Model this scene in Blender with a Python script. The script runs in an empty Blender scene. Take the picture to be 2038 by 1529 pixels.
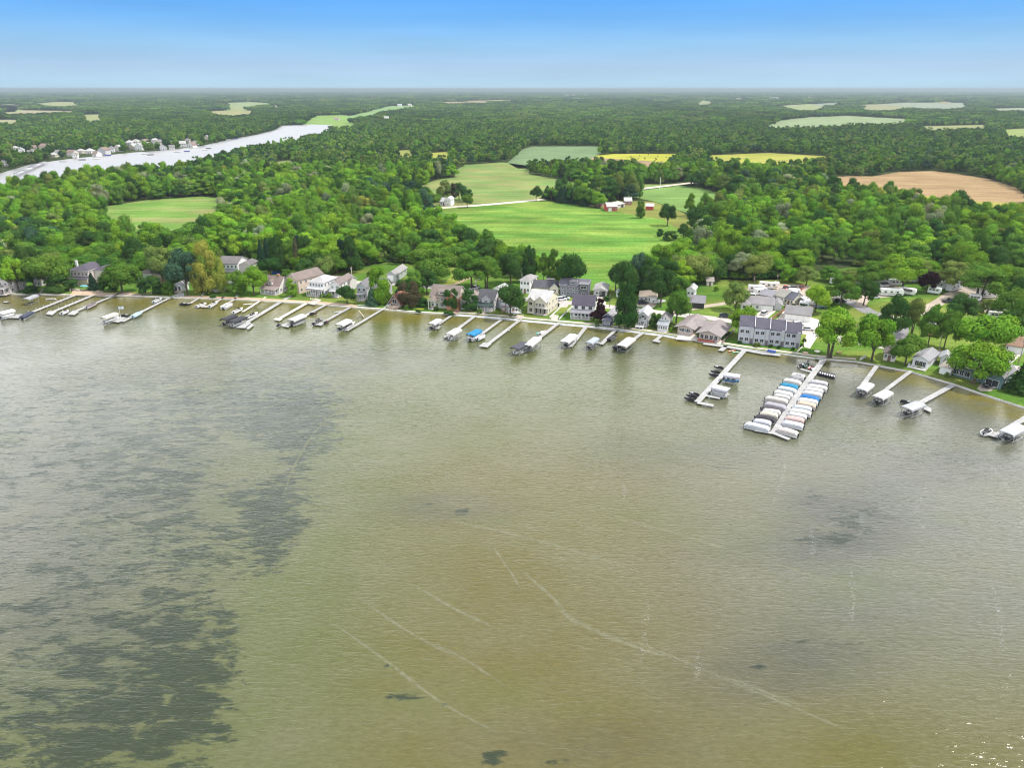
import bpy, math, random
import numpy as np
from mathutils import Vector, Matrix, noise
sin, cos, rad = math.sin, math.cos, math.radians
S = bpy.context.scene
COL = S.collection
RN = random.Random(11)

# ------------------------------------------------------------------ camera model (reference photograph 2038 x 1529)
F, CX, CY, CH, PT = 1415.0, 1019.0, 764.5, 85.0, rad(22.6)
GZ = 0.6                                             # height of the land above the lake


def P(x, y, z=0.0):
    "point of the place seen at photograph pixel x, y at height z"
    u = CY - y
    ry = F * cos(PT) + u * sin(PT)
    rz = -F * sin(PT) + u * cos(PT)
    t = (z - CH) / rz
    return Vector(((x - CX) * t, ry * t, z))


def G(x, y, dz=0.0):
    return P(x, y, GZ + dz)


def depth(x, y):
    p = P(x, y)
    return p.y * cos(PT) + CH * sin(PT)


def ppm(x, y):
    return F / depth(x, y)


def to_px(X, Y, Z=0.0):
    d = Y * cos(PT) - (Z - CH) * sin(PT)
    v = Y * sin(PT) + (Z - CH) * cos(PT)
    return CX + F * X / d, CY - F * v / d


# ------------------------------------------------------------------ materials
MATS = {}


def nodes(m):
    m.use_nodes = True
    n = m.node_tree.nodes
    n.clear()
    return n, m.node_tree.links


def mat(key, c, rough=0.7, var=0.12, scale=0.8, bump=0.0, bscale=4.0, metal=0.0, spec=0.3, stretch=(1, 1, 1), var2=0.0, scale2=0.08):
    if key in MATS:
        return MATS[key]
    m = bpy.data.materials.new(key)
    n, l = nodes(m)
    out = n.new('ShaderNodeOutputMaterial')
    b = n.new('ShaderNodeBsdfPrincipled')
    l.new(b.outputs[0], out.inputs[0])
    b.inputs['Roughness'].default_value = rough
    b.inputs['Metallic'].default_value = metal
    b.inputs['Specular IOR Level'].default_value = spec
    tc = n.new('ShaderNodeTexCoord')
    mp = n.new('ShaderNodeMapping')
    mp.inputs['Scale'].default_value = stretch
    l.new(tc.outputs['Object'], mp.inputs[0])
    nz = n.new('ShaderNodeTexNoise')
    nz.inputs['Scale'].default_value = scale
    nz.inputs['Detail'].default_value = 5
    nz.inputs['Roughness'].default_value = 0.65
    l.new(mp.outputs[0], nz.inputs['Vector'])
    r = n.new('ShaderNodeMapRange')
    r.inputs[1].default_value = 0.25
    r.inputs[2].default_value = 0.75
    r.inputs[3].default_value = 1 - var
    r.inputs[4].default_value = 1 + var
    l.new(nz.outputs['Fac'], r.inputs[0])
    fac = r.outputs[0]
    if var2:
        nz2 = n.new('ShaderNodeTexNoise')
        nz2.inputs['Scale'].default_value = scale2
        nz2.inputs['Detail'].default_value = 3
        l.new(tc.outputs['Object'], nz2.inputs['Vector'])
        r2 = n.new('ShaderNodeMapRange')
        r2.inputs[1].default_value = 0.3
        r2.inputs[2].default_value = 0.7
        r2.inputs[3].default_value = 1 - var2
        r2.inputs[4].default_value = 1 + var2
        l.new(nz2.outputs['Fac'], r2.inputs[0])
        mm = n.new('ShaderNodeMath')
        mm.operation = 'MULTIPLY'
        l.new(fac, mm.inputs[0])
        l.new(r2.outputs[0], mm.inputs[1])
        fac = mm.outputs[0]
    mx = n.new('ShaderNodeVectorMath')
    mx.operation = 'SCALE'
    mx.inputs[0].default_value = c[:3]
    l.new(fac, mx.inputs['Scale'])
    l.new(mx.outputs[0], b.inputs['Base Color'])
    if bump:
        nb = n.new('ShaderNodeTexNoise')
        nb.inputs['Scale'].default_value = bscale
        nb.inputs['Detail'].default_value = 3
        l.new(mp.outputs[0], nb.inputs['Vector'])
        bp = n.new('ShaderNodeBump')
        bp.inputs['Strength'].default_value = bump
        bp.inputs['Distance'].default_value = 0.1
        l.new(nb.outputs['Fac'], bp.inputs['Height'])
        l.new(bp.outputs[0], b.inputs['Normal'])
    MATS[key] = m
    return m


def hexc(c):
    return '%02x%02x%02x' % tuple(int(min(255, max(0, v * 255))) for v in c[:3])


def wallm(c):
    c = tuple(v * (.88 if v > .45 else 1) for v in c)
    return mat('siding_' + hexc(c), c, 0.75, 0.09, 0.7, 0.0, stretch=(0.4, 0.4, 2.5))


def roofm(c):
    c = tuple(v * .62 for v in c)
    return mat('shingle_' + hexc(c), c, 0.85, 0.16, 1.6, 0.5, 3.0, var2=0.12, scale2=0.25)


def paintm(c, rough=0.4):
    return mat('paint_%s_%d' % (hexc(c), rough * 100), c, rough, 0.05, 1.0, spec=0.5)


def fabm(c):
    c = tuple(v * (.7 if v > .2 else 1) for v in c)
    return mat('canvas_' + hexc(c), c, 0.7, 0.09, 0.9, 0.5, 1.2, var2=0.06, scale2=0.5)


WHITE = (0.74, 0.74, 0.75)
TRIM = paintm((0.62, 0.62, 0.62), 0.5)
GLASS = mat('window_glass', (0.025, 0.03, 0.037), 0.12, 0.3, 0.6, spec=0.6)
DARK = mat('dark_opening', (0.012, 0.012, 0.014), 0.8, 0.2)
DOCKM = mat('dock_board', (0.32, 0.315, 0.31), 0.75, 0.24, 1.5, 0.3, 6, var2=0.14, scale2=0.22)
DOCKW = mat('dock_board_weathered', (0.34, 0.31, 0.28), 0.8, 0.18, 1.5, 0.3, 6, var2=0.15, scale2=0.2)
STEEL = mat('galvanised_steel', (0.38, 0.39, 0.4), 0.45, 0.1, 2, metal=0.6)
ALU = mat('aluminium', (0.55, 0.56, 0.57), 0.4, 0.1, 2, metal=0.5)
BLACK = mat('black_plastic', (0.015, 0.015, 0.017), 0.45, 0.2, 2)
RUBBER = mat('tyre_rubber', (0.02, 0.02, 0.02), 0.8, 0.2, 3)
CONC = mat('concrete', (0.5, 0.47, 0.43), 0.85, 0.16, 0.6, 0.3, 3, var2=0.14, scale2=0.1)
WOODM = mat('wood_board', (0.25, 0.15, 0.09), 0.8, 0.25, 1.4, 0.3, 4)
BARK = mat('tree_bark', (0.075, 0.058, 0.043), 0.9, 0.3, 2.5, 0.6, 4)


# ------------------------------------------------------------------ mesh builder
class MB:
    def __init__(s):
        s.v, s.f, s.m = [], [], []

    def add(s, vs, fs, mi=0, M=None):
        o = len(s.v)
        for p in vs:
            p = Vector(p)
            s.v.append(tuple(M @ p) if M is not None else tuple(p))
        for f in fs:
            s.f.append([o + i for i in f])
            s.m.append(mi)
        return s

    def box(s, c, d, mi=0, M=None, taper=1.0):
        x, y, z = d[0] / 2, d[1] / 2, d[2] / 2
        a = taper
        vs = [(-x, -y, -z), (x, -y, -z), (x, y, -z), (-x, y, -z), (-x * a, -y * a, z), (x * a, -y * a, z), (x * a, y * a, z), (-x * a, y * a, z)]
        vs = [(p[0] + c[0], p[1] + c[1], p[2] + c[2]) for p in vs]
        return s.add(vs, [(0, 3, 2, 1), (4, 5, 6, 7), (0, 1, 5, 4), (1, 2, 6, 5), (2, 3, 7, 6), (3, 0, 4, 7)], mi, M)

    def prism(s, poly, h0, h1, axis='z', mi=0, cap=None, M=None):
        "extrude a 2D polygon; axis z: (x,y); y: (x,z) along y; x: (y,z) along x"
        n = len(poly)
        f = {'z': lambda p, h: (p[0], p[1], h), 'y': lambda p, h: (p[0], h, p[1]), 'x': lambda p, h: (h, p[0], p[1])}[axis]
        vs = [f(p, h0) for p in poly] + [f(p, h1) for p in poly]
        s.add(vs, [(i, (i + 1) % n, n + (i + 1) % n, n + i) for i in range(n)], mi, M)
        o = len(s.v) - 2 * n
        s.f += [[o + i for i in range(n)][::-1], [o + n + i for i in range(n)]]
        s.m += [mi if cap is None else cap] * 2
        return s

    def tube(s, a, b, r0, r1=None, k=8, mi=0, M=None):
        a, b = Vector(a), Vector(b)
        r1 = r0 if r1 is None else r1
        d = (b - a).normalized()
        u = d.orthogonal().normalized()
        w = d.cross(u)
        vs = []
        for p, r in ((a, r0), (b, r1)):
            for i in range(k):
                t = 2 * math.pi * i / k
                vs.append(p + (u * cos(t) + w * sin(t)) * r)
        s.add(vs, [(i, (i + 1) % k, k + (i + 1) % k, k + i) for i in range(k)] + [tuple(range(k))[::-1], tuple(range(k, 2 * k))], mi, M)
        return s

    def loft(s, rings, closed=True, caps=True, mi=0, M=None):
        n = len(rings[0])
        vs = [p for r in rings for p in r]
        fs = []
        for a in range(len(rings) - 1):
            for i in range(n if closed else n - 1):
                j = (i + 1) % n
                fs.append((a * n + i, a * n + j, (a + 1) * n + j, (a + 1) * n + i))
        if caps:
            fs += [tuple(range(n))[::-1], tuple(range((len(rings) - 1) * n, len(rings) * n))]
        return s.add(vs, fs, mi, M)

    def blob(s, c, r, k=8, q=5, mi=0, jit=0.0, rng=None):
        rings = []
        for a in range(q + 1):
            t = math.pi * a / q
            ring = []
            for i in range(k):
                p = 2 * math.pi * i / k
                j = 1 + (rng.uniform(-jit, jit) if rng else 0)
                ring.append((c[0] + r[0] * sin(t) * cos(p) * j, c[1] + r[1] * sin(t) * sin(p) * j, c[2] - r[2] * cos(t) * j))
            rings.append(ring)
        return s.loft(rings, True, False, mi)

    def mesh(s, name, mats, smooth=False):
        me = bpy.data.meshes.new(name)
        me.from_pydata(s.v, [], s.f)
        for m in (mats if isinstance(mats, (list, tuple)) else [mats]):
            me.materials.append(m)
        me.polygons.foreach_set('material_index', s.m)
        if smooth:
            me.polygons.foreach_set('use_smooth', [True] * len(s.f))
        me.update()
        return me

    def obj(s, name, mats, parent=None, smooth=False, loc=None, rz=0):
        return link(name, s.mesh(name, mats, smooth), parent, loc, rz)


def link(name, data, parent=None, loc=None, rz=0.0, scale=None):
    o = bpy.data.objects.new(name, data)
    COL.objects.link(o)
    if parent is not None:
        o.parent = parent
    if loc is not None:
        o.location = loc
    if rz:
        o.rotation_euler = (0, 0, rz)
    if scale is not None:
        o.scale = scale
    return o


def tag(o, label=None, cat=None, group=None, kind=None):
    if label:
        o['label'] = label
    if cat:
        o['category'] = cat
    if group:
        o['group'] = group
    if kind:
        o['kind'] = kind
    return o


def thing(name, label, cat, loc=(0, 0, 0), rz=0.0, group=None):
    return tag(link(name, None, None, loc, rz), label, cat, group)


def dup(root, loc, rz, label, group=None):
    r = root.copy()
    COL.objects.link(r)
    r.location = loc
    r.rotation_euler = (0, 0, rz)
    r['label'] = label
    if group:
        r['group'] = group
    for ch in list(root.children):
        c = ch.copy()
        COL.objects.link(c)
        c.parent = r
        for g in ch.children:
            d = g.copy()
            COL.objects.link(d)
            d.parent = c
    return r


def sheet(name, pts, z, m, kind='structure', label=None, cat=None):
    "flat polygon on the ground from pixel points"
    mb = MB()
    vs = [G(x, y) for x, y in pts]
    vs = [(p.x, p.y, GZ + z) for p in vs]
    a = sum(vs[i][0] * vs[(i + 1) % len(vs)][1] - vs[(i + 1) % len(vs)][0] * vs[i][1] for i in range(len(vs)))
    mb.add(vs if a > 0 else vs[::-1], [tuple(range(len(vs)))])
    return tag(mb.obj(name, m), label, cat, kind=kind)


def strip_pts(pts, w):
    "left and right offsets of a polyline"
    out = []
    for i, p in enumerate(pts):
        a = pts[max(0, i - 1)]
        b = pts[min(len(pts) - 1, i + 1)]
        d = Vector((b[0] - a[0], b[1] - a[1])).normalized()
        ww = w[i] if isinstance(w, (list, tuple)) else w
        out.append(((p[0] - d.y * ww / 2, p[1] + d.x * ww / 2), (p[0] + d.y * ww / 2, p[1] - d.x * ww / 2)))
    return out


def smooth_path(pts, k=5):
    out = []
    for i in range(len(pts) - 1):
        p0, p1, p2, p3 = pts[max(0, i - 1)], pts[i], pts[i + 1], pts[min(len(pts) - 1, i + 2)]
        for j in range(k):
            t = j / k
            out.append(tuple(0.5 * ((2 * p1[c]) + (-p0[c] + p2[c]) * t + (2 * p0[c] - 5 * p1[c] + 4 * p2[c] - p3[c]) * t * t + (-p0[c] + 3 * p1[c] - 3 * p2[c] + p3[c]) * t ** 3) for c in range(2)))
    out.append(tuple(pts[-1]))
    return out


def road(name, pts, w, z, m, label=None):
    w2 = [(G(x, y).x, G(x, y).y) for x, y in pts]
    w2 = smooth_path(w2)
    st = strip_pts(w2, w)
    mb = MB()
    for i in range(len(st) - 1):
        (a, b), (c, d) = st[i], st[i + 1]
        mb.add([(a[0], a[1], GZ + z), (b[0], b[1], GZ + z), (d[0], d[1], GZ + z), (c[0], c[1], GZ + z)], [(0, 1, 2, 3)])
    return tag(mb.obj(name, m), label, kind='structure')

# ------------------------------------------------------------------ lake, land, fields, roads
SH = [(-700, 578), (-200, 584), (-60, 586), (10, 587), (78, 587), (137, 589), (190, 589.5), (239, 590), (278, 591), (347, 594), (419, 596), (478, 598), (556, 603), (609, 605.6), (658, 609.5),
      (707, 614), (779, 619), (818, 623), (867, 626), (905, 627), (949, 630), (1008, 635), (1047, 639), (1113, 645), (1180, 651), (1240, 657.5), (1280, 663), (1327, 669), (1379, 679),
      (1438, 689), (1477, 695.5), (1552, 705.5), (1622, 715), (1705, 722), (1744, 729), (1811, 742), (1851, 753.5), (1898, 767), (1938, 781), (1988, 798), (2035, 813), (2100, 836), (2300, 905)]
SHW = [P(x, y) for x, y in SH]


def smoothstep(a, b, x):
    t = np.clip((x - a) / (b - a), 0, 1)
    return t * t * (3 - 2 * t)


def lake():
    xs = np.concatenate([[-4000, -1500, -700, -400], np.arange(-300, 300, 1.6), [400, 700, 1500, 4000]])
    ys = np.concatenate([[-3000, -800, -200, 0], np.arange(52, 320, 1.6), [340]])
    X, Y = np.meshgrid(xs, ys)
    d = Y * cos(PT) + CH * sin(PT)
    v = Y * sin(PT) - CH * cos(PT)
    d = np.maximum(d, 5)
    x, y = CX + F * X / d, CY - F * v / d
    # weed beds growing on the lake floor
    bx = np.interp(y, [640, 840, 880, 1000, 1120, 1220, 1420, 1529, 1800], [760, 715, 695, 650, 610, 555, 490, 450, 380])
    edge = smoothstep(75, -120, x - bx)
    fade = smoothstep(-620, -150, x - bx)
    ymask = smoothstep(640, 800, y)
    weed = edge * ymask * (0.30 + 0.06 * fade)
    for cx, cy, rx, ry, am in [(610, 850, 140, 80, .13), (570, 1015, 110, 55, .14), (560, 1090, 60, 60, .12), (340, 1360, 190, 140, .09), (430, 1440, 80, 120, .07), (320, 930, 170, 120, .06), (120, 1480, 170, 90, .1),
                               (120, 1080, 200, 60, -.02), (480, 920, 80, 50, -.24), (470, 1180, 70, 30, -.12), (420, 1010, 60, 30, -.12),
                               (815, 1390, 62, 13, .52), (875, 1408, 22, 9, .45), (770, 1330, 14, 8, .5), (705, 1402, 10, 6, .4), (985, 1508, 36, 22, .5), (1100, 1520, 40, 20, .38), (925, 1022, 26, 10, .36), (870, 1005, 70, 18, .26),
                               (1700, 1030, 110, 40, .34), (1640, 1080, 110, 20, .32), (1600, 990, 80, 25, .22), (1505, 1330, 26, 12, .42), (1480, 1440, 70, 14, .3), (1650, 1290, 140, 50, .26), (1440, 930, 40, 14, .24), (1260, 1180, 30, 40, .2),
                               (1890, 910, 120, 30, .2), (700, 700, 160, 26, .18)]:
        q = ((x - cx) / rx) ** 2 + ((y - cy) / ry) ** 2
        weed = weed + am * np.exp(-q ** 1.5)
    # distance to the shore gives the shallows
    sx = np.array([p.x for p in SHW])
    sy = np.array([p.y for p in SHW])
    dist = np.full(X.shape, 1e9)
    for i in range(len(sx) - 1):
        ax, ay, bx2, by2 = sx[i], sy[i], sx[i + 1], sy[i + 1]
        l2 = (bx2 - ax) ** 2 + (by2 - ay) ** 2
        t = np.clip(((X - ax) * (bx2 - ax) + (Y - ay) * (by2 - ay)) / l2, 0, 1)
        dist = np.minimum(dist, np.hypot(X - ax - t * (bx2 - ax), Y - ay - t * (by2 - ay)))
    wid = np.interp(x, [0, 500, 800, 1100, 1500, 2038], [38, 34, 24, 17, 12, 20])
    shallow = smoothstep(1.0, 0.15, dist / wid)
    brown = np.clip(smoothstep(560, 1000, x + 0.16 * (y - 1100)) * smoothstep(740, 1000, y) * (1 - 0.3 * smoothstep(1250, 1900, x)), 0, 1)
    grey = np.clip(smoothstep(1050, 1800, x) * smoothstep(1529, 1150, y) + smoothstep(650, -100, x) * smoothstep(1500, 1050, y), 0, 1)
    dark_zone = np.zeros(X.shape)                             # soft areas of darker grey
    for cx, cy, rx, ry, am in [(1680, 1030, 130, 75, .5), (1600, 1090, 160, 45, .25), (680, 715, 260, 34, .4), (480, 780, 260, 60, .25), (1900, 925, 150, 40, .3), (1500, 1340, 190, 70, .3), (1660, 1270, 170, 70, .3), (880, 1012, 150, 32, .3), (330, 900, 300, 170, .3), (150, 1250, 260, 260, .35), (1250, 700, 160, 26, .2), (1350, 900, 240, 40, .2), (1180, 1480, 260, 60, .2)]:
        q = ((x - cx) / rx) ** 2 + ((y - cy) / ry) ** 2
        dark_zone += am * np.exp(-q ** 1.3)
    dark_zone = np.clip(dark_zone, 0, .8)
    nx, ny = len(xs), len(ys)
    vs = np.stack([X.ravel(), Y.ravel(), np.zeros(X.size)], 1)
    ii = np.arange(nx * ny).reshape(ny, nx)
    fs = np.stack([ii[:-1, :-1].ravel(), ii[:-1, 1:].ravel(), ii[1:, 1:].ravel(), ii[1:, :-1].ravel()], 1)
    me = bpy.data.meshes.new('lake')
    me.vertices.add(len(vs))
    me.vertices.foreach_set('co', vs.ravel())
    me.loops.add(fs.size)
    me.loops.foreach_set('vertex_index', fs.ravel())
    me.polygons.add(len(fs))
    me.polygons.foreach_set('loop_start', np.arange(0, fs.size, 4))
    me.update()
    me.validate()
    for nm, arr in (('weed', weed), ('shallow', shallow), ('brown', brown), ('grey', grey), ('dark_zone', dark_zone)):
        a = me.attributes.new(nm, 'FLOAT', 'POINT')
        a.data.foreach_set('value', arr.ravel().astype(np.float32))
    m = bpy.data.materials.new('lake_water')
    n, l = nodes(m)
    out = n.new('ShaderNodeOutputMaterial')
    b = n.new('ShaderNodeBsdfPrincipled')
    l.new(b.outputs[0], out.inputs[0])
    b.inputs['Roughness'].default_value = 0.13
    b.inputs['IOR'].default_value = 1.333
    tc = n.new('ShaderNodeTexCoord')

    def attr(nm):
        a = n.new('ShaderNodeAttribute')
        a.attribute_name = nm
        return a.outputs['Fac']

    def nz(scale, det=4, stretch=(1, 1, 1), rot=0.0, rough=0.55, dist=0.0):
        mp = n.new('ShaderNodeMapping')
        mp.inputs['Scale'].default_value = stretch
        mp.inputs['Rotation'].default_value = (0, 0, rot)
        l.new(tc.outputs['Object'], mp.inputs[0])
        t = n.new('ShaderNodeTexNoise')
        t.inputs['Scale'].default_value = scale
        t.inputs['Detail'].default_value = det
        t.inputs['Roughness'].default_value = rough
        t.inputs['Distortion'].default_value = dist
        l.new(mp.outputs[0], t.inputs['Vector'])
        return t.outputs['Fac']

    def rng(v, a, b2, c, d2, smooth=False):
        r = n.new('ShaderNodeMapRange')
        if smooth:
            r.interpolation_type = 'SMOOTHSTEP'
        l.new(v, r.inputs[0])
        for i, q in enumerate((a, b2, c, d2)):
            r.inputs[i + 1].default_value = q
        return r.outputs[0]

    def math2(op, a, b2):
        t = n.new('ShaderNodeMath')
        t.operation = op
        for i, q in enumerate((a, b2)):
            if isinstance(q, (int, float)):
                t.inputs[i].default_value = q
            else:
                l.new(q, t.inputs[i])
        return t.outputs[0]

    def mixc(f, a, b2):
        t = n.new('ShaderNodeMix')
        t.data_type = 'RGBA'
        if isinstance(f, (int, float)):
            t.inputs[0].default_value = f
        else:
            l.new(f, t.inputs[0])
        for i, q in ((6, a), (7, b2)):
            if isinstance(q, tuple):
                t.inputs[i].default_value = (*q, 1)
            else:
                l.new(q, t.inputs[i])
        return t.outputs[2]
    sand = mixc(attr('brown'), LK['green'], LK['brown'])
    sand = mixc(attr('grey'), sand, LK['grey'])
    sand = mixc(rng(nz(0.05, 5), .3, .7, 0, .55), sand, LK['pale'])
    sand = mixc(rng(nz(0.9, 6, (.7, 1.8, 1), .1, .75), .35, .7, 0, .6), sand, LK['bed_ripple'])  # bed mottling that also paints ripple light and dark into the colour
    sand = mixc(rng(nz(0.025, 6, (1, 1.7, 1), -.5, .6), .52, .72, 0, .45), sand, LK['green'])
    sand = mixc(math2('MULTIPLY', attr('dark_zone'), rng(nz(.06, 6, (.7, 1.6, 1), -.2, .65), .3, .65, .35, 1.35)), sand, LK['dark_zone'])
    sand = mixc(math2('MULTIPLY', attr('shallow'), rng(nz(0.09, 5, (1, 1.4, 1), .2, .65), .3, .6, .25, 1)), sand, LK['shallow'])
    wn = math2('ADD', math2('MULTIPLY', rng(nz(0.17, 8, (.75, 1.9, 1), -.22, .72, .4), .25, .75, .08, .92), .72), math2('MULTIPLY', rng(nz(.7, 6, (.5, 1.7, 1), -.3, .7, .3), .25, .75, 0, 1), .28))
    thr = math2('SUBTRACT', math2('ADD', wn, attr('weed')), 0.86)
    wf = rng(thr, -.07, .09, 0, .84, True)
    bed = mixc(wf, sand, mixc(nz(0.5, 4), LK['weed'], LK['weed2']))
    l.new(bed, b.inputs['Base Color'])
    # ripples: long crests lying across the wind
    h1 = nz(1.05, 3, (.26, 1, 1), .05, .55, .25)
    h2 = nz(2.6, 3, (.36, 1, 1), -.12, .6, .2)
    h3 = nz(.22, 2, (.5, 1, 1), .25, .5)
    h1 = math2('SUBTRACT', 1, math2('ABSOLUTE', math2('SUBTRACT', math2('MULTIPLY', h1, 2), 1), 0))
    h = math2('ADD', math2('MULTIPLY', h1, LK['w1']), math2('ADD', math2('MULTIPLY', h2, LK['w2']), math2('MULTIPLY', h3, .7)))
    amp = rng(nz(.02, 4, (1, 1.5, 1), -.3), .3, .7, .55, 1.3)
    h = math2('MULTIPLY', h, amp)
    bp = n.new('ShaderNodeBump')
    bp.inputs['Strength'].default_value = 1
    bp.inputs['Distance'].default_value = LK['wave']
    l.new(h, bp.inputs['Height'])
    l.new(bp.outputs[0], b.inputs['Normal'])
    me.materials.append(m)
    return tag(link('lake', me), kind='structure')


LK = dict(dark_zone=(.034, .036, .036), grey=(.112, .115, .102), green=(.076, .092, .028), brown=(.1, .083, .022), pale=(.13, .126, .076), bed_ripple=(.05, .048, .014), shallow=(.118, .102, .014), weed=(.01, .018, .012), weed2=(.024, .034, .02), w1=1.0, w2=.33, wave=.11)
lake()

# land: strips running from the shoreline to the horizon
FARY = 31000.0


def land():
    pts = [(-3200, 420)] + [(p.x, p.y) for p in SHW] + [(230, 120), (420, 60), (900, -60), (3200, -400)]
    rows = [0, .0006, .004, .02, .08, .3, 1]
    mb = MB()
    n = len(pts)
    far = [((i / (n - 1) - .5) * 62000, FARY) for i in range(n)]
    vs = [(x, y, -1.0) for x, y in pts]
    for r in rows:
        for i in range(n):
            a, b = pts[i], far[i]
            vs.append((a[0] + (b[0] - a[0]) * r, a[1] + (b[1] - a[1]) * r, GZ))
    fs = []
    for r in range(len(rows)):
        for i in range(n - 1):
            fs.append((r * n + i, r * n + i + 1, (r + 1) * n + i + 1, (r + 1) * n + i))
    mb.add(vs, fs)
    m = mat('forest_floor', (.04, .055, .022), .95, .3, .08, var2=.3, scale2=.008, spec=0)
    return tag(mb.obj('ground', m), kind='structure')


land()


def hills():
    mb = MB()
    for yy, seed in ((24500, 1.3), (28500, 7.7)):
        n = 160
        xs = [-30500 + 61000 * i / n for i in range(n + 1)]
        hs = [min(90, max(22, (46 if yy < 26000 else 74) + 20 * noise.noise(Vector((x * .00016, seed, 0))) + 9 * noise.noise(Vector((x * .0009, seed, 2))))) for x in xs]
        vs = [(x, yy - 1200, GZ - .5) for x in xs] + [(x, yy, h) for x, h in zip(xs, hs)] + [(x, yy + 1200, GZ - .5) for x in xs]
        k = n + 1
        mb.add(vs, [(r * k + i, r * k + i + 1, (r + 1) * k + i + 1, (r + 1) * k + i) for r in range(2) for i in range(n)])
    return tag(mb.obj('hills', mat('far_wood', (.05, .075, .03), .95, .3, .004, var2=.25, scale2=.0006, spec=0)), kind='structure')


hills()


def cropm(key, c, rot=0.0, rows=.35, var=.13, dry=None, dryf=.5, spec=0):
    m = bpy.data.materials.new(key)
    n, l = nodes(m)
    out = n.new('ShaderNodeOutputMaterial')
    b = n.new('ShaderNodeBsdfPrincipled')
    b.inputs['Roughness'].default_value = .9
    b.inputs['Specular IOR Level'].default_value = spec
    l.new(b.outputs[0], out.inputs[0])
    tc = n.new('ShaderNodeTexCoord')
    fac = None
    for sc, st, am in ((rows, (.03, 1, 1), var), (.02, (1, 1, 1), var * 1.2), (.9, (1, 1, 1), var * 1.1), (.11, (.25, 1, 1), var)):
        mp = n.new('ShaderNodeMapping')
        mp.inputs['Rotation'].default_value = (0, 0, rot)
        mp.inputs['Scale'].default_value = st
        l.new(tc.outputs['Object'], mp.inputs[0])
        t = n.new('ShaderNodeTexNoise')
        t.inputs['Scale'].default_value = sc
        t.inputs['Detail'].default_value = 4
        l.new(mp.outputs[0], t.inputs['Vector'])
        r = n.new('ShaderNodeMapRange')
        for i, q in enumerate((.28, .72, 1 - am, 1 + am)):
            r.inputs[i + 1].default_value = q
        l.new(t.outputs['Fac'], r.inputs[0])
        if fac is None:
            fac = r.outputs[0]
        else:
            q = n.new('ShaderNodeMath')
            q.operation = 'MULTIPLY'
            l.new(fac, q.inputs[0])
            l.new(r.outputs[0], q.inputs[1])
            fac = q.outputs[0]
    col = n.new('ShaderNodeRGB')
    col.outputs[0].default_value = (c[0] * .84, c[1] * .82, c[2] * .84, 1)
    src = col.outputs[0]
    if dry:
        t = n.new('ShaderNodeTexNoise')
        t.inputs['Scale'].default_value = .045
        t.inputs['Detail'].default_value = 6
        mp = n.new('ShaderNodeMapping')
        mp.inputs['Rotation'].default_value = (0, 0, rot)
        mp.inputs['Scale'].default_value = (.45, 1, 1)
        l.new(tc.outputs['Object'], mp.inputs[0])
        l.new(mp.outputs[0], t.inputs['Vector'])
        r = n.new('ShaderNodeMapRange')
        for i, q in enumerate((.42, .66, 0, dryf)):
            r.inputs[i + 1].default_value = q
        l.new(t.outputs['Fac'], r.inputs[0])
        x = n.new('ShaderNodeMix')
        x.data_type = 'RGBA'
        l.new(r.outputs[0], x.inputs[0])
        l.new(src, x.inputs[6])
        x.inputs[7].default_value = (dry[0] * .85, dry[1] * .84, dry[2] * .85, 1)
        src = x.outputs[2]
    mx = n.new('ShaderNodeVectorMath')
    mx.operation = 'SCALE'
    l.new(src, mx.inputs[0])
    l.new(fac, mx.inputs['Scale'])
    l.new(mx.outputs[0], b.inputs['Base Color'])
    return m


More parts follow.
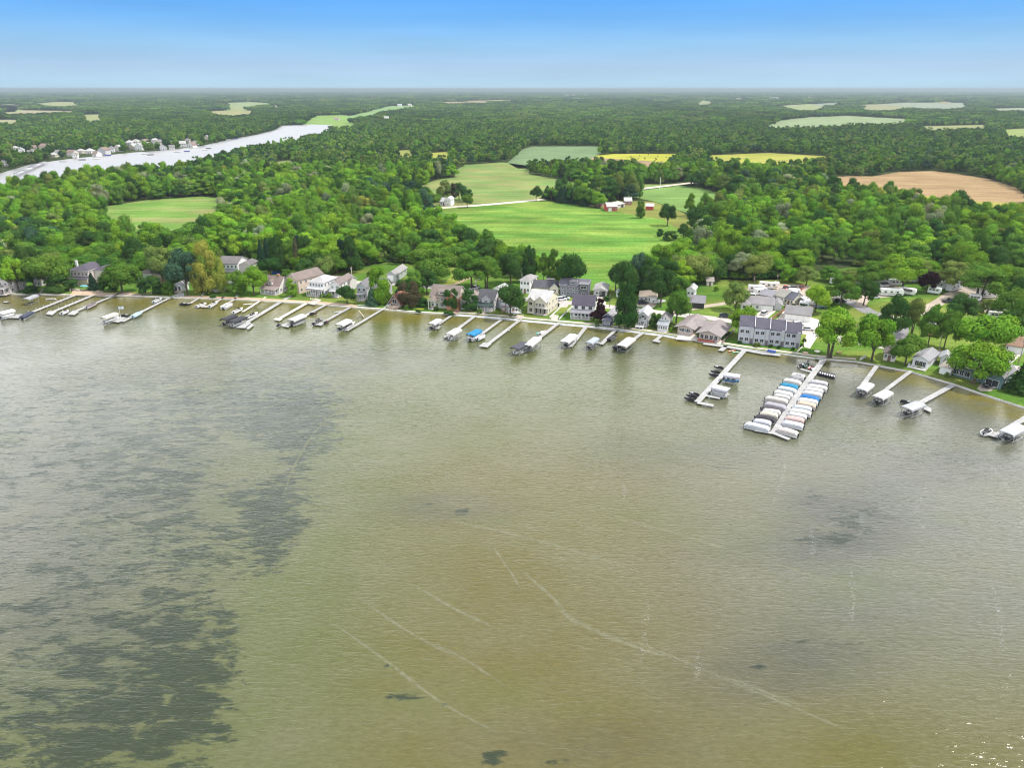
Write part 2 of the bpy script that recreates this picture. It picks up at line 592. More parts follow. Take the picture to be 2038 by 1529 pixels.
# visible open fields (pixel outlines of the ground; near edges run on under the trees standing in front of them)
FIELDS = [
    ('crop_field', [(850, 427), (862, 416), (960, 408), (1082, 398), (1190, 415), (1250, 424), (1320, 436), (1345, 452), (1385, 462), (1388, 480), (1362, 505), (1330, 540), (1300, 575), (1240, 580), (1130, 578), (1060, 548), (1000, 520), (930, 492), (880, 458)], (.103, .225, .038), dict(rot=.35, var=.22, dry=(.21, .29, .06), dryf=.9)),
    ('farm_yard_grass', [(1190, 413), (1225, 399), (1300, 401), (1352, 420), (1392, 440), (1388, 464), (1345, 453), (1320, 437), (1250, 425)], (.19, .22, .055), dict(dry=(.2, .17, .07), dryf=.6)),
    ('hay_field', [(800, 398), (830, 372), (868, 358), (905, 352), (905, 340), (925, 328), (1000, 323), (1055, 330), (1052, 346), (1135, 361), (1220, 368), (1320, 366), (1352, 364.5), (1216, 382), (1085, 395), (960, 407), (880, 412)], (.15, .235, .07), dict(rot=.3, dry=(.26, .24, .1), dryf=.75)),
    ('bean_field', [(1222, 386), (1353, 369), (1395, 374), (1470, 396), (1450, 418), (1392, 430), (1352, 419), (1300, 400)], (.15, .25, .07), dict(rot=.25, dry=(.16, .27, .08))),
    ('lawn_field', [(180, 420), (215, 410), (300, 397), (404, 391), (440, 395), (450, 440), (440, 482), (330, 492), (235, 480)], (.13, .25, .05), dict(dry=(.28, .27, .11), dryf=.8)),
    ('grey_field', [(1010, 308), (1040, 297), (1060, 291), (1195, 291), (1200, 303), (1150, 312), (1090, 318), (1030, 318)], (.15, .22, .11), dict(rot=.4)),
    ('pasture', [(1165, 312), (1220, 306), (1345, 306), (1352, 320), (1330, 323), (1225, 316)], (.33, .34, .05), dict()),
    ('ploughed_strip', [(1120, 326), (1165, 312), (1225, 316), (1330, 323), (1345, 338), (1330, 346), (1200, 330)], (.28, .2, .13), dict()),
    ('hay_field', [(1408, 309), (1530, 304), (1650, 311), (1650, 327), (1500, 342), (1416, 334)], (.3, .32, .06), dict(rot=.2, dry=(.24, .2, .1))),
    ('ploughed_field', [(1632, 352), (1700, 350), (1735, 351), (1790, 342), (1860, 340), (1960, 354), (2024, 374), (2045, 392), (2040, 432), (1960, 436), (1830, 412), (1740, 404), (1645, 384)], (.3, .215, .115), dict(rot=.1, var=.16)),
    ('field_margin', [(1780, 392), (1830, 388), (1905, 398), (2010, 404), (2060, 408), (2060, 440), (1960, 440), (1850, 420)], (.3, .29, .07), dict()),
    ('far_field', [(1518, 250), (1545, 240), (1610, 233), (1690, 230), (1812, 237), (1818, 244), (1700, 247), (1620, 252), (1560, 254)], (.22, .28, .15), dict()),
    ('far_field', [(1720, 209), (1800, 203.5), (1925, 204.5), (1938, 213), (1890, 217), (1800, 214)], (.24, .28, .2), dict()),
    ('far_field', [(1960, 216), (2060, 214), (2060, 221), (1980, 221)], (.26, .3, .2), dict()),
    ('far_field', [(1994, 258), (2060, 254), (2060, 274), (2005, 270)], (.24, .3, .1), dict()),
    ('far_field', [(1830, 251), (1960, 248), (1965, 254), (1840, 258)], (.24, .26, .12), dict()),
    ('far_field', [(405, 222), (470, 218.5), (515, 221), (516, 229), (420, 231)], (.27, .27, .13), dict()),
    ('far_field', [(440, 213), (490, 211), (492, 216), (450, 217)], (.25, .28, .13), dict()),
    ('far_field', [(535, 210), (560, 209), (565, 215), (540, 216)], (.26, .29, .16), dict()),
    ('far_field', [(595, 248), (610, 240), (625, 230), (690, 228), (700, 238), (712, 252), (660, 252)], (.17, .3, .08), dict(dry=(.3, .29, .12))),
    ('far_field', [(690, 226), (745, 218), (770, 211), (830, 209), (835, 214), (770, 222), (740, 232), (700, 236)], (.19, .3, .12), dict()),
    ('far_field', [(0, 220), (60, 219), (150, 221), (160, 224), (40, 228), (0, 229)], (.3, .28, .17), dict()),
    ('far_field', [(155, 228), (210, 227), (215, 239), (165, 242)], (.25, .28, .13), dict()),
    ('far_field', [(-40, 238), (40, 238), (45, 244), (-40, 246)], (.28, .28, .16), dict()),
    ('far_field', [(785, 300), (815, 298), (830, 306), (800, 310)], (.25, .28, .08), dict()),
    ('far_field', [(855, 304), (895, 302), (900, 312), (860, 312)], (.3, .32, .07), dict()),
    ('far_field', [(1616, 207), (1670, 203), (1675, 208), (1640, 210)], (.22, .25, .18), dict()),
    ('far_field', [(540, 323), (580, 318), (600, 326), (560, 332)], (.2, .24, .1), dict()),
]
for i, (nm, pts, c, kw) in enumerate(FIELDS):           # near edges run on behind the trees that stand before them
    if nm == 'far_field' or i == 5:
        cyy = sum(p[1] for p in pts) / len(pts)
        pts = [(x, y + (11 * ppm(x, y) if y > cyy else 0)) for x, y in pts]
        FIELDS[i] = (nm, pts, c, kw)
for i, (nm, pts, c, kw) in enumerate(FIELDS):
    sheet(nm, pts, .02 + .012 * (i % 3), cropm(nm + '_%d' % i, c, **kw))
_r = random.Random(77)
for i in range(26):                                     # small clearings far off in the woods
    x, y = _r.uniform(-40, 2080), 180 + 36 * _r.random() ** 1.5
    a, b = _r.uniform(12, 34) * (y - 168) / 26, _r.uniform(1.0, 2.6) * (y - 172) / 14
    pts = [(x + a * cos(t) * (1 + .3 * sin(3 * t + i)), y + b * sin(t)) for t in [k * .5236 for k in range(12)]]
    pts = [(p[0], p[1] + (8 * ppm(*p) if p[1] > y else 0)) for p in pts]
    FIELDS.append(('far_field', pts, (.24, .28, .14), {}))
    sheet('far_field', pts, .03, cropm('clearing_%d' % i, (_r.uniform(.2, .3), _r.uniform(.25, .3), .14)))
RIVER = [(-300, 420), (0, 404), (60, 384), (180, 365), (330, 347), (400, 331), (440, 319), (500, 301), (590, 286), (650, 270), (668, 252), (660, 248.5), (620, 247.5), (560, 249.5), (548, 258), (510, 268), (470, 275), (402, 290), (330, 299), (280, 302), (190, 311), (130, 317), (60, 327), (0, 345), (-300, 385)]
BAY = [(735, 248), (752, 240), (785, 238), (790, 242), (760, 247)]
rv = bpy.data.materials.new('river_water')
_n, _l = nodes(rv)
_o = _n.new('ShaderNodeOutputMaterial')
_b = _n.new('ShaderNodeBsdfPrincipled')
_b.inputs['Base Color'].default_value = (.2, .195, .2, 1)
_b.inputs['Roughness'].default_value = .3
_b.inputs['IOR'].default_value = 1.333
_t = _n.new('ShaderNodeTexNoise')
_t.inputs['Scale'].default_value = .35
_t.inputs['Detail'].default_value = 4
_c = _n.new('ShaderNodeTexCoord')
_l.new(_c.outputs['Object'], _t.inputs['Vector'])
_p = _n.new('ShaderNodeBump')
_p.inputs['Strength'].default_value = 1
_p.inputs['Distance'].default_value = 1.4
_l.new(_t.outputs['Fac'], _p.inputs['Height'])
_l.new(_p.outputs[0], _b.inputs['Normal'])
_l.new(_b.outputs[0], _o.inputs[0])
sheet('river', RIVER, .06, rv)
sheet('bay', BAY, .06, rv)

# lawns and yards between the lake and the woods
YARD = [(-700, 562), (0, 560), (60, 560), (140, 556), (220, 554), (300, 556), (400, 556), (436, 525), (500, 515), (560, 545), (650, 552), (690, 534), (770, 522), (850, 528), (900, 532), (1000, 532), (1110, 545), (1130, 562), (1240, 578), (1300, 592), (1360, 575), (1400, 560), (1440, 556), (1480, 558),
        (1560, 556), (1600, 545), (1650, 537), (1700, 532), (1800, 536), (1900, 546), (1960, 552), (2038, 562), (2400, 600)]
_pl = [G(x, y) for x, y in YARD] + [Vector((p.x, p.y - .0, GZ)) for p in SHW[::-1]]
_mb = MB()
_mb.add([(p.x, p.y, GZ + .012) for p in _pl][::-1], [tuple(range(len(_pl)))])
tag(_mb.obj('lawn', cropm('lawn_grass', (.085, .18, .028), var=.16, dry=(.23, .25, .06), dryf=.75)), kind='structure')
SANDM = mat('beach_sand', (.42, .31, .22), .95, .16, .5, .4, 3, var2=.18, scale2=.12)
ASPH = mat('asphalt', (.2, .19, .195), .9, .13, .7, .2, 4, var2=.12, scale2=.08)
GRAV = mat('gravel', (.36, .3, .24), .95, .18, .6, .4, 4, var2=.15, scale2=.1)
LCONC = mat('light_concrete', (.52, .47, .42), .85, .12, .4, .2, 3, var2=.1, scale2=.1)
PAVE = mat('paving', (.44, .38, .33), .85, .2, .9, .3, 3, var2=.12, scale2=.15)
DIRT = mat('dirt_yard', (.3, .22, .15), .95, .22, .4, .4, 2, var2=.2, scale2=.1)


def shore_strip(name, x0, x1, off0, off1, z0, m, z=None, label=None):
    "band along the waterline between two distances inland"
    q = [p for p, s in zip(SHW, SH) if x0 <= s[0] <= x1]
    st = strip_pts([(p.x, p.y) for p in q], 2.0)
    mb = MB()
    a, b = [], []
    for p, (L, Rr) in zip(q, st):
        nx, ny = L[0] - p.x, L[1] - p.y
        a.append((p.x + nx * off0, p.y + ny * off0))
        b.append((p.x + nx * off1, p.y + ny * off1))
    zt = GZ + z0
    for i in range(len(a) - 1):
        if z is None:
            mb.add([(*a[i], zt), (*a[i + 1], zt), (*b[i + 1], zt), (*b[i], zt)], [(0, 1, 2, 3)])
        else:
            mb.add([(*a[i], z), (*a[i + 1], z), (*b[i + 1], z), (*b[i], z), (*a[i], zt), (*a[i + 1], zt), (*b[i + 1], zt), (*b[i], zt)],
                   [(4, 5, 6, 7), (0, 1, 5, 4), (2, 3, 7, 6), (1, 2, 6, 5), (3, 0, 4, 7)])
    return mb.obj(name, m)


tag(shore_strip('beach', 137, 278, .3, 3.4, .02, SANDM), kind='structure')
tag(shore_strip('beach', 347, 556, .3, 2.6, .02, mat('red_sand', (.36, .22, .16), .95, .2, .5, .4, 3, var2=.2, scale2=.15)), kind='structure')
tag(shore_strip('beach', 478, 707, .35, 3.2, .028, SANDM), kind='structure')
for a, b, w, zz, c, lab in [(-200, 707, .55, .02, (.6, .56, .5), 'low pale wall capping the left shore beside the beach'),
                            (707, 905, .8, .05, (.6, .57, .5), 'white stone edging along the lawn before the brown cabin'),
                            (905, 1113, 1.0, -.12, (.66, .64, .62), 'bright white concrete seawall before the grey cottage with a dark green porch roof'),
                            (1113, 1379, .9, -.05, (.52, .5, .49), 'grey concrete seawall before the white house with a purple roof'),
                            (1379, 1622, .9, -.05, (.62, .6, .58), 'pale seawall in front of the grey townhouse row'),
                            (1622, 2300, .9, .0, (.5, .48, .47), 'curving stone seawall at the right by the teal house')]:
    o = shore_strip('seawall', a, b, -.12, w, zz, mat('seawall_' + hexc(c), c, .85, .18, .9, .4, 3, var2=.16, scale2=.25), z=-.6)
    tag(o, lab, 'seawall', 'seawalls along the shore')
o = shore_strip('ledge', 905, 1379, -1.5, -.12, -.42, mat('white_concrete', (.45, .45, .45), .85, .2, .9, .3, 3, var2=.25, scale2=.3), z=-.6)
tag(o, 'low white concrete ledge at the waterline along the middle shore', 'ledge')
tag(shore_strip('promenade', 905, 1379, 1.0, 2.9, .022, mat('pink_concrete', (.46, .4, .36), .85, .15, .5, .3, 2, var2=.2, scale2=.2)), kind='structure')
tag(shore_strip('promenade', 1379, 1705, .9, 2.7, .022, PAVE), kind='structure')

road('country_road', [(700, 432), (780, 424), (862, 415), (960, 408), (1085, 396.5), (1216, 382.5), (1353, 366.5), (1420, 358)], 7.5, .055, mat('road_gravel', (.5, .44, .36), .9, .1, .4))
road('lake_road', [(600, 560), (700, 562), (800, 566), (905, 577), (950, 583.5), (1000, 590.5), (1060, 597), (1110, 601.5), (1140, 603.5), (1205, 610), (1265, 617), (1330, 624), (1385, 630), (1450, 638), (1500, 646), (1570, 656), (1640, 668), (1700, 679), (1760, 690), (1830, 700), (1891, 710), (1960, 722), (2100, 748)], 5.6, .05, mat('road_concrete', (.42, .38, .35), .9, .12, .4, var2=.12, scale2=.06))
road('gravel_lane', [(1330, 623), (1372, 616), (1410, 609), (1445, 604), (1480, 598), (1500, 588), (1520, 578)], 3.4, .06, GRAV)
road('campground_road', [(1762, 692), (1778, 678), (1789, 658), (1787, 640), (1768, 632), (1730, 621), (1712, 611), (1688, 601), (1660, 596)], [6.5] * 8 * 5 + [4] * 8, .062, ASPH)
road('campground_road', [(1712, 611), (1717, 601), (1728, 590), (1744, 581), (1760, 576), (1790, 577)], 4.0, .068, GRAV)
road('campground_road', [(1787, 640), (1815, 628), (1850, 612), (1872, 600), (1890, 588), (1915, 578), (1930, 569), (1960, 572)], 5.0, .066, GRAV)
road('field_track', [(880, 575), (905, 566), (930, 555), (948, 547)], 2.2, .05, DIRT)
for pts, m in [
    ([(1484, 640), (1516, 618), (1545, 619), (1516, 643)], LCONC), ([(1524, 648), (1548, 634), (1562, 615), (1640, 640), (1612, 668), (1560, 656)], LCONC),
    ([(1606, 664), (1628, 668), (1612, 694), (1598, 690)], LCONC), ([(1986, 718), (2000, 700), (2036, 704), (2012, 724)], LCONC),
    ([(1104, 603), (1108, 590), (1126, 592), (1128, 605)], LCONC), ([(1108, 612), (1112, 600), (1135, 603), (1128, 612)], PAVE),
    ([(1178, 602), (1184, 588), (1205, 590), (1206, 606)], LCONC), ([(98, 493), (100, 470), (118, 468), (116, 490)], ASPH), ([(240, 484), (246, 475), (278, 474), (275, 484)], ASPH),
    ([(948, 625), (960, 616), (970, 618), (962, 627)], PAVE), ([(899, 624), (912, 612), (921, 614), (909, 626)], mat('brick_paving', (.3, .2, .16), .9, .25, 1.2)),
    ([(612, 604), (628, 594), (640, 597), (626, 607)], PAVE), ([(1345, 676), (1352, 662), (1398, 668), (1440, 676), (1434, 686), (1380, 678)], LCONC),
    ([(1096, 635), (1100, 626), (1112, 628), (1110, 639)], PAVE), ([(1944, 774), (1952, 764), (1972, 765), (1982, 772), (1972, 779), (1952, 779)], PAVE),
    ([(1264, 610), (1270, 600), (1310, 604), (1300, 613)], GRAV), ([(1020, 632), (1030, 627), (1043, 628), (1038, 636)], PAVE),
    ([(1500, 590), (1500, 566), (1600, 566), (1660, 590), (1640, 612), (1570, 612)], GRAV), ([(1640, 600), (1650, 585), (1740, 566), (1800, 572), (1780, 590), (1700, 600)], GRAV),
    ([(1900, 600), (1920, 570), (2010, 580), (2010, 612), (1960, 622)], GRAV), ([(1810, 700), (1826, 690), (1890, 700), (1880, 712)], GRAV), ([(140, 588), (146, 576), (196, 576), (212, 584), (210, 588)], SANDM),
    ([(1446, 583), (1480, 570), (1500, 585), (1480, 594), (1455, 592)], DIRT), ([(1068, 575), (1078, 560), (1120, 558), (1118, 570)], DIRT),
    ([(1668, 682), (1672, 670), (1694, 674), (1690, 684)], GRAV), ([(930, 590), (945, 574), (955, 576), (950, 590)], CONC),
]:
    sheet('driveway', pts, .045 + .003 * RN.random(), m)
tag(None or sheet('tall_grass', [(880, 572), (898, 548), (912, 530), (935, 536), (930, 556), (905, 568)], .03, cropm('tall_grass', (.2, .24, .05), var=.25)), kind='structure')

# pale trails and foam lines drifting on the lake


def trail_mat(key, c, lo, hi, top, scale, st):
    m = bpy.data.materials.new(key)
    n, l = nodes(m)
    out = n.new('ShaderNodeOutputMaterial')
    tr = n.new('ShaderNodeBsdfTransparent')
    d = n.new('ShaderNodeBsdfDiffuse')
    d.inputs[0].default_value = (*c, 1)
    tc = n.new('ShaderNodeTexCoord')
    mp = n.new('ShaderNodeMapping')
    mp.inputs['Scale'].default_value = st
    l.new(tc.outputs['Object'], mp.inputs[0])
    t = n.new('ShaderNodeTexNoise')
    t.inputs['Scale'].default_value = scale
    t.inputs['Detail'].default_value = 5
    l.new(mp.outputs[0], t.inputs['Vector'])
    r = n.new('ShaderNodeMapRange')
    for i, q in enumerate((lo, hi, 0, top)):
        r.inputs[i + 1].default_value = q
    l.new(t.outputs['Fac'], r.inputs[0])
    a = n.new('ShaderNodeAttribute')
    a.attribute_name = 'edge'
    mu = n.new('ShaderNodeMath')
    mu.operation = 'MULTIPLY'
    l.new(r.outputs[0], mu.inputs[0])
    l.new(a.outputs['Fac'], mu.inputs[1])
    mx = n.new('ShaderNodeMixShader')
    l.new(mu.outputs[0], mx.inputs[0])
    l.new(tr.outputs[0], mx.inputs[1])
    l.new(d.outputs[0], mx.inputs[2])
    l.new(mx.outputs[0], out.inputs[0])
    return m


def trail(name, pts, w, m, z=.006):
    w2 = smooth_path([(P(x, y).x, P(x, y).y) for x, y in pts], 6)
    k = len(w2)
    ws = [w * (.35 + .65 * math.sin(math.pi * (i + .5) / k)) * (1 + .25 * math.sin(i * 1.7)) for i in range(k)]
    st = strip_pts(w2, ws)
    vs, fs, ed = [], [], []
    for i, (a, b) in enumerate(st):
        vs += [(*a, z), ((a[0] + b[0]) / 2, (a[1] + b[1]) / 2, z), (*b, z)]
        e = min(1, i / 3, (k - 1 - i) / 3)
        ed += [0, e, 0]
        if i:
            o = 3 * i
            fs += [(o - 3, o - 2, o + 1, o), (o - 2, o - 1, o + 2, o + 1)]
    me = bpy.data.meshes.new(name)
    me.from_pydata(vs, [], [f[::-1] for f in fs])
    at = me.attributes.new('edge', 'FLOAT', 'POINT')
    at.data.foreach_set('value', ed)
    me.materials.append(m)
    return tag(link(name, me), kind='stuff')


TM = trail_mat('silt_trail', (.24, .24, .165), .22, .68, .6, .9, (1, 1, 1))
FM = trail_mat('foam_specks', (.5, .5, .5), .56, .68, .65, 2.2, (.8, 1.8, 1))
for w, pts in [(1.4, [(1350, 1312), (1440, 1352), (1560, 1400), (1700, 1462)]), (1.2, [(1190, 1255), (1320, 1300), (1480, 1372)]), (1.2, [(700, 1180), (800, 1250), (930, 1322)]), (1.4, [(1480, 1104), (1600, 1140), (1720, 1182)]), (1.2, [(960, 1060), (1010, 1130), (1040, 1180)]), (2.2, [(870, 1035), (960, 1050), (1100, 1085), (1280, 1140)]), (2.2, [(1170, 1023), (1300, 1050), (1420, 1085), (1490, 1104)]), (1.3, [(640, 1225), (760, 1310), (880, 1400), (1010, 1470)]), (1.2, [(840, 1275), (920, 1310), (1010, 1370)]),
               (2.4, [(1030, 1130), (1100, 1190), (1140, 1235), (1270, 1290), (1350, 1312)]), (1.8, [(1420, 1340), (1500, 1370), (1610, 1412)]), (1.6, [(800, 1150), (900, 1210), (1010, 1262)]), (2.2, [(900, 818), (990, 840), (1080, 862)]), (2.0, [(1140, 1035), (1165, 1048), (1190, 1055)]), (1.6, [(560, 1000), (590, 920), (640, 845), (720, 790)]), (1.5, [(440, 860), (560, 800), (700, 735)])]:
    trail('silt_trail', pts, w * .68, TM)
for i, pts in enumerate([[(1562, 905), (1560, 940), (1550, 975), (1535, 1010)], [(1845, 955), (1835, 985), (1826, 1015), (1822, 1032), (1850, 1060), (1885, 1092)], [(1610, 1040), (1618, 1080), (1615, 1125)], [(1695, 1130), (1697, 1180), (1694, 1265)], [(1970, 1150), (1985, 1200), (1992, 1250), (1998, 1310)],
            [(1240, 955), (1243, 985), (1232, 1008)], [(1955, 908), (1990, 950), (2015, 985)], [(1290, 1190), (1285, 1250), (1272, 1340)], [(1392, 1285), (1390, 1330), (1388, 1360)], [(1738, 862), (1742, 890), (1738, 912)], [(1635, 905), (1650, 898), (1662, 893)], [(2030, 1010), (2034, 1040), (2030, 1070)], [(1712, 1020), (1716, 1045), (1710, 1070)]]):
    trail('foam_streak', pts, 1.5, FM, .008)

# ------------------------------------------------------------------ camera, light, sky, air
cd = bpy.data.cameras.new('camera')
cd.sensor_width = 36
cd.lens = 36 * F / 2038
cd.clip_end = 80000
cd.clip_start = 1
cam = link('camera', cd, None, (0, 0, CH))
cam.rotation_euler = (rad(90) - PT, 0, 0)
S.camera = cam
SUN_EL, SUN_AZ = rad(58), math.atan2(-.03, 1)        # high sun, beyond the right-hand shore
sd = Vector((cos(SUN_EL) * cos(SUN_AZ), cos(SUN_EL) * sin(SUN_AZ), sin(SUN_EL)))
ld = bpy.data.lights.new('sun', 'SUN')
ld.energy = 4.4
ld.angle = rad(.53)
ld.color = (1, .95, .87)
sl = link('sun', ld, None, (0, 0, 300))
sl.rotation_euler = (-sd).to_track_quat('-Z', 'Y').to_euler()
w = bpy.data.worlds.new('World')
S.world = w
w.use_nodes = True
n, l = w.node_tree.nodes, w.node_tree.links
n.clear()
out = n.new('ShaderNodeOutputWorld')
bg = n.new('ShaderNodeBackground')
bg.inputs[1].default_value = .1
sky = n.new('ShaderNodeTexSky')
sky.sky_type = 'NISHITA'
sky.sun_disc = False
sky.sun_elevation = SUN_EL
sky.sun_rotation = math.pi / 2 - SUN_AZ
sky.altitude = 200
tc = n.new('ShaderNodeTexCoord')
sx = n.new('ShaderNodeSeparateXYZ')
l.new(tc.outputs['Generated'], sx.inputs[0])
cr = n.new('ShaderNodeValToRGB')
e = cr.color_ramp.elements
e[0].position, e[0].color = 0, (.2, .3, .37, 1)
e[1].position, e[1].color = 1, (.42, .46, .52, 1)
for p, c in ((.006, (.19, .29, .37)), (.025, (.168, .25, .352)), (.05, (.12, .236, .367)), (.078, (.066, .195, .395)), (.102, (.043, .17, .4)), (.135, (.16, .28, .45)), (.17, (.75, .8, .88)), (.21, (1.45, 1.46, 1.48)), (.42, (1.25, 1.27, 1.29)), (.6, (.45, .49, .55))):  # unseen bright band higher up, added so the lake reflects a paler sky
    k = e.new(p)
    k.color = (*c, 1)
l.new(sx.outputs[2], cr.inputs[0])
cl = n.new('ShaderNodeTexNoise')                        # thin high cloud, unseen and added to pale the lake's reflections
cl.inputs['Scale'].default_value = 3
cl.inputs['Detail'].default_value = 6
l.new(tc.outputs['Generated'], cl.inputs['Vector'])
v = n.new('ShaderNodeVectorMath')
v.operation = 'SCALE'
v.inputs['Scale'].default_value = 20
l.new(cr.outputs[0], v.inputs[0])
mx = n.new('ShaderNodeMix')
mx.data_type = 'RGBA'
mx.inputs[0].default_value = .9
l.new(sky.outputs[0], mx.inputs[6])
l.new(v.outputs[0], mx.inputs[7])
mr = n.new('ShaderNodeMapRange')
for i, q in enumerate((.3, .7, .82, 1.15)):
    mr.inputs[i + 1].default_value = q
l.new(cl.outputs['Fac'], mr.inputs[0])
hi = n.new('ShaderNodeMapRange')
for i, q in enumerate((.12, .25, 0, 1)):
    hi.inputs[i + 1].default_value = q
l.new(sx.outputs[2], hi.inputs[0])
mf = n.new('ShaderNodeMix')
mf.data_type = 'FLOAT'
mf.inputs[2].default_value = 1
l.new(hi.outputs[0], mf.inputs[0])
l.new(mr.outputs[0], mf.inputs[3])
v2 = n.new('ShaderNodeVectorMath')
v2.operation = 'SCALE'
mp = n.new('ShaderNodeMapping')                        # faint uneven haze low in the sky
mp.inputs['Scale'].default_value = (2.5, 2.5, 26)
l.new(tc.outputs['Generated'], mp.inputs[0])
hn = n.new('ShaderNodeTexNoise')
hn.inputs['Scale'].default_value = 1.6
hn.inputs['Detail'].default_value = 5
l.new(mp.outputs[0], hn.inputs['Vector'])
hr = n.new('ShaderNodeMapRange')
for i, q in enumerate((.3, .7, .95, 1.06)):
    hr.inputs[i + 1].default_value = q
l.new(hn.outputs['Fac'], hr.inputs[0])
mh = n.new('ShaderNodeMath')
mh.operation = 'MULTIPLY'
l.new(mf.outputs[0], mh.inputs[0])
l.new(hr.outputs[0], mh.inputs[1])
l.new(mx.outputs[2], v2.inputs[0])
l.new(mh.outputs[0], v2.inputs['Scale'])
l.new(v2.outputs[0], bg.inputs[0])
l.new(bg.outputs[0], out.inputs[0])

hz = bpy.data.materials.new('haze_air')
n, l = nodes(hz)
out = n.new('ShaderNodeOutputMaterial')
pv = n.new('ShaderNodeVolumePrincipled')
pv.inputs['Color'].default_value = (.37, .44, .49, 1)
pv.inputs['Density'].default_value = 0.000095
pv.inputs['Anisotropy'].default_value = .2
l.new(pv.outputs[0], out.inputs['Volume'])
mb = MB()
mb.box((0, 14000, 44), (64000, 37000, 96))              # from 4 m below the lake to 92 m above it, over the far ridge
o = mb.obj('haze', hz)
tag(o, kind='stuff')

S.view_settings.view_transform = 'Standard'
S.view_settings.look = 'None'
S.view_settings.exposure = .35
S.view_settings.gamma = 1
S.render.engine = 'CYCLES'
c = S.cycles
c.max_bounces, c.diffuse_bounces, c.glossy_bounces, c.transmission_bounces, c.volume_bounces, c.transparent_max_bounces = 5, 2, 2, 2, 0, 8
c.use_denoising = True
c.filter_width = 1.15
c.caustics_reflective = False
c.caustics_refractive = False

# ------------------------------------------------------------------ trees
def leaf_material():
    m = bpy.data.materials.new('leaf')
    n, l = nodes(m)
    out = n.new('ShaderNodeOutputMaterial')
    a = n.new('ShaderNodeAttribute')
    a.attribute_type = 'INSTANCER'
    a.attribute_name = 'col'
    g = n.new('ShaderNodeNewGeometry')
    nz = n.new('ShaderNodeTexNoise')
    nz.inputs['Scale'].default_value = 1.1
    nz.inputs['Detail'].default_value = 4
    l.new(g.outputs['Position'], nz.inputs['Vector'])
    r = n.new('ShaderNodeMapRange')
    for i, q in enumerate((.3, .7, .68, 1.35)):
        r.inputs[i + 1].default_value = q
    l.new(nz.outputs['Fac'], r.inputs[0])
    s = n.new('ShaderNodeVectorMath')
    s.operation = 'SCALE'
    l.new(a.outputs['Color'], s.inputs[0])
    l.new(r.outputs[0], s.inputs['Scale'])
    hs = n.new('ShaderNodeHueSaturation')
    l.new(s.outputs[0], hs.inputs['Color'])
    nz2 = n.new('ShaderNodeTexNoise')
    nz2.inputs['Scale'].default_value = .17
    l.new(g.outputs['Position'], nz2.inputs['Vector'])
    r2 = n.new('ShaderNodeMapRange')
    for i, q in enumerate((.3, .7, .492, .52)):
        r2.inputs[i + 1].default_value = q
    l.new(nz2.outputs['Fac'], r2.inputs[0])
    l.new(r2.outputs[0], hs.inputs['Hue'])
    d = n.new('ShaderNodeBsdfDiffuse')
    t = n.new('ShaderNodeBsdfTranslucent')
    l.new(hs.outputs[0], d.inputs[0])
    l.new(hs.outputs[0], t.inputs[0])
    mx = n.new('ShaderNodeMixShader')
    mx.inputs[0].default_value = .24
    l.new(d.outputs[0], mx.inputs[1])
    l.new(t.outputs[0], mx.inputs[2])
    l.new(mx.outputs[0], out.inputs[0])
    return m


LEAF = leaf_material()


def leaf_quads(mb, rng, pts, size):
    "pts: (position, outward normal); a bent leaf clump at each"
    for p, nrm in pts:
        nrm = (nrm + Vector((rng.uniform(-.36, .36), rng.uniform(-.36, .36), rng.uniform(-.2, .5)))).normalized()
        u = nrm.orthogonal().normalized()
        u = Matrix.Rotation(rng.uniform(0, 6.28), 3, nrm) @ u
        v = nrm.cross(u)
        s = size * rng.uniform(.6, 1.35)
        t = s * rng.uniform(.55, .95)
        p = Vector(p)
        mb.add([p - u * s * .5, p + v * t * .5 - nrm * s * .12, p + u * s * .5, p - v * t * .5 - nrm * s * .12], [(0, 1, 2, 3)])


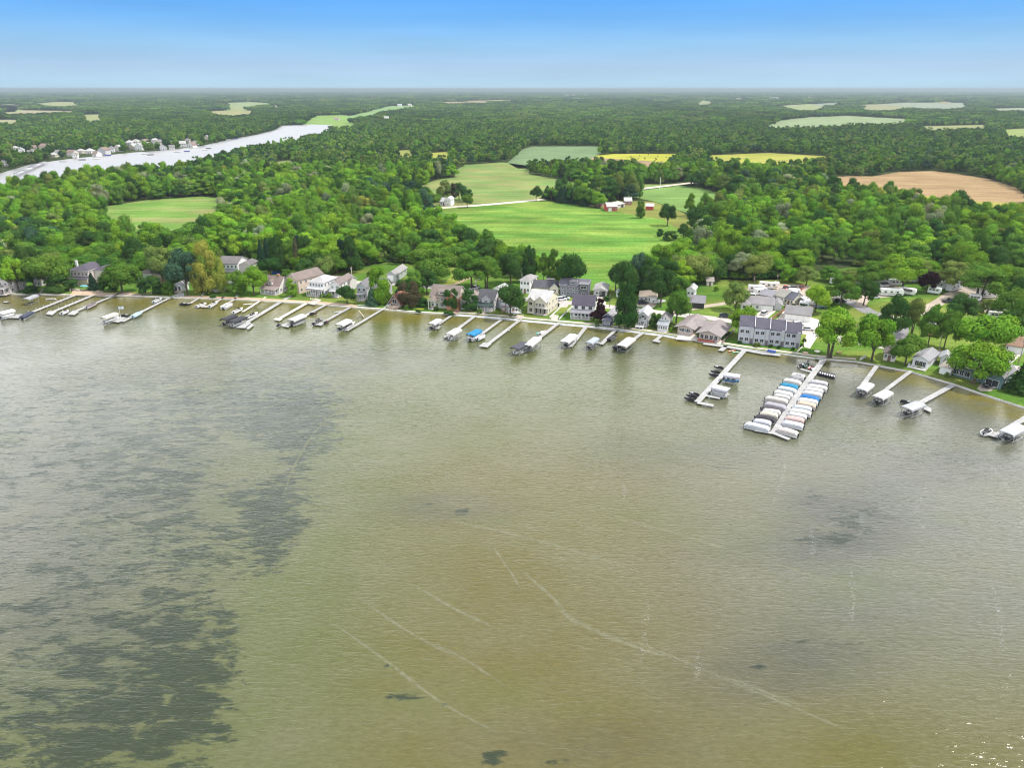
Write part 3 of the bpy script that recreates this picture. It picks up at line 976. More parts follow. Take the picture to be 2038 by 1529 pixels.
def crown(mb, seed, n, size, shape='round', lobes=15, z0=.2, core=True):
    rng = random.Random(seed)
    L = []
    for i in range(lobes):
        if shape == 'round':
            th = rng.uniform(0, 6.283)
            ph = math.asin(rng.uniform(-.62, 1))
            k = rng.uniform(.55, 1)
            c = Vector((.33 * cos(ph) * cos(th) * k, .33 * cos(ph) * sin(th) * k, z0 + .43 * (1 - z0) + (1 - z0) * .36 * sin(ph) * k))
            rr = rng.choice([rng.uniform(.08, .13), rng.uniform(.13, .22)])
            L.append((c, (rr, rr, rr * rng.uniform(.62, .9))))
        elif shape == 'tall':
            z = rng.uniform(z0 + .08, .93)
            w = .3 * (1 - ((z - .48) / .55) ** 2) ** .5 if abs(z - .48) < .55 else .05
            th = rng.uniform(0, 6.283)
            c = Vector((w * cos(th), w * sin(th), z))
            rr = rng.uniform(.15, .24) * (1.1 - .45 * z)
            L.append((c, (rr, rr, rr * .75)))
        elif shape == 'spread':
            th = rng.uniform(0, 6.283)
            k = rng.uniform(0, 1) ** .5
            c = Vector((.37 * k * cos(th), .37 * k * sin(th), z0 + (1 - z0) * (.78 - .5 * k * k + rng.uniform(-.2, .08))))
            rr = rng.uniform(.12, .19)
            L.append((c, (rr, rr, rr * .55)))
    tot = sum(r[0] ** 2 for c, r in L)
    cc = Vector((0, 0, z0 + .4 * (1 - z0)))
    pts = []
    for c, r in L:
        k = int(n * r[0] ** 2 / tot)
        out = (c - cc)
        out = out.normalized() if out.length > .02 else Vector((0, 0, 1))
        for i in range(k):
            d = Vector((rng.gauss(0, 1), rng.gauss(0, 1), rng.gauss(0, 1))).normalized()
            if d.dot(out) < -.35 and rng.random() < .75:
                d = -d
            if d.z < -.5 and rng.random() < .6:
                d.z = -d.z
            q = rng.uniform(.8, 1.1) if rng.random() < .8 else rng.uniform(1.05, 1.42)
            pts.append((c + Vector((d.x * r[0], d.y * r[1], d.z * r[2])) * q, d))
        if core:
            mb.blob(c, (r[0] * .72, r[1] * .72, r[2] * .72), 7, 4, 0, .15, rng)
    leaf_quads(mb, rng, pts, size)
    return L


def conifer(mb, seed, n, size, z0=.05, wide=.5):
    rng = random.Random(seed)
    pts = []
    for i in range(n):
        z = z0 + (1 - z0) * (1 - rng.random() ** .6)
        tier = (z * 11) % 1
        w = wide * (1 - z) ** .85 * (1.08 - .32 * tier) + .012
        th = rng.uniform(0, 6.283)
        k = rng.uniform(.6, 1) ** .5
        lump = 1 + .16 * sin(th * 5 + int(z * 11) * 2.1)
        pts.append((Vector((w * k * cos(th) * lump, w * k * sin(th) * lump, z - .03 * k)), Vector((cos(th) * .7, sin(th) * .7, .65))))
    rings = []
    for j in range(7):
        z = z0 + (1 - z0) * j / 6
        rings.append([(wide * .72 * (1 - z) ** .85 * cos(t * .7854), wide * .72 * (1 - z) ** .85 * sin(t * .7854), z) for t in range(8)])
    mb.loft(rings, True, False)
    leaf_quads(mb, rng, pts, size)


def trunk(mb, seed, L=None, mi=0, r=.028, z0=.2, twin=False):
    rng = random.Random(seed)
    for b in ((-.03, .03) if twin else (0,)):
        lean = rng.uniform(-.02, .02) + b * 1.3
        mb.tube((b, 0, -.02), (b + lean, rng.uniform(-.02, .02), z0 + .22), r, r * .62, 8, mi)
        mb.tube((b + lean, 0, z0 + .2), (b + lean * 1.5, 0, .75), r * .62, r * .25, 6, mi)
        mb.tube((b, 0, -.02), (b, 0, .03), r * 1.5, r, 8, mi)
        for c, rr in (L or [])[:7]:
            mb.tube((b + lean, 0, z0 + .1 + .12 * rng.random()), tuple(c), r * .4, r * .12, 5, mi)


CROWN, TRUNK = {}, {}
SHAPES = [('round_a', 'round', 3), ('round_b', 'round', 8), ('round_c', 'round', 15), ('tall_a', 'tall', 21), ('tall_b', 'tall', 34), ('spread_a', 'spread', 5), ('spread_b', 'spread', 9), ('bush', 'round', 44)]
for key, sh, sd_ in SHAPES:
    mb = MB()
    z0 = {'round': .08, 'tall': .03, 'spread': .22}[sh] if key != 'bush' else -.1
    Ls = crown(mb, sd_, 6800, .044, sh, {'round': 24, 'tall': 30, 'spread': 26}[sh], z0)
    CROWN[key] = mb.mesh('crown_' + key, LEAF)
    mb = MB()
    trunk(mb, sd_, Ls, z0=z0, twin=(key == 'spread_b'))
    TRUNK[key] = mb.mesh('trunk_' + key, BARK)
for key, sd_, wd in (('conifer_a', 51, .5), ('conifer_b', 52, .46)):
    mb = MB()
    conifer(mb, sd_, 2200, .075, .06, wd)
    CROWN[key] = mb.mesh('crown_' + key, LEAF)
    mb = MB()
    trunk(mb, sd_, None, z0=.1, r=.022)
    TRUNK[key] = mb.mesh('trunk_' + key, BARK)

# prototypes for the distant wood: near tree, middle tree, grove
WP = bpy.data.collections.new('wood_source')


def wproto(name, mb, mats):
    o = bpy.data.objects.new(name, mb.mesh(name, mats))
    WP.objects.link(o)


idx = 0
for i, (key, sh, sd_) in enumerate([('a', 'round', 61), ('b', 'round', 62), ('c', 'round', 63), ('d', 'tall', 64), ('e', 'spread', 65)]):     # 0-4 near
    mb = MB()
    Ls = crown(mb, sd_, 3200, .06, sh, 16, .1)
    mb2 = MB()
    trunk(mb, sd_, Ls, 1, z0=.18)
    wproto('wood_0%d' % i, mb, [LEAF, BARK])
mb = MB()
conifer(mb, 66, 900, .12, .05, .48)
wproto('wood_05', mb, [LEAF])
for i in range(4):                                                                                    # 6-9 middle
    mb = MB()
    crown(mb, 70 + i, 520, .12, 'round' if i < 3 else 'tall', 12, .03)
    wproto('wood_0%d' % (6 + i), mb, [LEAF])
for i in range(3):                                                                                    # 10-12 grove of many crowns
    mb = MB()
    rng = random.Random(80 + i)
    pts = []
    for k in range(15):
        c = Vector((rng.uniform(-.42, .42), rng.uniform(-.42, .42), rng.uniform(.42, .66)))
        rr = rng.uniform(.1, .17)
        mb.blob(c, (rr * .9, rr * .9, .3), 7, 4, 0, .2, rng)
        for q in range(16):
            d = Vector((rng.gauss(0, 1), rng.gauss(0, 1), abs(rng.gauss(0, 1)))).normalized()
            pts.append((c + Vector((d.x * rr, d.y * rr, d.z * .33)), d))
    leaf_quads(mb, rng, pts, .085)
    wproto('wood_%d' % (10 + i), mb, [LEAF])

HUE = dict(lime=(.175, .295, .024), bright=(.135, .25, .022), mid=(.09, .172, .024), dark=(.042, .092, .02), yellow=(.26, .29, .05), olive=(.145, .195, .045), blue=(.045, .095, .052), pale=(.22, .25, .13), maroon=(.026, .009, .014), conifer=(.022, .05, .026), brownish=(.07, .066, .034))
HWORD = dict(lime='lime green', bright='bright green', mid='mid green', dark='dark green', yellow='yellow green', olive='olive green', blue='blue green', pale='pale grey green', maroon='dark maroon', conifer='deep green', brownish='brownish green')


def inpoly(x, y, poly):
    c = False
    j = len(poly) - 1
    for i in range(len(poly)):
        xi, yi = poly[i]
        xj, yj = poly[j]
        if (yi > y) != (yj > y) and x < (xj - xi) * (y - yi) / (yj - yi) + xi:
            c = not c
        j = i
    return c


TREES = []          # dict(pos, h, w, hue, shape, where)


def T(cx, by, ty, wpx, hue, shape=None, jit=True, where=None):
    p = G(cx, by)
    k = ppm(cx, by)
    el = math.atan2(CH - GZ, p.y)
    h = (by - ty) / k / cos(el)
    TREES.append(dict(p=p, h=max(1.2, h), w=wpx / k * 1.1, hue=hue, shape=shape, hand=True, where=where))


HAND = [
    # left shore
    (38, 581, 508, 46, 'lime', 'round_a'), (98, 580, 492, 80, 'mid', 'round_b'), (70, 574, 512, 46, 'dark', 'round_c'), (124, 580, 540, 54, 'dark', 'bush'), (60, 583, 570, 34, 'dark', 'bush'), (187, 577, 542, 22, 'conifer', 'conifer_a'), (243, 583, 510, 74, 'mid', 'round_c'), (216, 580, 544, 34, 'dark', 'bush'),
    (302, 586, 545, 46, 'dark', 'bush'), (336, 585, 558, 26, 'mid', 'bush'), (330, 560, 474, 62, 'olive', 'round_b'), (374, 587, 492, 66, 'blue', 'round_a'), (412, 584, 488, 50, 'yellow', 'tall_a'), (438, 583, 513, 30, 'yellow', 'tall_b'), (472, 586, 540, 36, 'mid', 'tall_b'), (506, 587, 529, 52, 'bright', 'round_a'), (456, 580, 572, 14, 'dark', 'bush'),
    (424, 592, 585, 16, 'dark', 'bush'), (350, 566, 520, 40, 'dark', 'round_c'), (18, 560, 512, 44, 'dark', 'round_c'),
    (582, 590, 556, 19, 'bright', 'tall_a'), (574, 551, 533, 26, 'mid', 'round_b'), (645, 560, 506, 40, 'olive', 'round_a'), (691, 604, 560, 38, 'dark', 'round_b'), (642, 592, 583, 12, 'mid', 'bush'), (741, 608, 571, 27, 'blue', 'conifer_a'), (757, 604, 536, 38, 'bright', 'tall_a'), (739, 554, 536, 18, 'mid', 'bush'), (772, 606, 578, 20, 'mid', 'bush'),
    (815, 611, 560, 40, 'brownish', 'tall_b'), (826, 590, 542, 34, 'mid', 'tall_a'), (850, 586, 533, 44, 'dark', 'round_a'), (841, 609, 590, 26, 'dark', 'bush'), (898, 616, 575, 29, 'dark', 'tall_b'), (935, 618, 578, 30, 'dark', 'tall_a'), (862, 563, 478, 92, 'mid', 'round_b'), (893, 626, 619, 22, 'dark', 'bush'), (832, 622, 615, 12, 'dark', 'bush'),
    (939, 574, 498, 62, 'mid', 'spread_a'), (968, 576, 505, 52, 'mid', 'spread_b'), (1017, 566, 494, 50, 'dark', 'round_c'), (1054, 562, 490, 26, 'dark', 'tall_b'), (1082, 562, 500, 24, 'mid', 'spread_a'), (1103, 562, 500, 26, 'mid', 'tall_a'), (1136, 580, 498, 56, 'dark', 'round_a'), (1016, 630, 552, 60, 'dark', 'round_b'),
    (1192, 643, 612, 34, 'maroon', 'round_a'), (1194, 640, 596, 17, 'maroon', 'tall_a'), (1244, 654, 568, 42, 'dark', 'tall_a'), (1304, 653, 623, 22, 'dark', 'tall_b'), (1338, 655, 637, 20, 'olive', 'bush'), (1345, 644, 563, 54, 'mid', 'round_c'), (1314, 611, 528, 52, 'dark', 'round_a'), (1247, 588, 508, 52, 'dark', 'round_c'), (1268, 584, 506, 46, 'blue', 'tall_b'), (1288, 588, 516, 38, 'dark', 'tall_a'), (1208, 598, 588, 18, 'dark', 'bush'),
    (1463, 619, 553, 52, 'olive', 'round_b'), (1470, 668, 606, 54, 'bright', 'round_a'), (1622, 622, 555, 54, 'lime', 'round_b'), (1672, 611, 543, 56, 'mid', 'spread_a'), (1718, 608, 548, 46, 'dark', 'round_c'), (1650, 712, 607, 84, 'bright', 'spread_b'), (1734, 720, 625, 76, 'bright', 'round_a'), (1801, 727, 657, 62, 'mid', 'round_b'),
    (1772, 678, 584, 56, 'dark', 'spread_a'), (1813, 669, 588, 40, 'olive', 'spread_b'), (1846, 690, 603, 40, 'mid', 'spread_a'), (1878, 694, 613, 42, 'mid', 'spread_a'), (1952, 712, 608, 104, 'bright', 'round_b'), (1936, 764, 670, 100, 'bright', 'round_c'), (2032, 780, 712, 62, 'dark', 'conifer_b'), (1910, 645, 584, 56, 'dark', 'round_a'), (1962, 628, 590, 30, 'olive', 'bush'),
    (1843, 583, 533, 38, 'maroon', 'round_c'), (1794, 580, 505, 80, 'bright', 'round_a'), (1735, 572, 513, 70, 'mid', 'round_b'), (1893, 580, 518, 58, 'olive', 'spread_a'), (1947, 598, 520, 82, 'mid', 'spread_b'), (2006, 645, 562, 66, 'mid', 'round_c'), (2030, 630, 545, 60, 'dark', 'round_a'), (1604, 568, 523, 42, 'olive', 'round_b'), (1845, 560, 512, 44, 'bright', 'round_c'), (1990, 605, 555, 40, 'mid', 'round_a'), (2000, 675, 620, 50, 'dark', 'tall_a'),
    (1375, 566, 494, 74, 'olive', 'round_b'), (1425, 560, 508, 50, 'dark', 'round_c'), (1500, 560, 500, 60, 'olive', 'round_a'), (1355, 585, 545, 34, 'mid', 'round_c'), (1570, 562, 530, 36, 'bright', 'bush'),
    (150, 560, 502, 50, 'mid', 'round_b'), (118, 556, 498, 56, 'olive', 'round_a'), (62, 556, 502, 46, 'mid', 'round_c'), (26, 554, 500, 44, 'dark', 'round_b'), (215, 555, 505, 46, 'dark', 'round_c'), (188, 552, 500, 44, 'mid', 'round_a'), (262, 556, 505, 40, 'dark', 'round_b'), (292, 555, 498, 44, 'mid', 'round_c'), (396, 560, 506, 40, 'mid', 'round_a'), (352, 572, 530, 36, 'dark', 'round_b'), (430, 560, 508, 36, 'bright', 'round_c'), (8, 575, 535, 30, 'dark', 'bush'),
    (540, 552, 505, 44, 'dark', 'round_b'), (610, 556, 508, 40, 'dark', 'round_c'), (672, 552, 500, 40, 'mid', 'round_a'), (806, 596, 556, 34, 'dark', 'tall_b'), (790, 605, 582, 20, 'dark', 'bush'), (880, 590, 570, 14, 'mid', 'bush'), (1035, 545, 500, 34, 'dark', 'round_b'), (1225, 580, 518, 40, 'dark', 'round_a'), (1325, 590, 540, 44, 'dark', 'round_b'), (1400, 562, 510, 50, 'mid', 'round_a'), (1765, 560, 510, 60, 'mid', 'round_c'), (1820, 560, 508, 50, 'olive', 'round_a'), (1920, 560, 512, 50, 'mid', 'round_b'), (1975, 575, 520, 60, 'bright', 'round_a'), (2020, 580, 525, 60, 'mid', 'round_c'), (1650, 560, 525, 44, 'mid', 'round_b'), (1690, 566, 530, 44, 'olive', 'round_c'),
    # townhouse hedge bushes
    (1472, 684, 677, 9, 'dark', 'bush'), (1506, 689, 681, 12, 'brownish', 'bush'), (1534, 691, 686, 10, 'dark', 'bush'), (1550, 694, 687, 8, 'dark', 'bush'), (1578, 697, 690, 9, 'dark', 'bush'), (1596, 690, 683, 8, 'dark', 'bush'), (1601, 680, 673, 8, 'dark', 'bush'), (1440, 677, 668, 9, 'dark', 'bush'), (1447, 671, 664, 9, 'dark', 'bush'),
    (1450, 668, 660, 8, 'dark', 'bush'), (1110, 610, 602, 10, 'dark', 'bush'), (1390, 671, 667, 9, 'olive', 'bush'), (1563, 616, 606, 9, 'olive', 'bush'), (1595, 620, 605, 14, 'mid', 'bush'),
    # fields and farm
    (1328, 450, 404, 35, 'dark', 'round_a'), (1274, 434, 402, 17, 'mid', 'tall_a'), (1333, 478, 457, 28, 'dark', 'bush'), (1313, 471, 453, 15, 'dark', 'bush'), (1388, 463, 400, 46, 'dark', 'round_b'), (1360, 475, 440, 24, 'dark', 'round_c'), (1067, 400, 369, 23, 'dark', 'round_a'), (1220, 404, 388, 13, 'dark', 'round_b'), (1204, 402, 370, 22, 'dark', 'round_c'),
    (838, 412, 370, 40, 'dark', 'round_a'), (856, 416, 374, 42, 'mid', 'round_b'), (884, 402, 362, 26, 'olive', 'tall_a'), (898, 400, 364, 24, 'brownish', 'tall_b'), (914, 398, 358, 30, 'dark', 'round_c'), (930, 402, 374, 26, 'dark', 'round_a'), (930, 413, 381, 24, 'mid', 'round_b'), (1375, 372, 346, 24, 'dark', 'round_a'),
]
for a in HAND:
    T(*a)
for i in range(17):                                         # row of pines beside the farm
    f = i / 16
    T(1092 + 104 * f + RN.uniform(-3, 3), 399 + 13 * f + RN.uniform(-9, 2), 371 + 8 * f + RN.uniform(-6, 4), RN.uniform(19, 26), 'conifer', RN.choice(['conifer_a', 'conifer_b']))
for i in range(12):                                         # dark pines standing in the wood behind the left lawns
    T(RN.uniform(520, 720), RN.uniform(532, 548), RN.uniform(468, 488), RN.uniform(24, 34), RN.choice(['conifer', 'brownish', 'dark']), RN.choice(['conifer_a', 'conifer_b', 'tall_b']))
for i in range(24):                                         # edge trees of the middle field
    f = i / 23
    T(880 + 170 * f + RN.uniform(-10, 10), 474 + 76 * f + RN.uniform(-4, 6), 430 + 68 * f + RN.uniform(-6, 8), RN.uniform(34, 48), RN.choice(['mid', 'dark', 'dark', 'bright']), RN.choice(['round_a', 'round_b', 'round_c']))

OPEN = [f[1] for f in FIELDS] + [RIVER, BAY]
YP = [(x, y) for x, y in YARD] + [(2400, 1000), (-700, 1000)]
ROADPX = [(700, 432), (780, 424), (862, 415), (960, 408), (1085, 396.5), (1216, 382.5), (1353, 366.5), (1420, 358)]
CLEAR = [[(95, 496), (97, 468), (120, 466), (118, 494)], [(236, 490), (242, 474), (282, 473), (280, 490)], [(1600, 560), (1610, 535), (1680, 520), (1690, 545)],
         [(860, 418), (870, 400), (905, 396), (910, 410), (890, 416)], [(815, 440), (870, 412), (880, 452), (850, 455)],
         [(925, 346), (980, 338), (1055, 343), (1040, 350)]]


FARB = [(8, 331, 14), (30, 301, 12), (42, 307, 15), (60, 313, 12), (68, 299, 12), (86, 300, 14), (104, 313, 13), (116, 312, 11), (140, 311, 14), (158, 306, 12), (176, 306, 13), (203, 308, 16), (222, 303, 12), (234, 302, 13), (256, 289, 11), (268, 286, 13), (262, 298, 15), (276, 299, 14), (285, 286, 12), (304, 287, 13), (326, 299, 13), (318, 288, 12), (343, 298, 11), (364, 293, 14), (378, 293, 12), (385, 289, 12), (411, 278, 12), (372, 283, 10), (150, 316, 10), (188, 312, 9)]


def open_at(x, y, far=False):
    if x < 430 and 270 < y < 350:
        for hx, hy, hw in FARB:
            if abs(x - hx) < hw * .5 + 3 and -7 < y - hy < 9:
                return True
    if y > 500 and inpoly(x, y, YP):
        return True
    for poly in OPEN:
        if inpoly(x, y, poly):
            return True
    if not far:
        for poly in CLEAR:
            if inpoly(x, y, poly):
                return True
        for i in range(len(ROADPX) - 1):
            (ax, ay), (bx, by) = ROADPX[i], ROADPX[i + 1]
            if ax <= x <= bx and abs(y - (ay + (by - ay) * (x - ax) / (bx - ax))) < 3.2:
                return True
    return False


def pick_hue(p, r, rng):
    k = noise.noise(Vector((p[0] * .006, p[1] * .006, 3.1)))
    k2 = rng.random()
    if r == 0:
        tbl = [('bright', .4), ('mid', .29), ('dark', .12), ('lime', .12), ('olive', .03), ('yellow', .01), ('pale', .03)] if k > -.12 else [('mid', .36), ('dark', .26), ('bright', .2), ('olive', .08), ('blue', .07), ('pale', .03)]
    else:
        tbl = [('mid', .36), ('dark', .34), ('bright', .1), ('olive', .13), ('blue', .07)]
    for h, pr in tbl:
        k2 -= pr
        if k2 < 0:
            return h
    return 'mid'


rng = random.Random(5)
WOOD = []       # x, y, sx, sy, sz, rz, idx, hue


def band(y0, y1, step, kind, xr=.78):
    Y = y0
    while Y < y1:
        st = step(Y) if callable(step) else step
        hw = xr * (Y * cos(PT) + 33) * 1.0 + 20
        X = -hw + rng.random() * st
        while X < hw:
            x, y = X + rng.uniform(-.42, .42) * st, Y + rng.uniform(-.42, .42) * st
            X += st
            qx, qy = to_px(x, y, GZ)
            if open_at(qx, qy, kind > 1):
                continue
            if kind == 0:
                h = rng.triangular(9.5, 22, 14.5) + 2.5 * noise.noise(Vector((x * .012, y * .012, 0)))
                TREES.append(dict(p=Vector((x, y, GZ)), h=h, w=rng.triangular(8.5, 20, 13), hue=pick_hue((x, y), 0, rng), shape=None, hand=False, where=None))
            elif kind == 1:
                h = rng.uniform(10, 16) + 2 * noise.noise(Vector((x * .01, y * .01, 0)))
                ww = rng.triangular(7.5, 16, 10.5)
                WOOD.append((x, y, ww, ww, h, rng.uniform(0, 6.28), rng.choice([6, 7, 8, 6, 7, 8, 9]), pick_hue((x, y), 1, rng)))
            else:
                ww = st * rng.triangular(.8, 2.0, 1.25)
                h = (rng.uniform(11, 16) if kind == 2 else rng.uniform(9, 22)) + 5 * noise.noise(Vector((x * .001, y * .001, 0)))
                WOOD.append((x, y, ww, ww, h, rng.uniform(0, 6.28), rng.choice([10, 11, 12]), pick_hue((x, y), 2, rng)))
        Y += st


band(300, 760, 9.6, 0)
band(760, 1900, 9.8, 1)
band(1900, 4200, lambda Y: 24 + (Y - 1900) * .006, 2)
band(4200, 30500, lambda Y: 38 + (Y - 4200) * .028, 3)


def make_wood(lst):
    me = bpy.data.meshes.new('wood')
    N = len(lst)
    me.vertices.add(N)
    A = np.array([[t[0], t[1], GZ - .1] for t in lst], np.float32)
    me.vertices.foreach_set('co', A.ravel())
    a = me.attributes.new('size', 'FLOAT_VECTOR', 'POINT')
    a.data.foreach_set('vector', np.array([[t[2], t[3], t[4]] for t in lst], np.float32).ravel())
    a = me.attributes.new('turn', 'FLOAT_VECTOR', 'POINT')
    a.data.foreach_set('vector', np.array([[0, 0, t[5]] for t in lst], np.float32).ravel())
    a = me.attributes.new('pick', 'INT', 'POINT')
    a.data.foreach_set('value', np.array([t[6] for t in lst], np.int32))
    cols = []
    r = random.Random(9)
    for t in lst:
        c = HUE[t[7]]
        k = r.uniform(.72, 1.28) * (1 + .42 * noise.noise(Vector((t[0] * .0022, t[1] * .0011, 5)))) * (1 if t[6] < 6 else (.84 if t[6] < 10 else .74))  # middle and far trees: self-shadow between crowns painted in as darker colour
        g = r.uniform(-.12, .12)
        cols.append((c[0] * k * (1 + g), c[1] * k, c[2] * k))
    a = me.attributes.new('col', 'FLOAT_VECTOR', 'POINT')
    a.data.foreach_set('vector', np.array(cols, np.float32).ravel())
    o = link('woods', me)
    tag(o, 'deciduous woods covering the land behind the lake houses to the horizon', 'woods', kind='stuff')
    ng = bpy.data.node_groups.new('wood_scatter', 'GeometryNodeTree')
    ng.interface.new_socket('Geometry', in_out='INPUT', socket_type='NodeSocketGeometry')
    ng.interface.new_socket('Geometry', in_out='OUTPUT', socket_type='NodeSocketGeometry')
    n, l = ng.nodes, ng.links
    gi, go = n.new('NodeGroupInput'), n.new('NodeGroupOutput')
    ip = n.new('GeometryNodeInstanceOnPoints')
    ci = n.new('GeometryNodeCollectionInfo')
    ci.inputs['Collection'].default_value = WP
    ci.inputs['Separate Children'].default_value = True
    ci.inputs['Reset Children'].default_value = True

    def named(nm, ty):
        x = n.new('GeometryNodeInputNamedAttribute')
        x.data_type = ty
        x.inputs['Name'].default_value = nm
        return [s for s in x.outputs if s.enabled and s.name == 'Attribute'][0]
    l.new(gi.outputs[0], ip.inputs['Points'])
    l.new(ci.outputs[0], ip.inputs['Instance'])
    ip.inputs['Pick Instance'].default_value = True
    l.new(named('pick', 'INT'), ip.inputs['Instance Index'])
    er = n.new('FunctionNodeEulerToRotation')
    l.new(named('turn', 'FLOAT_VECTOR'), er.inputs[0])
    l.new(er.outputs[0], ip.inputs['Rotation'])
    l.new(named('size', 'FLOAT_VECTOR'), ip.inputs['Scale'])
    l.new(ip.outputs[0], go.inputs[0])
    mod = o.modifiers.new('wood_scatter', 'NODES')
    mod.node_group = ng


LAND = [("the lake", (0, 280))]


def finish_trees():
    r = random.Random(31)
    hand = [t for t in TREES if t['hand']]
    rest = [t for t in TREES if not t['hand']]

    def size(t):
        return t['h'] / t['p'].y
    fr = []
    for t in rest:
        qx, qy = to_px(t['p'].x, t['p'].y, t['h'] * .8)
        if -20 < qx < 2058:
            fr.append(t)
    # the nearest trees of the wood, as seen, stand as trees of their own
    fr.sort(key=lambda t: t['p'].y + abs(t['p'].x) * .12)
    ind = hand + fr[:max(0, 300 - len(hand))]
    ids = set(id(t) for t in ind)
    for t in rest:
        if id(t) not in ids:
            WOOD.append((t['p'].x, t['p'].y, t['w'], t['w'], t['h'], r.uniform(0, 6.28), r.choice([0, 1, 2, 0, 1, 2, 3, 4, 3, 4]), t['hue']))
    edge = [G(x, y) for x, y in YARD]                   # undergrowth where the lawns meet the wood
    for a, b in zip(edge, edge[1:]):
        k = int((b - a).length / 2.6)
        for i in range(k):
            p = a + (b - a) * (i + r.random()) / k
            for off, hh in ((r.uniform(0, 2), r.uniform(2.5, 5)), (r.uniform(4, 9), r.uniform(4, 8))):
                qx, qy = to_px(p.x, p.y + off, GZ)
                if -60 < qx < 2100 and not open_at(qx, qy - 1) and not (1130 < qx < 1240) and not (qx > 1590 and qx < 1700):
                    WOOD.append((p.x, p.y + off, r.uniform(4, 7), r.uniform(4, 7), hh, r.uniform(0, 6.28), r.choice([0, 1, 2]), r.choice(['dark', 'mid', 'mid', 'olive'])))
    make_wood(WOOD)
    rows = []
    for t in ind:
        sh = t['shape'] or r.choice(['round_a', 'round_b', 'round_c', 'round_a', 'round_b', 'tall_a', 'spread_a'])
        t['shape'] = sh
        word = 'bush' if sh == 'bush' else ('conifer' if sh.startswith('conifer') else 'tree')
        form = '' if word != 'tree' else {'rou': 'round ', 'tal': 'slim ', 'spr': 'spreading '}[sh[:3]]
        base = None
        best = 1e9
        for ph, q in LAND:
            d = math.hypot(t['p'].x - q[0], (t['p'].y - q[1]))
            if d < best:
                best, base, bq = d, ph, q
        dx, dy = t['p'].x - bq[0], t['p'].y - bq[1]
        if abs(dx) > abs(dy):
            rel = 'right of' if dx > 0 else 'left of'
        else:
            rel = 'behind' if dy > 0 else 'before'
        rows.append([t, word, form, rel, base, best])
    groups = {}
    for row in rows:
        t, word, form, rel, base, best = row
        groups.setdefault((HWORD[t['hue']], form, word, rel, base), []).append(row)
    for (hw, form, word, rel, base), L in groups.items():
        L.sort(key=lambda q: q[5])
        for i, (t, *_r) in enumerate(L):
            lab = '%s %s%s %s %s' % (hw, form, word, rel, base)
            if len(L) > 1:
                lab += ', ' + ('nearest' if i == 0 else ordw[i] + ' nearest' if i < 30 else 'beyond the thirtieth')
            name = {'tree': 'tree', 'bush': 'bush', 'conifer': 'conifer_tree'}[word]
            rz = r.uniform(0, 6.28)
            o = thing(name, lab, word if word != 'conifer' else 'tree', t['p'], rz, 'trees and bushes of the lake shore and wood')
            c = HUE[t['hue']]
            k, g = r.uniform(.88, 1.14), r.uniform(-.08, .1)
            for nm, data in (('crown', CROWN[t['shape']]), ('trunk', TRUNK[t['shape']])):
                if nm == 'trunk' and word == 'bush':
                    continue
                ch = link(nm, data, o, None, 0, (t['w'] * 1.05, t['w'] * 1.05, t['h']))
                if nm == 'crown':
                    ch['col'] = [c[0] * k * (1 + g), c[1] * k, c[2] * k]

# ------------------------------------------------------------------ buildings
WCACHE = {}


def window_meshes(w, h, tm):
    k = (round(w, 2), round(h, 2), tm.name)
    if k not in WCACHE:
        f = MB()
        b = .09
        f.box((0, -.03, h / 2 - b / 2), (w, .12, b)).box((0, -.03, -h / 2 + b / 2), (w + .1, .18, b))
        f.box((-w / 2 + b / 2, -.03, 0), (b, .12, h - 2 * b)).box((w / 2 - b / 2, -.03, 0), (b, .12, h - 2 * b))
        if w > .7:
            f.box((0, -.02, 0), (.05, .08, h - 2 * b))
        g = MB()
        g.box((0, .0, 0), (w - 2 * b, .05, h - 2 * b))
        WCACHE[k] = (f.mesh('window', tm), g.mesh('pane', GLASS))
    return WCACHE[k]


def put_window(par, x, y, z, w, h, rz, tm=None):
    f, g = window_meshes(w, h, tm or TRIM)
    o = link('window', f, par, (x, y, z), rz)
    link('pane', g, o)
    return o


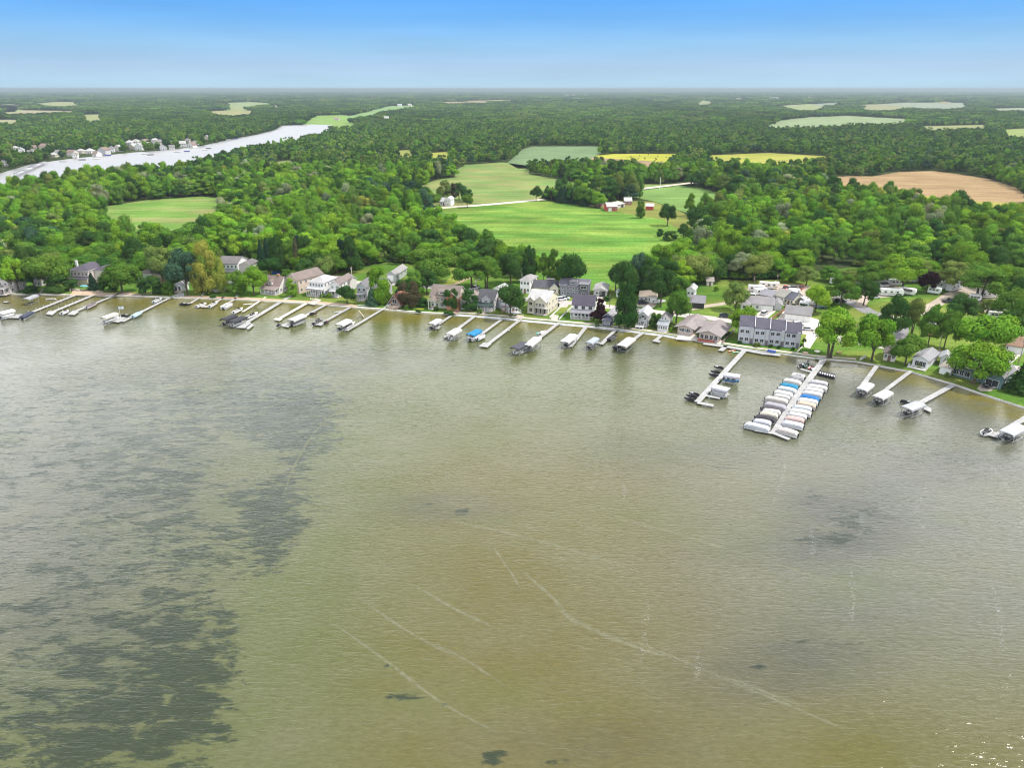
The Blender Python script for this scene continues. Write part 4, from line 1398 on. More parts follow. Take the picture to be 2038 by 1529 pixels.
def block(par, x0, x1, y0, y1, h, roof, pitch, wm, rm, ov=.45, z0=0.0, t=.16, trim=None, wname='wall', rname='roof'):
    "walls and roof of one rectangular volume"
    trim = trim or TRIM
    w, d = x1 - x0, y1 - y0
    mb = MB()
    rf = MB()
    z1 = z0 + h
    mx, my = (x0 + x1) / 2, (y0 + y1) / 2
    if roof == 'gf':
        r = pitch * w / 2
        mb.prism([(x0, z0), (x1, z0), (x1, z1), (mx, z1 + r), (x0, z1)], y0, y1, 'y', 0)
        a = w / 2 + ov
        ze, zr = z1 - pitch * ov + .01, z1 + r + .01
        for s in (-1, 1):
            q = [(mx, zr), (mx + s * a, ze), (mx + s * a, ze + t), (mx, zr + t)]
            rf.prism(q if s > 0 else q[::-1], y0 - ov, y1 + ov, 'y', 0, 1)
    elif roof == 'gs':
        r = pitch * d / 2
        mb.prism([(y0, z0), (y1, z0), (y1, z1), (my, z1 + r), (y0, z1)], x0, x1, 'x', 0)
        a = d / 2 + ov
        ze, zr = z1 - pitch * ov + .01, z1 + r + .01
        for s in (-1, 1):
            q = [(my, zr), (my + s * a, ze), (my + s * a, ze + t), (my, zr + t)]
            rf.prism(q if s > 0 else q[::-1], x0 - ov, x1 + ov, 'x', 0, 1)
    elif roof == 'hip':
        mb.box((mx, my, z0 + h / 2), (w, d, h))
        o = ov
        ze = z1 - .02
        a, b = w / 2 + o, d / 2 + o
        if w >= d:
            rl, r = a - b, pitch * b
            top = [(mx - rl, my, ze + r), (mx + rl, my, ze + r)]
            fs = [(0, 1, 5, 4), (2, 3, 4, 5), (1, 2, 5), (3, 0, 4)]
        else:
            rl, r = b - a, pitch * a
            top = [(mx, my - rl, ze + r), (mx, my + rl, ze + r)]
            fs = [(0, 1, 4), (1, 2, 5, 4), (2, 3, 5), (3, 0, 4, 5)]
        bs = [(mx - a, my - b, ze), (mx + a, my - b, ze), (mx + a, my + b, ze), (mx - a, my + b, ze)]
        lo = [(p[0], p[1], ze - t) for p in bs]
        rf.add(bs + top, fs)
        rf.add(lo + bs, [(3, 2, 1, 0), (0, 1, 5, 4), (1, 2, 6, 5), (2, 3, 7, 6), (3, 0, 4, 7)], 1)
    elif roof == 'shed':
        r = pitch * d
        mb.prism([(y0, z0), (y1, z0), (y1, z1 + r), (y0, z1)], x0, x1, 'x', 0)
        q = [(y0 - ov, z1 - pitch * ov + .01), (y1 + ov, z1 + r + pitch * ov + .01), (y1 + ov, z1 + r + pitch * ov + t), (y0 - ov, z1 - pitch * ov + t)]
        rf.prism(q, x0 - ov, x1 + ov, 'x', 0, 1)
    elif roof == 'flat':
        mb.box((mx, my, z0 + h / 2), (w, d, h))
        rf.box((mx, my, z1 + .12), (w + 2 * ov, d + 2 * ov, .22))
    if wm is not None:
        mb.obj(wname, wm, par)
    rf.obj(rname, [rm, trim], par)
    return z1


def rail(mb, pts, z, h=.95, gap=.9):
    for (a, b) in zip(pts, pts[1:]):
        a, b = Vector((*a, z)), Vector((*b, z))
        n = max(1, int((b - a).length / gap))
        up = Vector((0, 0, h))
        mb.tube(a + up, b + up, .045, k=4)
        mb.tube(a + up * .5, b + up * .5, .03, k=4)
        for i in range(n + 1):
            p = a + (b - a) * i / n
            mb.tube(p, p + up, .035, k=4)


LM = []


def house(label, FL, FR, d, h, roof, pitch, wc, rc, name='house', cat='house', group=None, nf=0, nr=0, nl=None, st=1, ww=1.0, wh=1.25, lm=None, ov=.45, trim=None, porch=None, wings=(), chim=None, dormer=None, deck=None, gdoors=(), big=None, door=True, nb=0):
    a, b = G(*FL), G(*FR)
    w = (b - a).length
    rz = math.atan2(b.y - a.y, b.x - a.x)
    t = thing(name, label, cat, (a + b) / 2, rz, group)
    wm, rm = wallm(wc), roofm(rc)
    tm = TRIM if trim is None else paintm(trim, .5)
    x0, x1 = -w / 2, w / 2
    block(t, x0, x1, 0, d, h, roof, pitch, wm, rm, ov, trim=tm)
    if nl is None:
        nl = nr
    for s in range(st):
        zc = h / st * (s + .55)
        hh = min(wh, h / st * .62)
        for i in range(nf):
            if door and s == 0 and not big and nf % 2 == 1 and i == nf // 2:
                continue
            put_window(t, x0 + w * (i + .5) / nf, -.02, zc, min(ww, w / nf * .7), hh, 0, tm)
        for i in range(nr):
            put_window(t, x1 + .02, d * (i + .5) / nr, zc, min(ww, d / nr * .7), hh, math.pi / 2, tm)
        for i in range(nl):
            put_window(t, x0 - .02, d * (i + .5) / nl, zc, min(ww, d / nl * .7), hh, -math.pi / 2, tm)
    if roof == 'gf' and pitch * w > 4.5 and h > 2.5:
        put_window(t, 0, -.02, h + pitch * w * .16, min(.9, w * .14), min(1.0, pitch * w * .16), 0, tm)
    if door and nf and nf % 2 == 1 and not big:
        MB().box((0, -.03, 1.05), (.95, .08, 2.1)).obj('door', paintm((.16, .1, .08)), t)
    if big:                                             # rows of large glass
        for (fx, z, bw, bh) in big:
            put_window(t, x0 + w * fx, -.02, z, bw, bh, 0, tm)
    for g in gdoors:
        face, f, gw, gh = g[:4]
        gm = paintm(g[4] if len(g) > 4 else (.72, .72, .71), .5)
        mb = MB().box((0, -.03, gh / 2), (gw, .07, gh))
        for k in range(1, 4):
            mb.box((0, -.075, gh * k / 4), (gw, .02, .05))
        if face == 'f':
            mb.obj('garage_door', gm, t, loc=(x0 + w * f, 0, .01))
        else:
            mb.obj('garage_door', gm, t, loc=(x1, d * f, .01), rz=math.pi / 2)
    if porch:
        f0, f1, pd, pz, n = porch[:5]
        o = porch[5] if len(porch) > 5 else {}
        px0, px1 = x0 + w * f0, x0 + w * f1
        prm = roofm(o.get('roof', rc))
        fz = o.get('floor', .35)
        MB().box(((px0 + px1) / 2, -pd / 2 - .003, fz / 2), (px1 - px0, pd, fz)).obj('porch_floor', mat('porch_board', (.42, .39, .36), .8, .15), t)
        k = o.get('pitch', .28)
        if o.get('gable'):
            block(t, px0, px1, -pd, -.02, .25, 'gf', o.get('pitch', .7), wm, prm, .3, z0=pz, trim=tm, wname='porch_gable', rname='porch_roof')
        else:
            rf = MB()
            rf.prism([(-pd - .35, pz - k * .35), (-.003, pz + k * pd), (-.003, pz + k * pd + .14), (-pd - .35, pz - k * .35 + .14)], px0 - .3, px1 + .3, 'x', 0, 1)
            rf.obj('porch_roof', [prm, tm], t)
        for i in range(n):
            xx = px0 + .12 + (px1 - px0 - .24) * i / max(1, n - 1)
            MB().box((xx, -pd + .14, (fz + pz) / 2), (.2, .2, pz - fz)).obj('porch_post', tm, t)
        if o.get('rail'):
            mb = MB()
            rail(mb, [(px0 + .1, -.1), (px0 + .1, -pd + .14), (px1 - .1, -pd + .14), (px1 - .1, -.1)], fz)
            mb.obj('railing', tm, t)
        if o.get('upper'):
            z2 = o['upper']
            MB().box(((px0 + px1) / 2, -pd / 2 - .003, z2), (px1 - px0, pd, .2)).obj('balcony', tm, t)
            mb = MB()
            rail(mb, [(px0 + .1, -.1), (px0 + .1, -pd + .14), (px1 - .1, -pd + .14), (px1 - .1, -.1)], z2 + .1, gap=.45)
            mb.obj('railing', tm, t)
    for q in wings:
        block(t, q['x'][0], q['x'][1], q['y'][0], q['y'][1], q['h'], q['roof'], q.get('pitch', pitch), wallm(q.get('wc', wc)), roofm(q.get('rc', rc)), q.get('ov', .4), q.get('z', 0), trim=tm)
        for (fx, z, bw, bh) in q.get('win', ()):
            put_window(t, q['x'][0] + (q['x'][1] - q['x'][0]) * fx, q['y'][0] - .02, z, bw, bh, 0, tm)
        for (fy, z, bw, bh) in q.get('rwin', ()):
            put_window(t, q['x'][1] + .02, q['y'][0] + (q['y'][1] - q['y'][0]) * fy, z, bw, bh, math.pi / 2, tm)
    if chim:
        cx, cy, cz, cc = chim
        mb = MB().box((x0 + w * cx, d * cy, cz / 2 + .8), (.9, .7, cz - 1.6)).box((x0 + w * cx, d * cy, cz + .06), (1.05, .85, .12))
        mb.obj('chimney', wallm(cc), t)
    if dormer:
        for (fx, dw, kind, zz) in dormer:
            yb = (zz - h) / pitch if roof == 'gs' else 1.5
            block(t, x0 + w * fx - dw / 2, x0 + w * fx + dw / 2, max(.3, yb * .45), max(2.5, yb * 1.0 + 2.4), 1.45, 'gf' if kind == 'gable' else 'shed', .75 if kind == 'gable' else .12, wm, rm, .22, z0=zz, t=.12, trim=tm, wname='dormer_wall', rname='dormer_roof')
            put_window(t, x0 + w * fx, max(.3, yb * .45) - .02, zz + .85, dw * .6, .75, 0, tm)
    if deck:
        f0, f1, dd, z, cc, rl = deck
        dx0, dx1 = x0 + w * f0, x0 + w * f1
        yo = -.01 if not porch else -porch[2] - .01
        MB().box(((dx0 + dx1) / 2, yo - dd / 2, z - .1), (dx1 - dx0, dd, .2)).obj('deck', mat('deck_' + hexc(cc), cc, .8, .2, 1.5), t)
        for i in range(3):
            MB().box((dx0 + .15 + (dx1 - dx0 - .3) * i / 2, yo - dd + .15, (z - .2) / 2), (.2, .2, z - .2)).obj('deck_post', tm, t)
        if rl:
            mb = MB()
            rail(mb, [(dx0 + .1, yo - .05), (dx0 + .1, yo - dd + .1), (dx1 - .1, yo - dd + .1), (dx1 - .1, yo - .05)], z, gap=.5)
            mb.obj('railing', tm, t)
    LM.append((lm or label, (t.location.x, t.location.y + d / 2)))
    return t


# ------------------------------------------------------------------ docks, boats, lifts
def seg_boxes(mb, pts, w, z, th=.16, zs=.0):
    for i in range(len(pts) - 1):
        a, b = Vector((*pts[i][:2], 0)), Vector((*pts[i + 1][:2], 0))
        d = b - a
        L = d.length
        d.normalize()
        ext = w / 2 if i < len(pts) - 2 else 0
        nn = Vector((-d.y, d.x, 0)) * w / 2
        k = max(1, round((L + ext) / 3.0))
        g = .05
        for j in range(k):                              # separate dock sections with thin gaps
            s0, s1 = (L + ext) * j / k + (g if j else 0), (L + ext) * (j + 1) / k
            p, q = a + d * s0, a + d * s1
            zz = z + .003 * i
            poly = [p - nn, q - nn, q + nn, p + nn]
            mb.add([(v.x, v.y, zz - th) for v in poly] + [(v.x, v.y, zz) for v in poly], [(0, 3, 2, 1), (4, 5, 6, 7), (0, 1, 5, 4), (1, 2, 6, 5), (2, 3, 7, 6), (3, 0, 4, 7)])


DZ = .62


def dock(label, pts, w=1.5, plats=(), m=None, posts=True, hi=.3, name='dock', pw=None, extra=()):
    wp = [P(x, y, DZ) for x, y in pts]
    t = thing(name, label, 'dock', (wp[0].x, wp[0].y, 0), 0, 'docks along the shore')
    o = Vector((wp[0].x, wp[0].y, 0))
    loc = [(p.x - o.x, p.y - o.y) for p in wp]
    mb = MB()
    w = w * .86
    seg_boxes(mb, loc, w, DZ)
    mb.obj('deck', m or DOCKM, t)
    for i, e in enumerate(extra):                       # side fingers: (pixel a, pixel b, width)
        mb = MB()
        a, b = P(*e[0], DZ) - o, P(*e[1], DZ) - o
        seg_boxes(mb, [(a.x, a.y), (b.x, b.y)], e[2], DZ - .012 - .004 * i)
        mb.obj('finger', m or DOCKM, t)
    for i, q in enumerate(plats):                       # platforms: pixel corner lists
        vs = [P(x, y, DZ) - o for x, y in q]
        ar = sum(vs[k].x * vs[(k + 1) % len(vs)].y - vs[(k + 1) % len(vs)].x * vs[k].y for k in range(len(vs)))
        if ar < 0:
            vs = vs[::-1]
        MB().prism([(v.x, v.y) for v in vs], DZ - .17, DZ + .014 + .004 * i, 'z').obj('platform', m or DOCKM, t)
    if posts:
        pm = MB().tube((0, 0, -1.2), (0, 0, DZ + hi), .05, k=6).mesh('post', STEEL if posts == 1 else paintm((.7, .7, .7)))
        for i in range(len(loc) - 1):
            a, b = Vector((*loc[i], 0)), Vector((*loc[i + 1], 0))
            d = (b - a)
            n = max(1, int(d.length / (6 if posts == 1 else 4)))
            nn = Vector((-d.y, d.x, 0)).normalized() * (w / 2 + .05)
            for j in range(n + 1):
                if i and j == 0:
                    continue
                for s in (-1, 1):
                    p = a + d * j / n + nn * s
                    link('post', pm, t, (p.x, p.y, 0))
    return t


def hull_mesh(L, W, Hh, mats):
    mb = MB()
    rings = []
    st = [(-.5, .88, 0, .0), (-.25, 1, 0, .0), (.05, 1, .02, .0), (.25, .86, .06, .03), (.4, .5, .14, .08), (.48, .18, .22, .13), (.5, .04, .28, .15)]
    for f, w, k, g in st:
        x, hw = f * L, w * W / 2
        rings.append([(x, -hw, Hh * (1 + g)), (x, -hw * .86, Hh * (.35 + k)), (x, 0, Hh * (-.25 + k * 1.6)), (x, hw * .86, Hh * (.35 + k)), (x, hw, Hh * (1 + g))])
    mb.loft(rings, False, False, 0)
    # transom, fore deck, cockpit sole
    mb.add(rings[0], [(0, 1, 2, 3, 4)], 0)
    for a, b in ((3, 4), (4, 5), (5, 6)):
        q = [rings[a][0], rings[b][0], rings[b][4], rings[a][4]]
        mb.add(q, [(0, 1, 2, 3)], 0)
    for a, b in ((0, 1), (1, 2), (2, 3)):
        ra, rb = rings[a], rings[b]
        for s, e in ((0, 1), (4, -1)):
            i0, i1 = Vector(ra[s]), Vector(rb[s])
            j0, j1 = i0 + Vector((0, e * W * .1, 0)), i1 + Vector((0, e * W * .1, 0))
            k0, k1 = j0 - Vector((0, 0, Hh * .55)), j1 - Vector((0, 0, Hh * .55))
            mb.add([i0, i1, j1, j0], [(0, 1, 2, 3)], 0)
            mb.add([j0, j1, k1, k0], [(0, 1, 2, 3)], 1)
        mb.add([(ra[0][0], -W / 2, Hh * .45), (rb[0][0], -W / 2, Hh * .45), (rb[0][0], W / 2, Hh * .45), (ra[0][0], W / 2, Hh * .45)], [(0, 1, 2, 3)], 1)
    r = rings[3]
    mb.add([r[0], r[4], (r[4][0], r[4][1], Hh * .45), (r[0][0], r[0][1], Hh * .45)], [(0, 1, 2, 3)], 1)
    return mb.mesh('hull', mats, False)


def motor(par, x, z=.55, m=BLACK):
    mb = MB().box((x, 0, z + .25), (.5, .36, .45), 0, None, .75).box((x - .05, 0, z - .35), (.18, .14, .8))
    return mb.obj('motor', m, par)


def runabout(label, c, rz, L=5.6, W=2.1, col=(.75, .75, .76), z=.25, seat=(.6, .58, .55), cover=None, tower=False, ws=(.03, .03, .035)):
    t = thing('boat', label, 'boat', (c.x, c.y, z), rz, 'boats by the docks')
    link('hull', hull_mesh(L, W, .85, [paintm(col, .25), mat('boat_floor', (.3, .29, .28), .8, .2)]), t)
    mb = MB()
    s = [(L * .16, -W * .42, .85), (L * .27, 0, .95), (L * .16, W * .42, .85), (L * .08, W * .38, 1.32), (L * .17, 0, 1.4), (L * .08, -W * .38, 1.32)]
    mb.add(s, [(0, 1, 4, 5), (1, 2, 3, 4)])
    mb.obj('windshield', mat('boat_glass_' + hexc(ws), ws, .15, .1, spec=.6), t)
    for yy in (-.5, .5):
        MB().box((-.1, yy, .65), (.55, .55, .5)).box((-.35, yy, 1.0), (.14, .52, .5)).obj('seat', paintm(seat), t)
    MB().box((-L * .36, 0, .65), (.6, W * .72, .5)).obj('bench', paintm(seat), t)
    motor(t, -L * .5 - .1, .6)
    if cover:
        mb = MB()
        rings = []
        for f, w, h in ((-.5, .92, .05), (-.3, 1.03, .35), (0, 1.05, .6), (.2, .92, .42), (.42, .5, .25), (.51, .05, .2)):
            x = f * L
            rings.append([(x, w * W / 2 * k, .8 + h * (1 - abs(k) ** 2.2)) for k in (-1, -.75, -.4, 0, .4, .75, 1)])
        mb.loft(rings, False, False)
        mb.add(rings[0], [tuple(range(7))])
        mb.obj('cover', fabm(cover), t)
    if tower:
        mb = MB()
        for yy in (-W * .44, W * .44):
            mb.tube((.3, yy, .85), (-.1, yy * .8, 2.1), .05, k=6)
            mb.tube((-.7, yy, .85), (-.3, yy * .8, 2.1), .05, k=6)
        mb.tube((-.2, -W * .36, 2.1), (-.2, W * .36, 2.1), .06, k=6)
        mb.obj('tower', BLACK, t)
    return t


def pontoon(label, c, rz, L=7.0, W=2.5, cover=None, fence=(.55, .55, .56), top=None, z=.25, seat=(.62, .6, .56), group='boats by the docks', mot=True, hump=.0, name='pontoon_boat'):
    t = thing(name, label, 'pontoon boat', (c.x, c.y, z), rz, group)
    for yy in (-W * .34, W * .34):
        mb = MB().tube((-L / 2, yy, .1), (L * .4, yy, .1), .33, k=10).tube((L * .4, yy, .1), (L * .52, yy, .22), .33, .05, k=10)
        mb.obj('pontoon', ALU, t)
    MB().box((0, 0, .5), (L, W, .12)).obj('deck', mat('boat_floor', (.3, .29, .28), .8, .2), t)
    if cover is None:
        mb = MB()
        for yy in (-W / 2 + .04, W / 2 - .04):
            mb.box((-.02 * L, yy, .95), (L * .84, .05, .62)).box((-.02 * L, yy, 1.32), (L * .86, .07, .06))
        mb.box((L * .41, 0, .95), (.05, W - .2, .62)).box((-L * .44, 0, .95), (.05, W - .2, .62))
        mb.obj('fence', paintm(fence, .35), t)
        for x, yy, sx, sy in ((L * .27, -W * .33, L * .24, .6), (L * .27, W * .33, L * .24, .6), (-L * .3, W * .3, L * .22, .65), (-L * .33, -W * .25, .65, W * .3)):
            MB().box((x, yy, .76), (sx, sy, .38)).box((x, yy * 1.2, 1.05), (sx, .16, .3)).obj('seat', paintm(seat), t)
        MB().box((.1, -W * .25, .95), (.5, .6, .8), 0, None, .8).obj('console', paintm((.5, .5, .52)), t)
        if top:
            mb = MB()
            rings = [[(x, W * .46 * k, 2.55 + .16 * (1 - abs(k) ** 2) - .1 * (abs(x) > .2 * L)) for k in (-1, -.5, 0, .5, 1)] for x in (-L * .28, -L * .2, 0, L * .12)]
            mb.loft(rings, False, False)
            mb.obj('bimini_top', fabm(top), t)
            mb = MB()
            for yy in (-W * .46, W * .46):
                mb.tube((-L * .1, yy, 1.2), (-L * .28, yy, 2.5), .025, k=5).tube((-L * .1, yy, 1.2), (L * .12, yy, 2.5), .025, k=5)
            mb.obj('bimini_frame', ALU, t)
    else:
        mb = MB()
        rings = []
        rr = random.Random(int(c.x * 100) % 9973)
        n = 9
        for i in range(n + 1):
            f = i / n
            x = (f - .5) * L * 1.01
            e = min(1, .55 + 4 * min(f, 1 - f))
            hgt = (.95 + hump * math.sin(f * math.pi) + rr.uniform(-.05, .05)) * (e if min(f, 1 - f) > 0 else .5)
            wd = W * .53 * (1 if 0 < i < n else .93)
            rings.append([(x, wd * y, .55 + hgt * zz) for y, zz in ((-1.0, -.22), (-1.02, .35), (-.93, .68), (-.6, .88), (0, 1.0), (.6, .88), (.93, .68), (1.02, .35), (1.0, -.22))])
        mb.loft(rings, False, False)
        mb.add(rings[0], [tuple(range(9))])
        mb.add(rings[-1], [tuple(range(9))[::-1]])
        mb.obj('cover', fabm(cover), t, smooth=False)
    if mot:
        motor(t, -L / 2 - .15, .55)
    return t


def lift(label, a, b, w, col, zc=2.7, skirt=.55, name='boat_lift', posts=(.4, .41, .42), arch=.42, group='covered boat lifts', ends=True):
    "canopied lift: a and b are the pixels of its two ridge ends"
    A, B = P(*a, zc + .4), P(*b, zc + .4)
    c = (A + B) / 2
    L = (B - A).length
    rz = math.atan2(B.y - A.y, B.x - A.x)
    t = thing(name, label, 'boat lift', (c.x, c.y, 0), rz, group)
    prof = [(-1, -skirt), (-1, 0), (-.86, arch * .55), (-.5, arch * .9), (0, arch), (.5, arch * .9), (.86, arch * .55), (1, 0), (1, -skirt)]
    rings = []
    for i, f in enumerate((-.5, -.47, -.25, 0, .25, .47, .5)):
        k = .95 if abs(f) == .5 else 1
        rings.append([(f * L, w / 2 * y * k, zc + zz - (.12 if abs(f) == .5 and zz > 0 else 0) - (.03 if abs(f) in (0, .25) and zz > 0 else 0)) for y, zz in prof])
    mb = MB()
    mb.loft(rings, False, False)
    if ends:
        mb.add(rings[0], [tuple(range(1, 8))])
        mb.add(rings[-1], [tuple(range(1, 8))[::-1]])
    mb.obj('canopy', fabm(col), t)
    pm = MB().box((0, 0, (zc - 1) / 2), (.11, .11, zc + 1)).mesh('post', STEEL)
    for sx in (-.36, .36):
        for sy in (-.47, .47):
            link('post', pm, t, (sx * L, sy * w, 0))
    mb = MB()
    for sy in (-.47, .47):
        mb.box((0, sy * w, .45), (L * .74, .12, .16))
    for sx in (-.3, .3):
        mb.box((sx * L, 0, .3), (.14, w * .94, .14))
    mb.obj('cradle', STEEL, t)
    return t, Vector((c.x, c.y, 0)), rz, L


def jet_ski(label, x, y, rz, col=(.02, .02, .025), acc=(.5, .5, .52), z=.2, group='jet skis at the docks'):
    p = P(x, y, z)
    t = thing('jet_ski', label, 'jet ski', (p.x, p.y, z), rz, group)
    mb = MB()
    rings = []
    for f, w, h, k in ((-1.6, .5, .45, 0), (-.8, .58, .5, 0), (.2, .56, .55, 0), (1.0, .42, .62, .1), (1.5, .15, .6, .3), (1.65, .03, .58, .4)):
        rings.append([(f, -w, h), (f, -w * .9, h * .45 + k * .3), (f, 0, -.1 + k), (f, w * .9, h * .45 + k * .3), (f, w, h), (f, 0, h + .1)])
    mb.loft(rings, True, True)
    mb.obj('hull', paintm(col, .25), t)
    MB().loft([[(x2, -.2, .55), (x2, -.17, .55 + hh), (x2, .17, .55 + hh), (x2, .2, .55)] for x2, hh in ((-1.4, .3), (-.6, .4), (.1, .33))], True, True).obj('seat', BLACK, t)
    MB().loft([[(.15, -.22, .6), (.15, -.18, .95), (.15, .18, .95), (.15, .22, .6)], [(1.2, -.12, .62), (1.2, -.05, .72), (1.2, .05, .72), (1.2, .12, .62)]], True, True).obj('cowl', paintm(acc, .3), t)
    MB().tube((.2, -.4, 1.08), (.2, .4, 1.08), .035, k=6).tube((.3, 0, .9), (.2, 0, 1.08), .05, k=6).obj('handlebar', BLACK, t)
    return t


def open_shell(name, label, cat, c, rz, L, W, Hh, col, z, group, inner=(.3, .3, .3), seats=2):
    "kayaks and rowing boats"
    t = thing(name, label, cat, (c.x, c.y, z), rz, group)
    mb = MB()
    n = 10
    ro, ri = [], []
    for i in range(n + 1):
        f = -1 + 2 * i / n
        w = max(.03, (1 - abs(f) ** 2.4)) * W / 2
        s = Hh * (1 + .25 * f * f)
        x = f * L / 2
        ro.append([(x, -w, s), (x, -w * .75, s * .35), (x, 0, 0), (x, w * .75, s * .35), (x, w, s)])
        ri.append([(x * .95, -w * .85, s - .01), (x * .93, -w * .6, s * .5), (x * .93, w * .6, s * .5), (x * .95, w * .85, s - .01)])
    mb.loft(ro, False, False, 0)
    mb.loft([r[::-1] for r in ri[1:-1]], False, False, 1)
    for a, b in ((0, 0), (4, 3)):
        for i in range(1, n - 1):
            mb.add([ro[i][a], ro[i + 1][a], ri[i + 1][b], ri[i][b]], [(0, 1, 2, 3)], 0)
    mb.obj('hull', [paintm(col, .3), mat('shell_' + hexc(inner), inner, .7, .1)], t)
    for i in range(seats):
        MB().box(((i - (seats - 1) / 2) * L * .28, 0, Hh * .72), (L * .07, W * .62, .05)).obj('seat', WOODM if cat != 'kayak' else BLACK, t)
    return t


# ------------------------------------------------------------------ vehicles and yard things
def wheel_mesh(r, w):
    k = ('wheel', r, w)
    if k not in WCACHE:
        mb = MB().tube((0, -w / 2, 0), (0, w / 2, 0), r, k=14, mi=0).tube((0, -w / 2 - .01, 0), (0, w / 2 + .01, 0), r * .58, k=10, mi=1)
        WCACHE[k] = mb.mesh('wheel', [RUBBER, STEEL])
    return WCACHE[k]


def car(label, x, y, rz, col, kind='suv', group='cars parked by the houses'):
    p = G(x, y, .05)
    t = thing('truck' if kind == 'pickup' else 'car', label, 'truck' if kind == 'pickup' else 'car', p, rz, group)
    L, W = (5.4, 1.95) if kind == 'pickup' else (4.7, 1.85)
    hb, hr = (.95, 1.75) if kind != 'sedan' else (.82, 1.42)
    mb = MB()
    rings = [[(f * L, -W / 2 * k, .3), (f * L, -W / 2 * k, z * .85), (f * L, -W / 2 * k * .92, z), (f * L, W / 2 * k * .92, z), (f * L, W / 2 * k, z * .85), (f * L, W / 2 * k, .3)]
             for f, k, z in ((-.5, .93, hb * .95), (-.46, 1, hb), (.15, 1, hb), (.4, 1, hb * .9), (.48, .95, hb * .8), (.5, .88, hb * .7))]
    mb.loft(rings, True, True)
    mb.obj('body', paintm(col, .2), t)
    c0, c1, c2, c3 = {'pickup': (-.12, -.06, .12, .24), 'suv': (-.49, -.42, .12, .27), 'sedan': (-.4, -.25, .08, .24)}[kind]
    mb = MB()
    mb.loft([[(c0 * L, -W * .46, hb), (c0 * L, W * .46, hb), (c3 * L, W * .46, hb), (c3 * L, -W * .46, hb)], [(c1 * L, -W * .38, hr - .08), (c1 * L, W * .38, hr - .08), (c2 * L, W * .38, hr - .08), (c2 * L, -W * .38, hr - .08)]], True, True)
    mb.obj('window', GLASS, t)
    MB().box(((c1 + c2) / 2 * L, 0, hr - .04), ((c2 - c1) * L, W * .76, .09)).obj('roof', paintm(col, .2), t)
    if kind == 'pickup':
        MB().box((-.3 * L, 0, hb - .1), (.34 * L, W * .8, .24)).obj('bed', DARK, t)
    for sx in (-.31, .32):
        for sy in (-1, 1):
            link('wheel', wheel_mesh(.36, .24), t, (sx * L, sy * (W / 2 - .1), .36))
    return t


def camper(label, a, b, h=3.0, w=2.5, col=(.72, .71, .69), stripe=None, awning=None, fifth=False, motor_home=False):
    A, B = G(*a), G(*b)
    L = (B - A).length
    rz = math.atan2(B.y - A.y, B.x - A.x)
    t = thing('camper_trailer', label, 'camper', (A + B) / 2, rz, 'campers in the trailer park')
    z0 = .55
    prof = [(-L / 2, z0), (L / 2 - .5, z0), (L / 2, z0 + .9), (L / 2 - .1, h - .5), (L / 2 - .5, h), (-L / 2 + .1, h), (-L / 2, h - .2)]
    if fifth:
        prof = [(-L / 2, z0), (L / 2 - 2.2, z0), (L / 2 - 2.1, z0 + 1.0), (L / 2 - .1, z0 + 1.1), (L / 2, h - .6), (L / 2 - .5, h + .3), (L / 2 - 2.4, h + .3), (L / 2 - 2.8, h), (-L / 2 + .1, h), (-L / 2, h - .2)]
    mb = MB()
    mb.prism(prof, -w / 2, w / 2, 'y')
    mb.obj('body', paintm(col, .35), t)
    if stripe:
        for s in (-1, 1):
            MB().box((-.2, s * (w / 2 + .012), z0 + .75), (L - 1.6, .02, .28)).obj('stripe', paintm(stripe), t)
    for i in range(3):
        for s in (-1, 1):
            o = put_window(t, -L / 2 + L * (.2 + .26 * i), s * (w / 2 + .01), z0 + 1.55, .9, .6, 0 if s < 0 else math.pi, BLACK)
    MB().box((L * .12, -w / 2 - .015, z0 + 1.05), (.7, .04, 1.85)).obj('door', paintm((.6, .6, .6)), t)
    for xx in (-L * .2, L * .15):
        MB().box((xx, 0, h + .14), (.9, .7, .26), 0, None, .85).obj('air_conditioner', paintm((.62, .62, .62)), t)
    for sx in (-.55, .35):
        for s in (-1, 1):
            link('wheel', wheel_mesh(.36, .24), t, (-L * .08 + sx, s * (w / 2 - .12), .36))
    MB().box((L / 2 + .45, 0, .55), (1.1, .12, .12)).box((L / 2 + .9, 0, .3), (.1, .1, .6)).obj('hitch', BLACK, t)
    if awning:
        mb = MB().prism([(-w / 2 - 2.2, z0 + 1.75), (-w / 2 - .02, z0 + 2.2), (-w / 2 - .02, z0 + 2.25), (-w / 2 - 2.2, z0 + 1.8)], -L * .3, L * .25, 'x')
        mb.obj('awning', fabm(awning), t)
        for xx in (-L * .29, L * .24):
            MB().tube((xx, -w / 2 - 2.15, 0), (xx, -w / 2 - 2.15, z0 + 1.78), .03, k=5).obj('awning_post', ALU, t)
    return t


def pole(label, x, y, top, r=.14, arms=True, m=None, light=False, name='utility_pole', cat='utility pole'):
    p = G(x, y)
    h = (y - top) / ppm(x, y) / cos(math.atan2(CH, p.y))
    t = thing(name, label, cat, p, RN.uniform(-.4, .4), 'poles along the roads')
    MB().tube((0, 0, -.3), (0, 0, h), r, r * .7, k=8).obj('shaft', m or mat('pole_wood', (.2, .17, .14), .9, .2, 2), t)
    if arms:
        MB().box((0, 0, h - .5), (2.0, .12, .12)).obj('crossarm', WOODM, t)
        MB().tube((-.35, 0, h - 1.5), (-.35, 0, h - .8), .2, k=8).obj('transformer', STEEL, t)
    if light:
        MB().tube((0, 0, h - .3), (.9, 0, h), .05, k=5).box((1.1, 0, h), (.5, .2, .1)).obj('lamp_arm', STEEL, t)
    return t


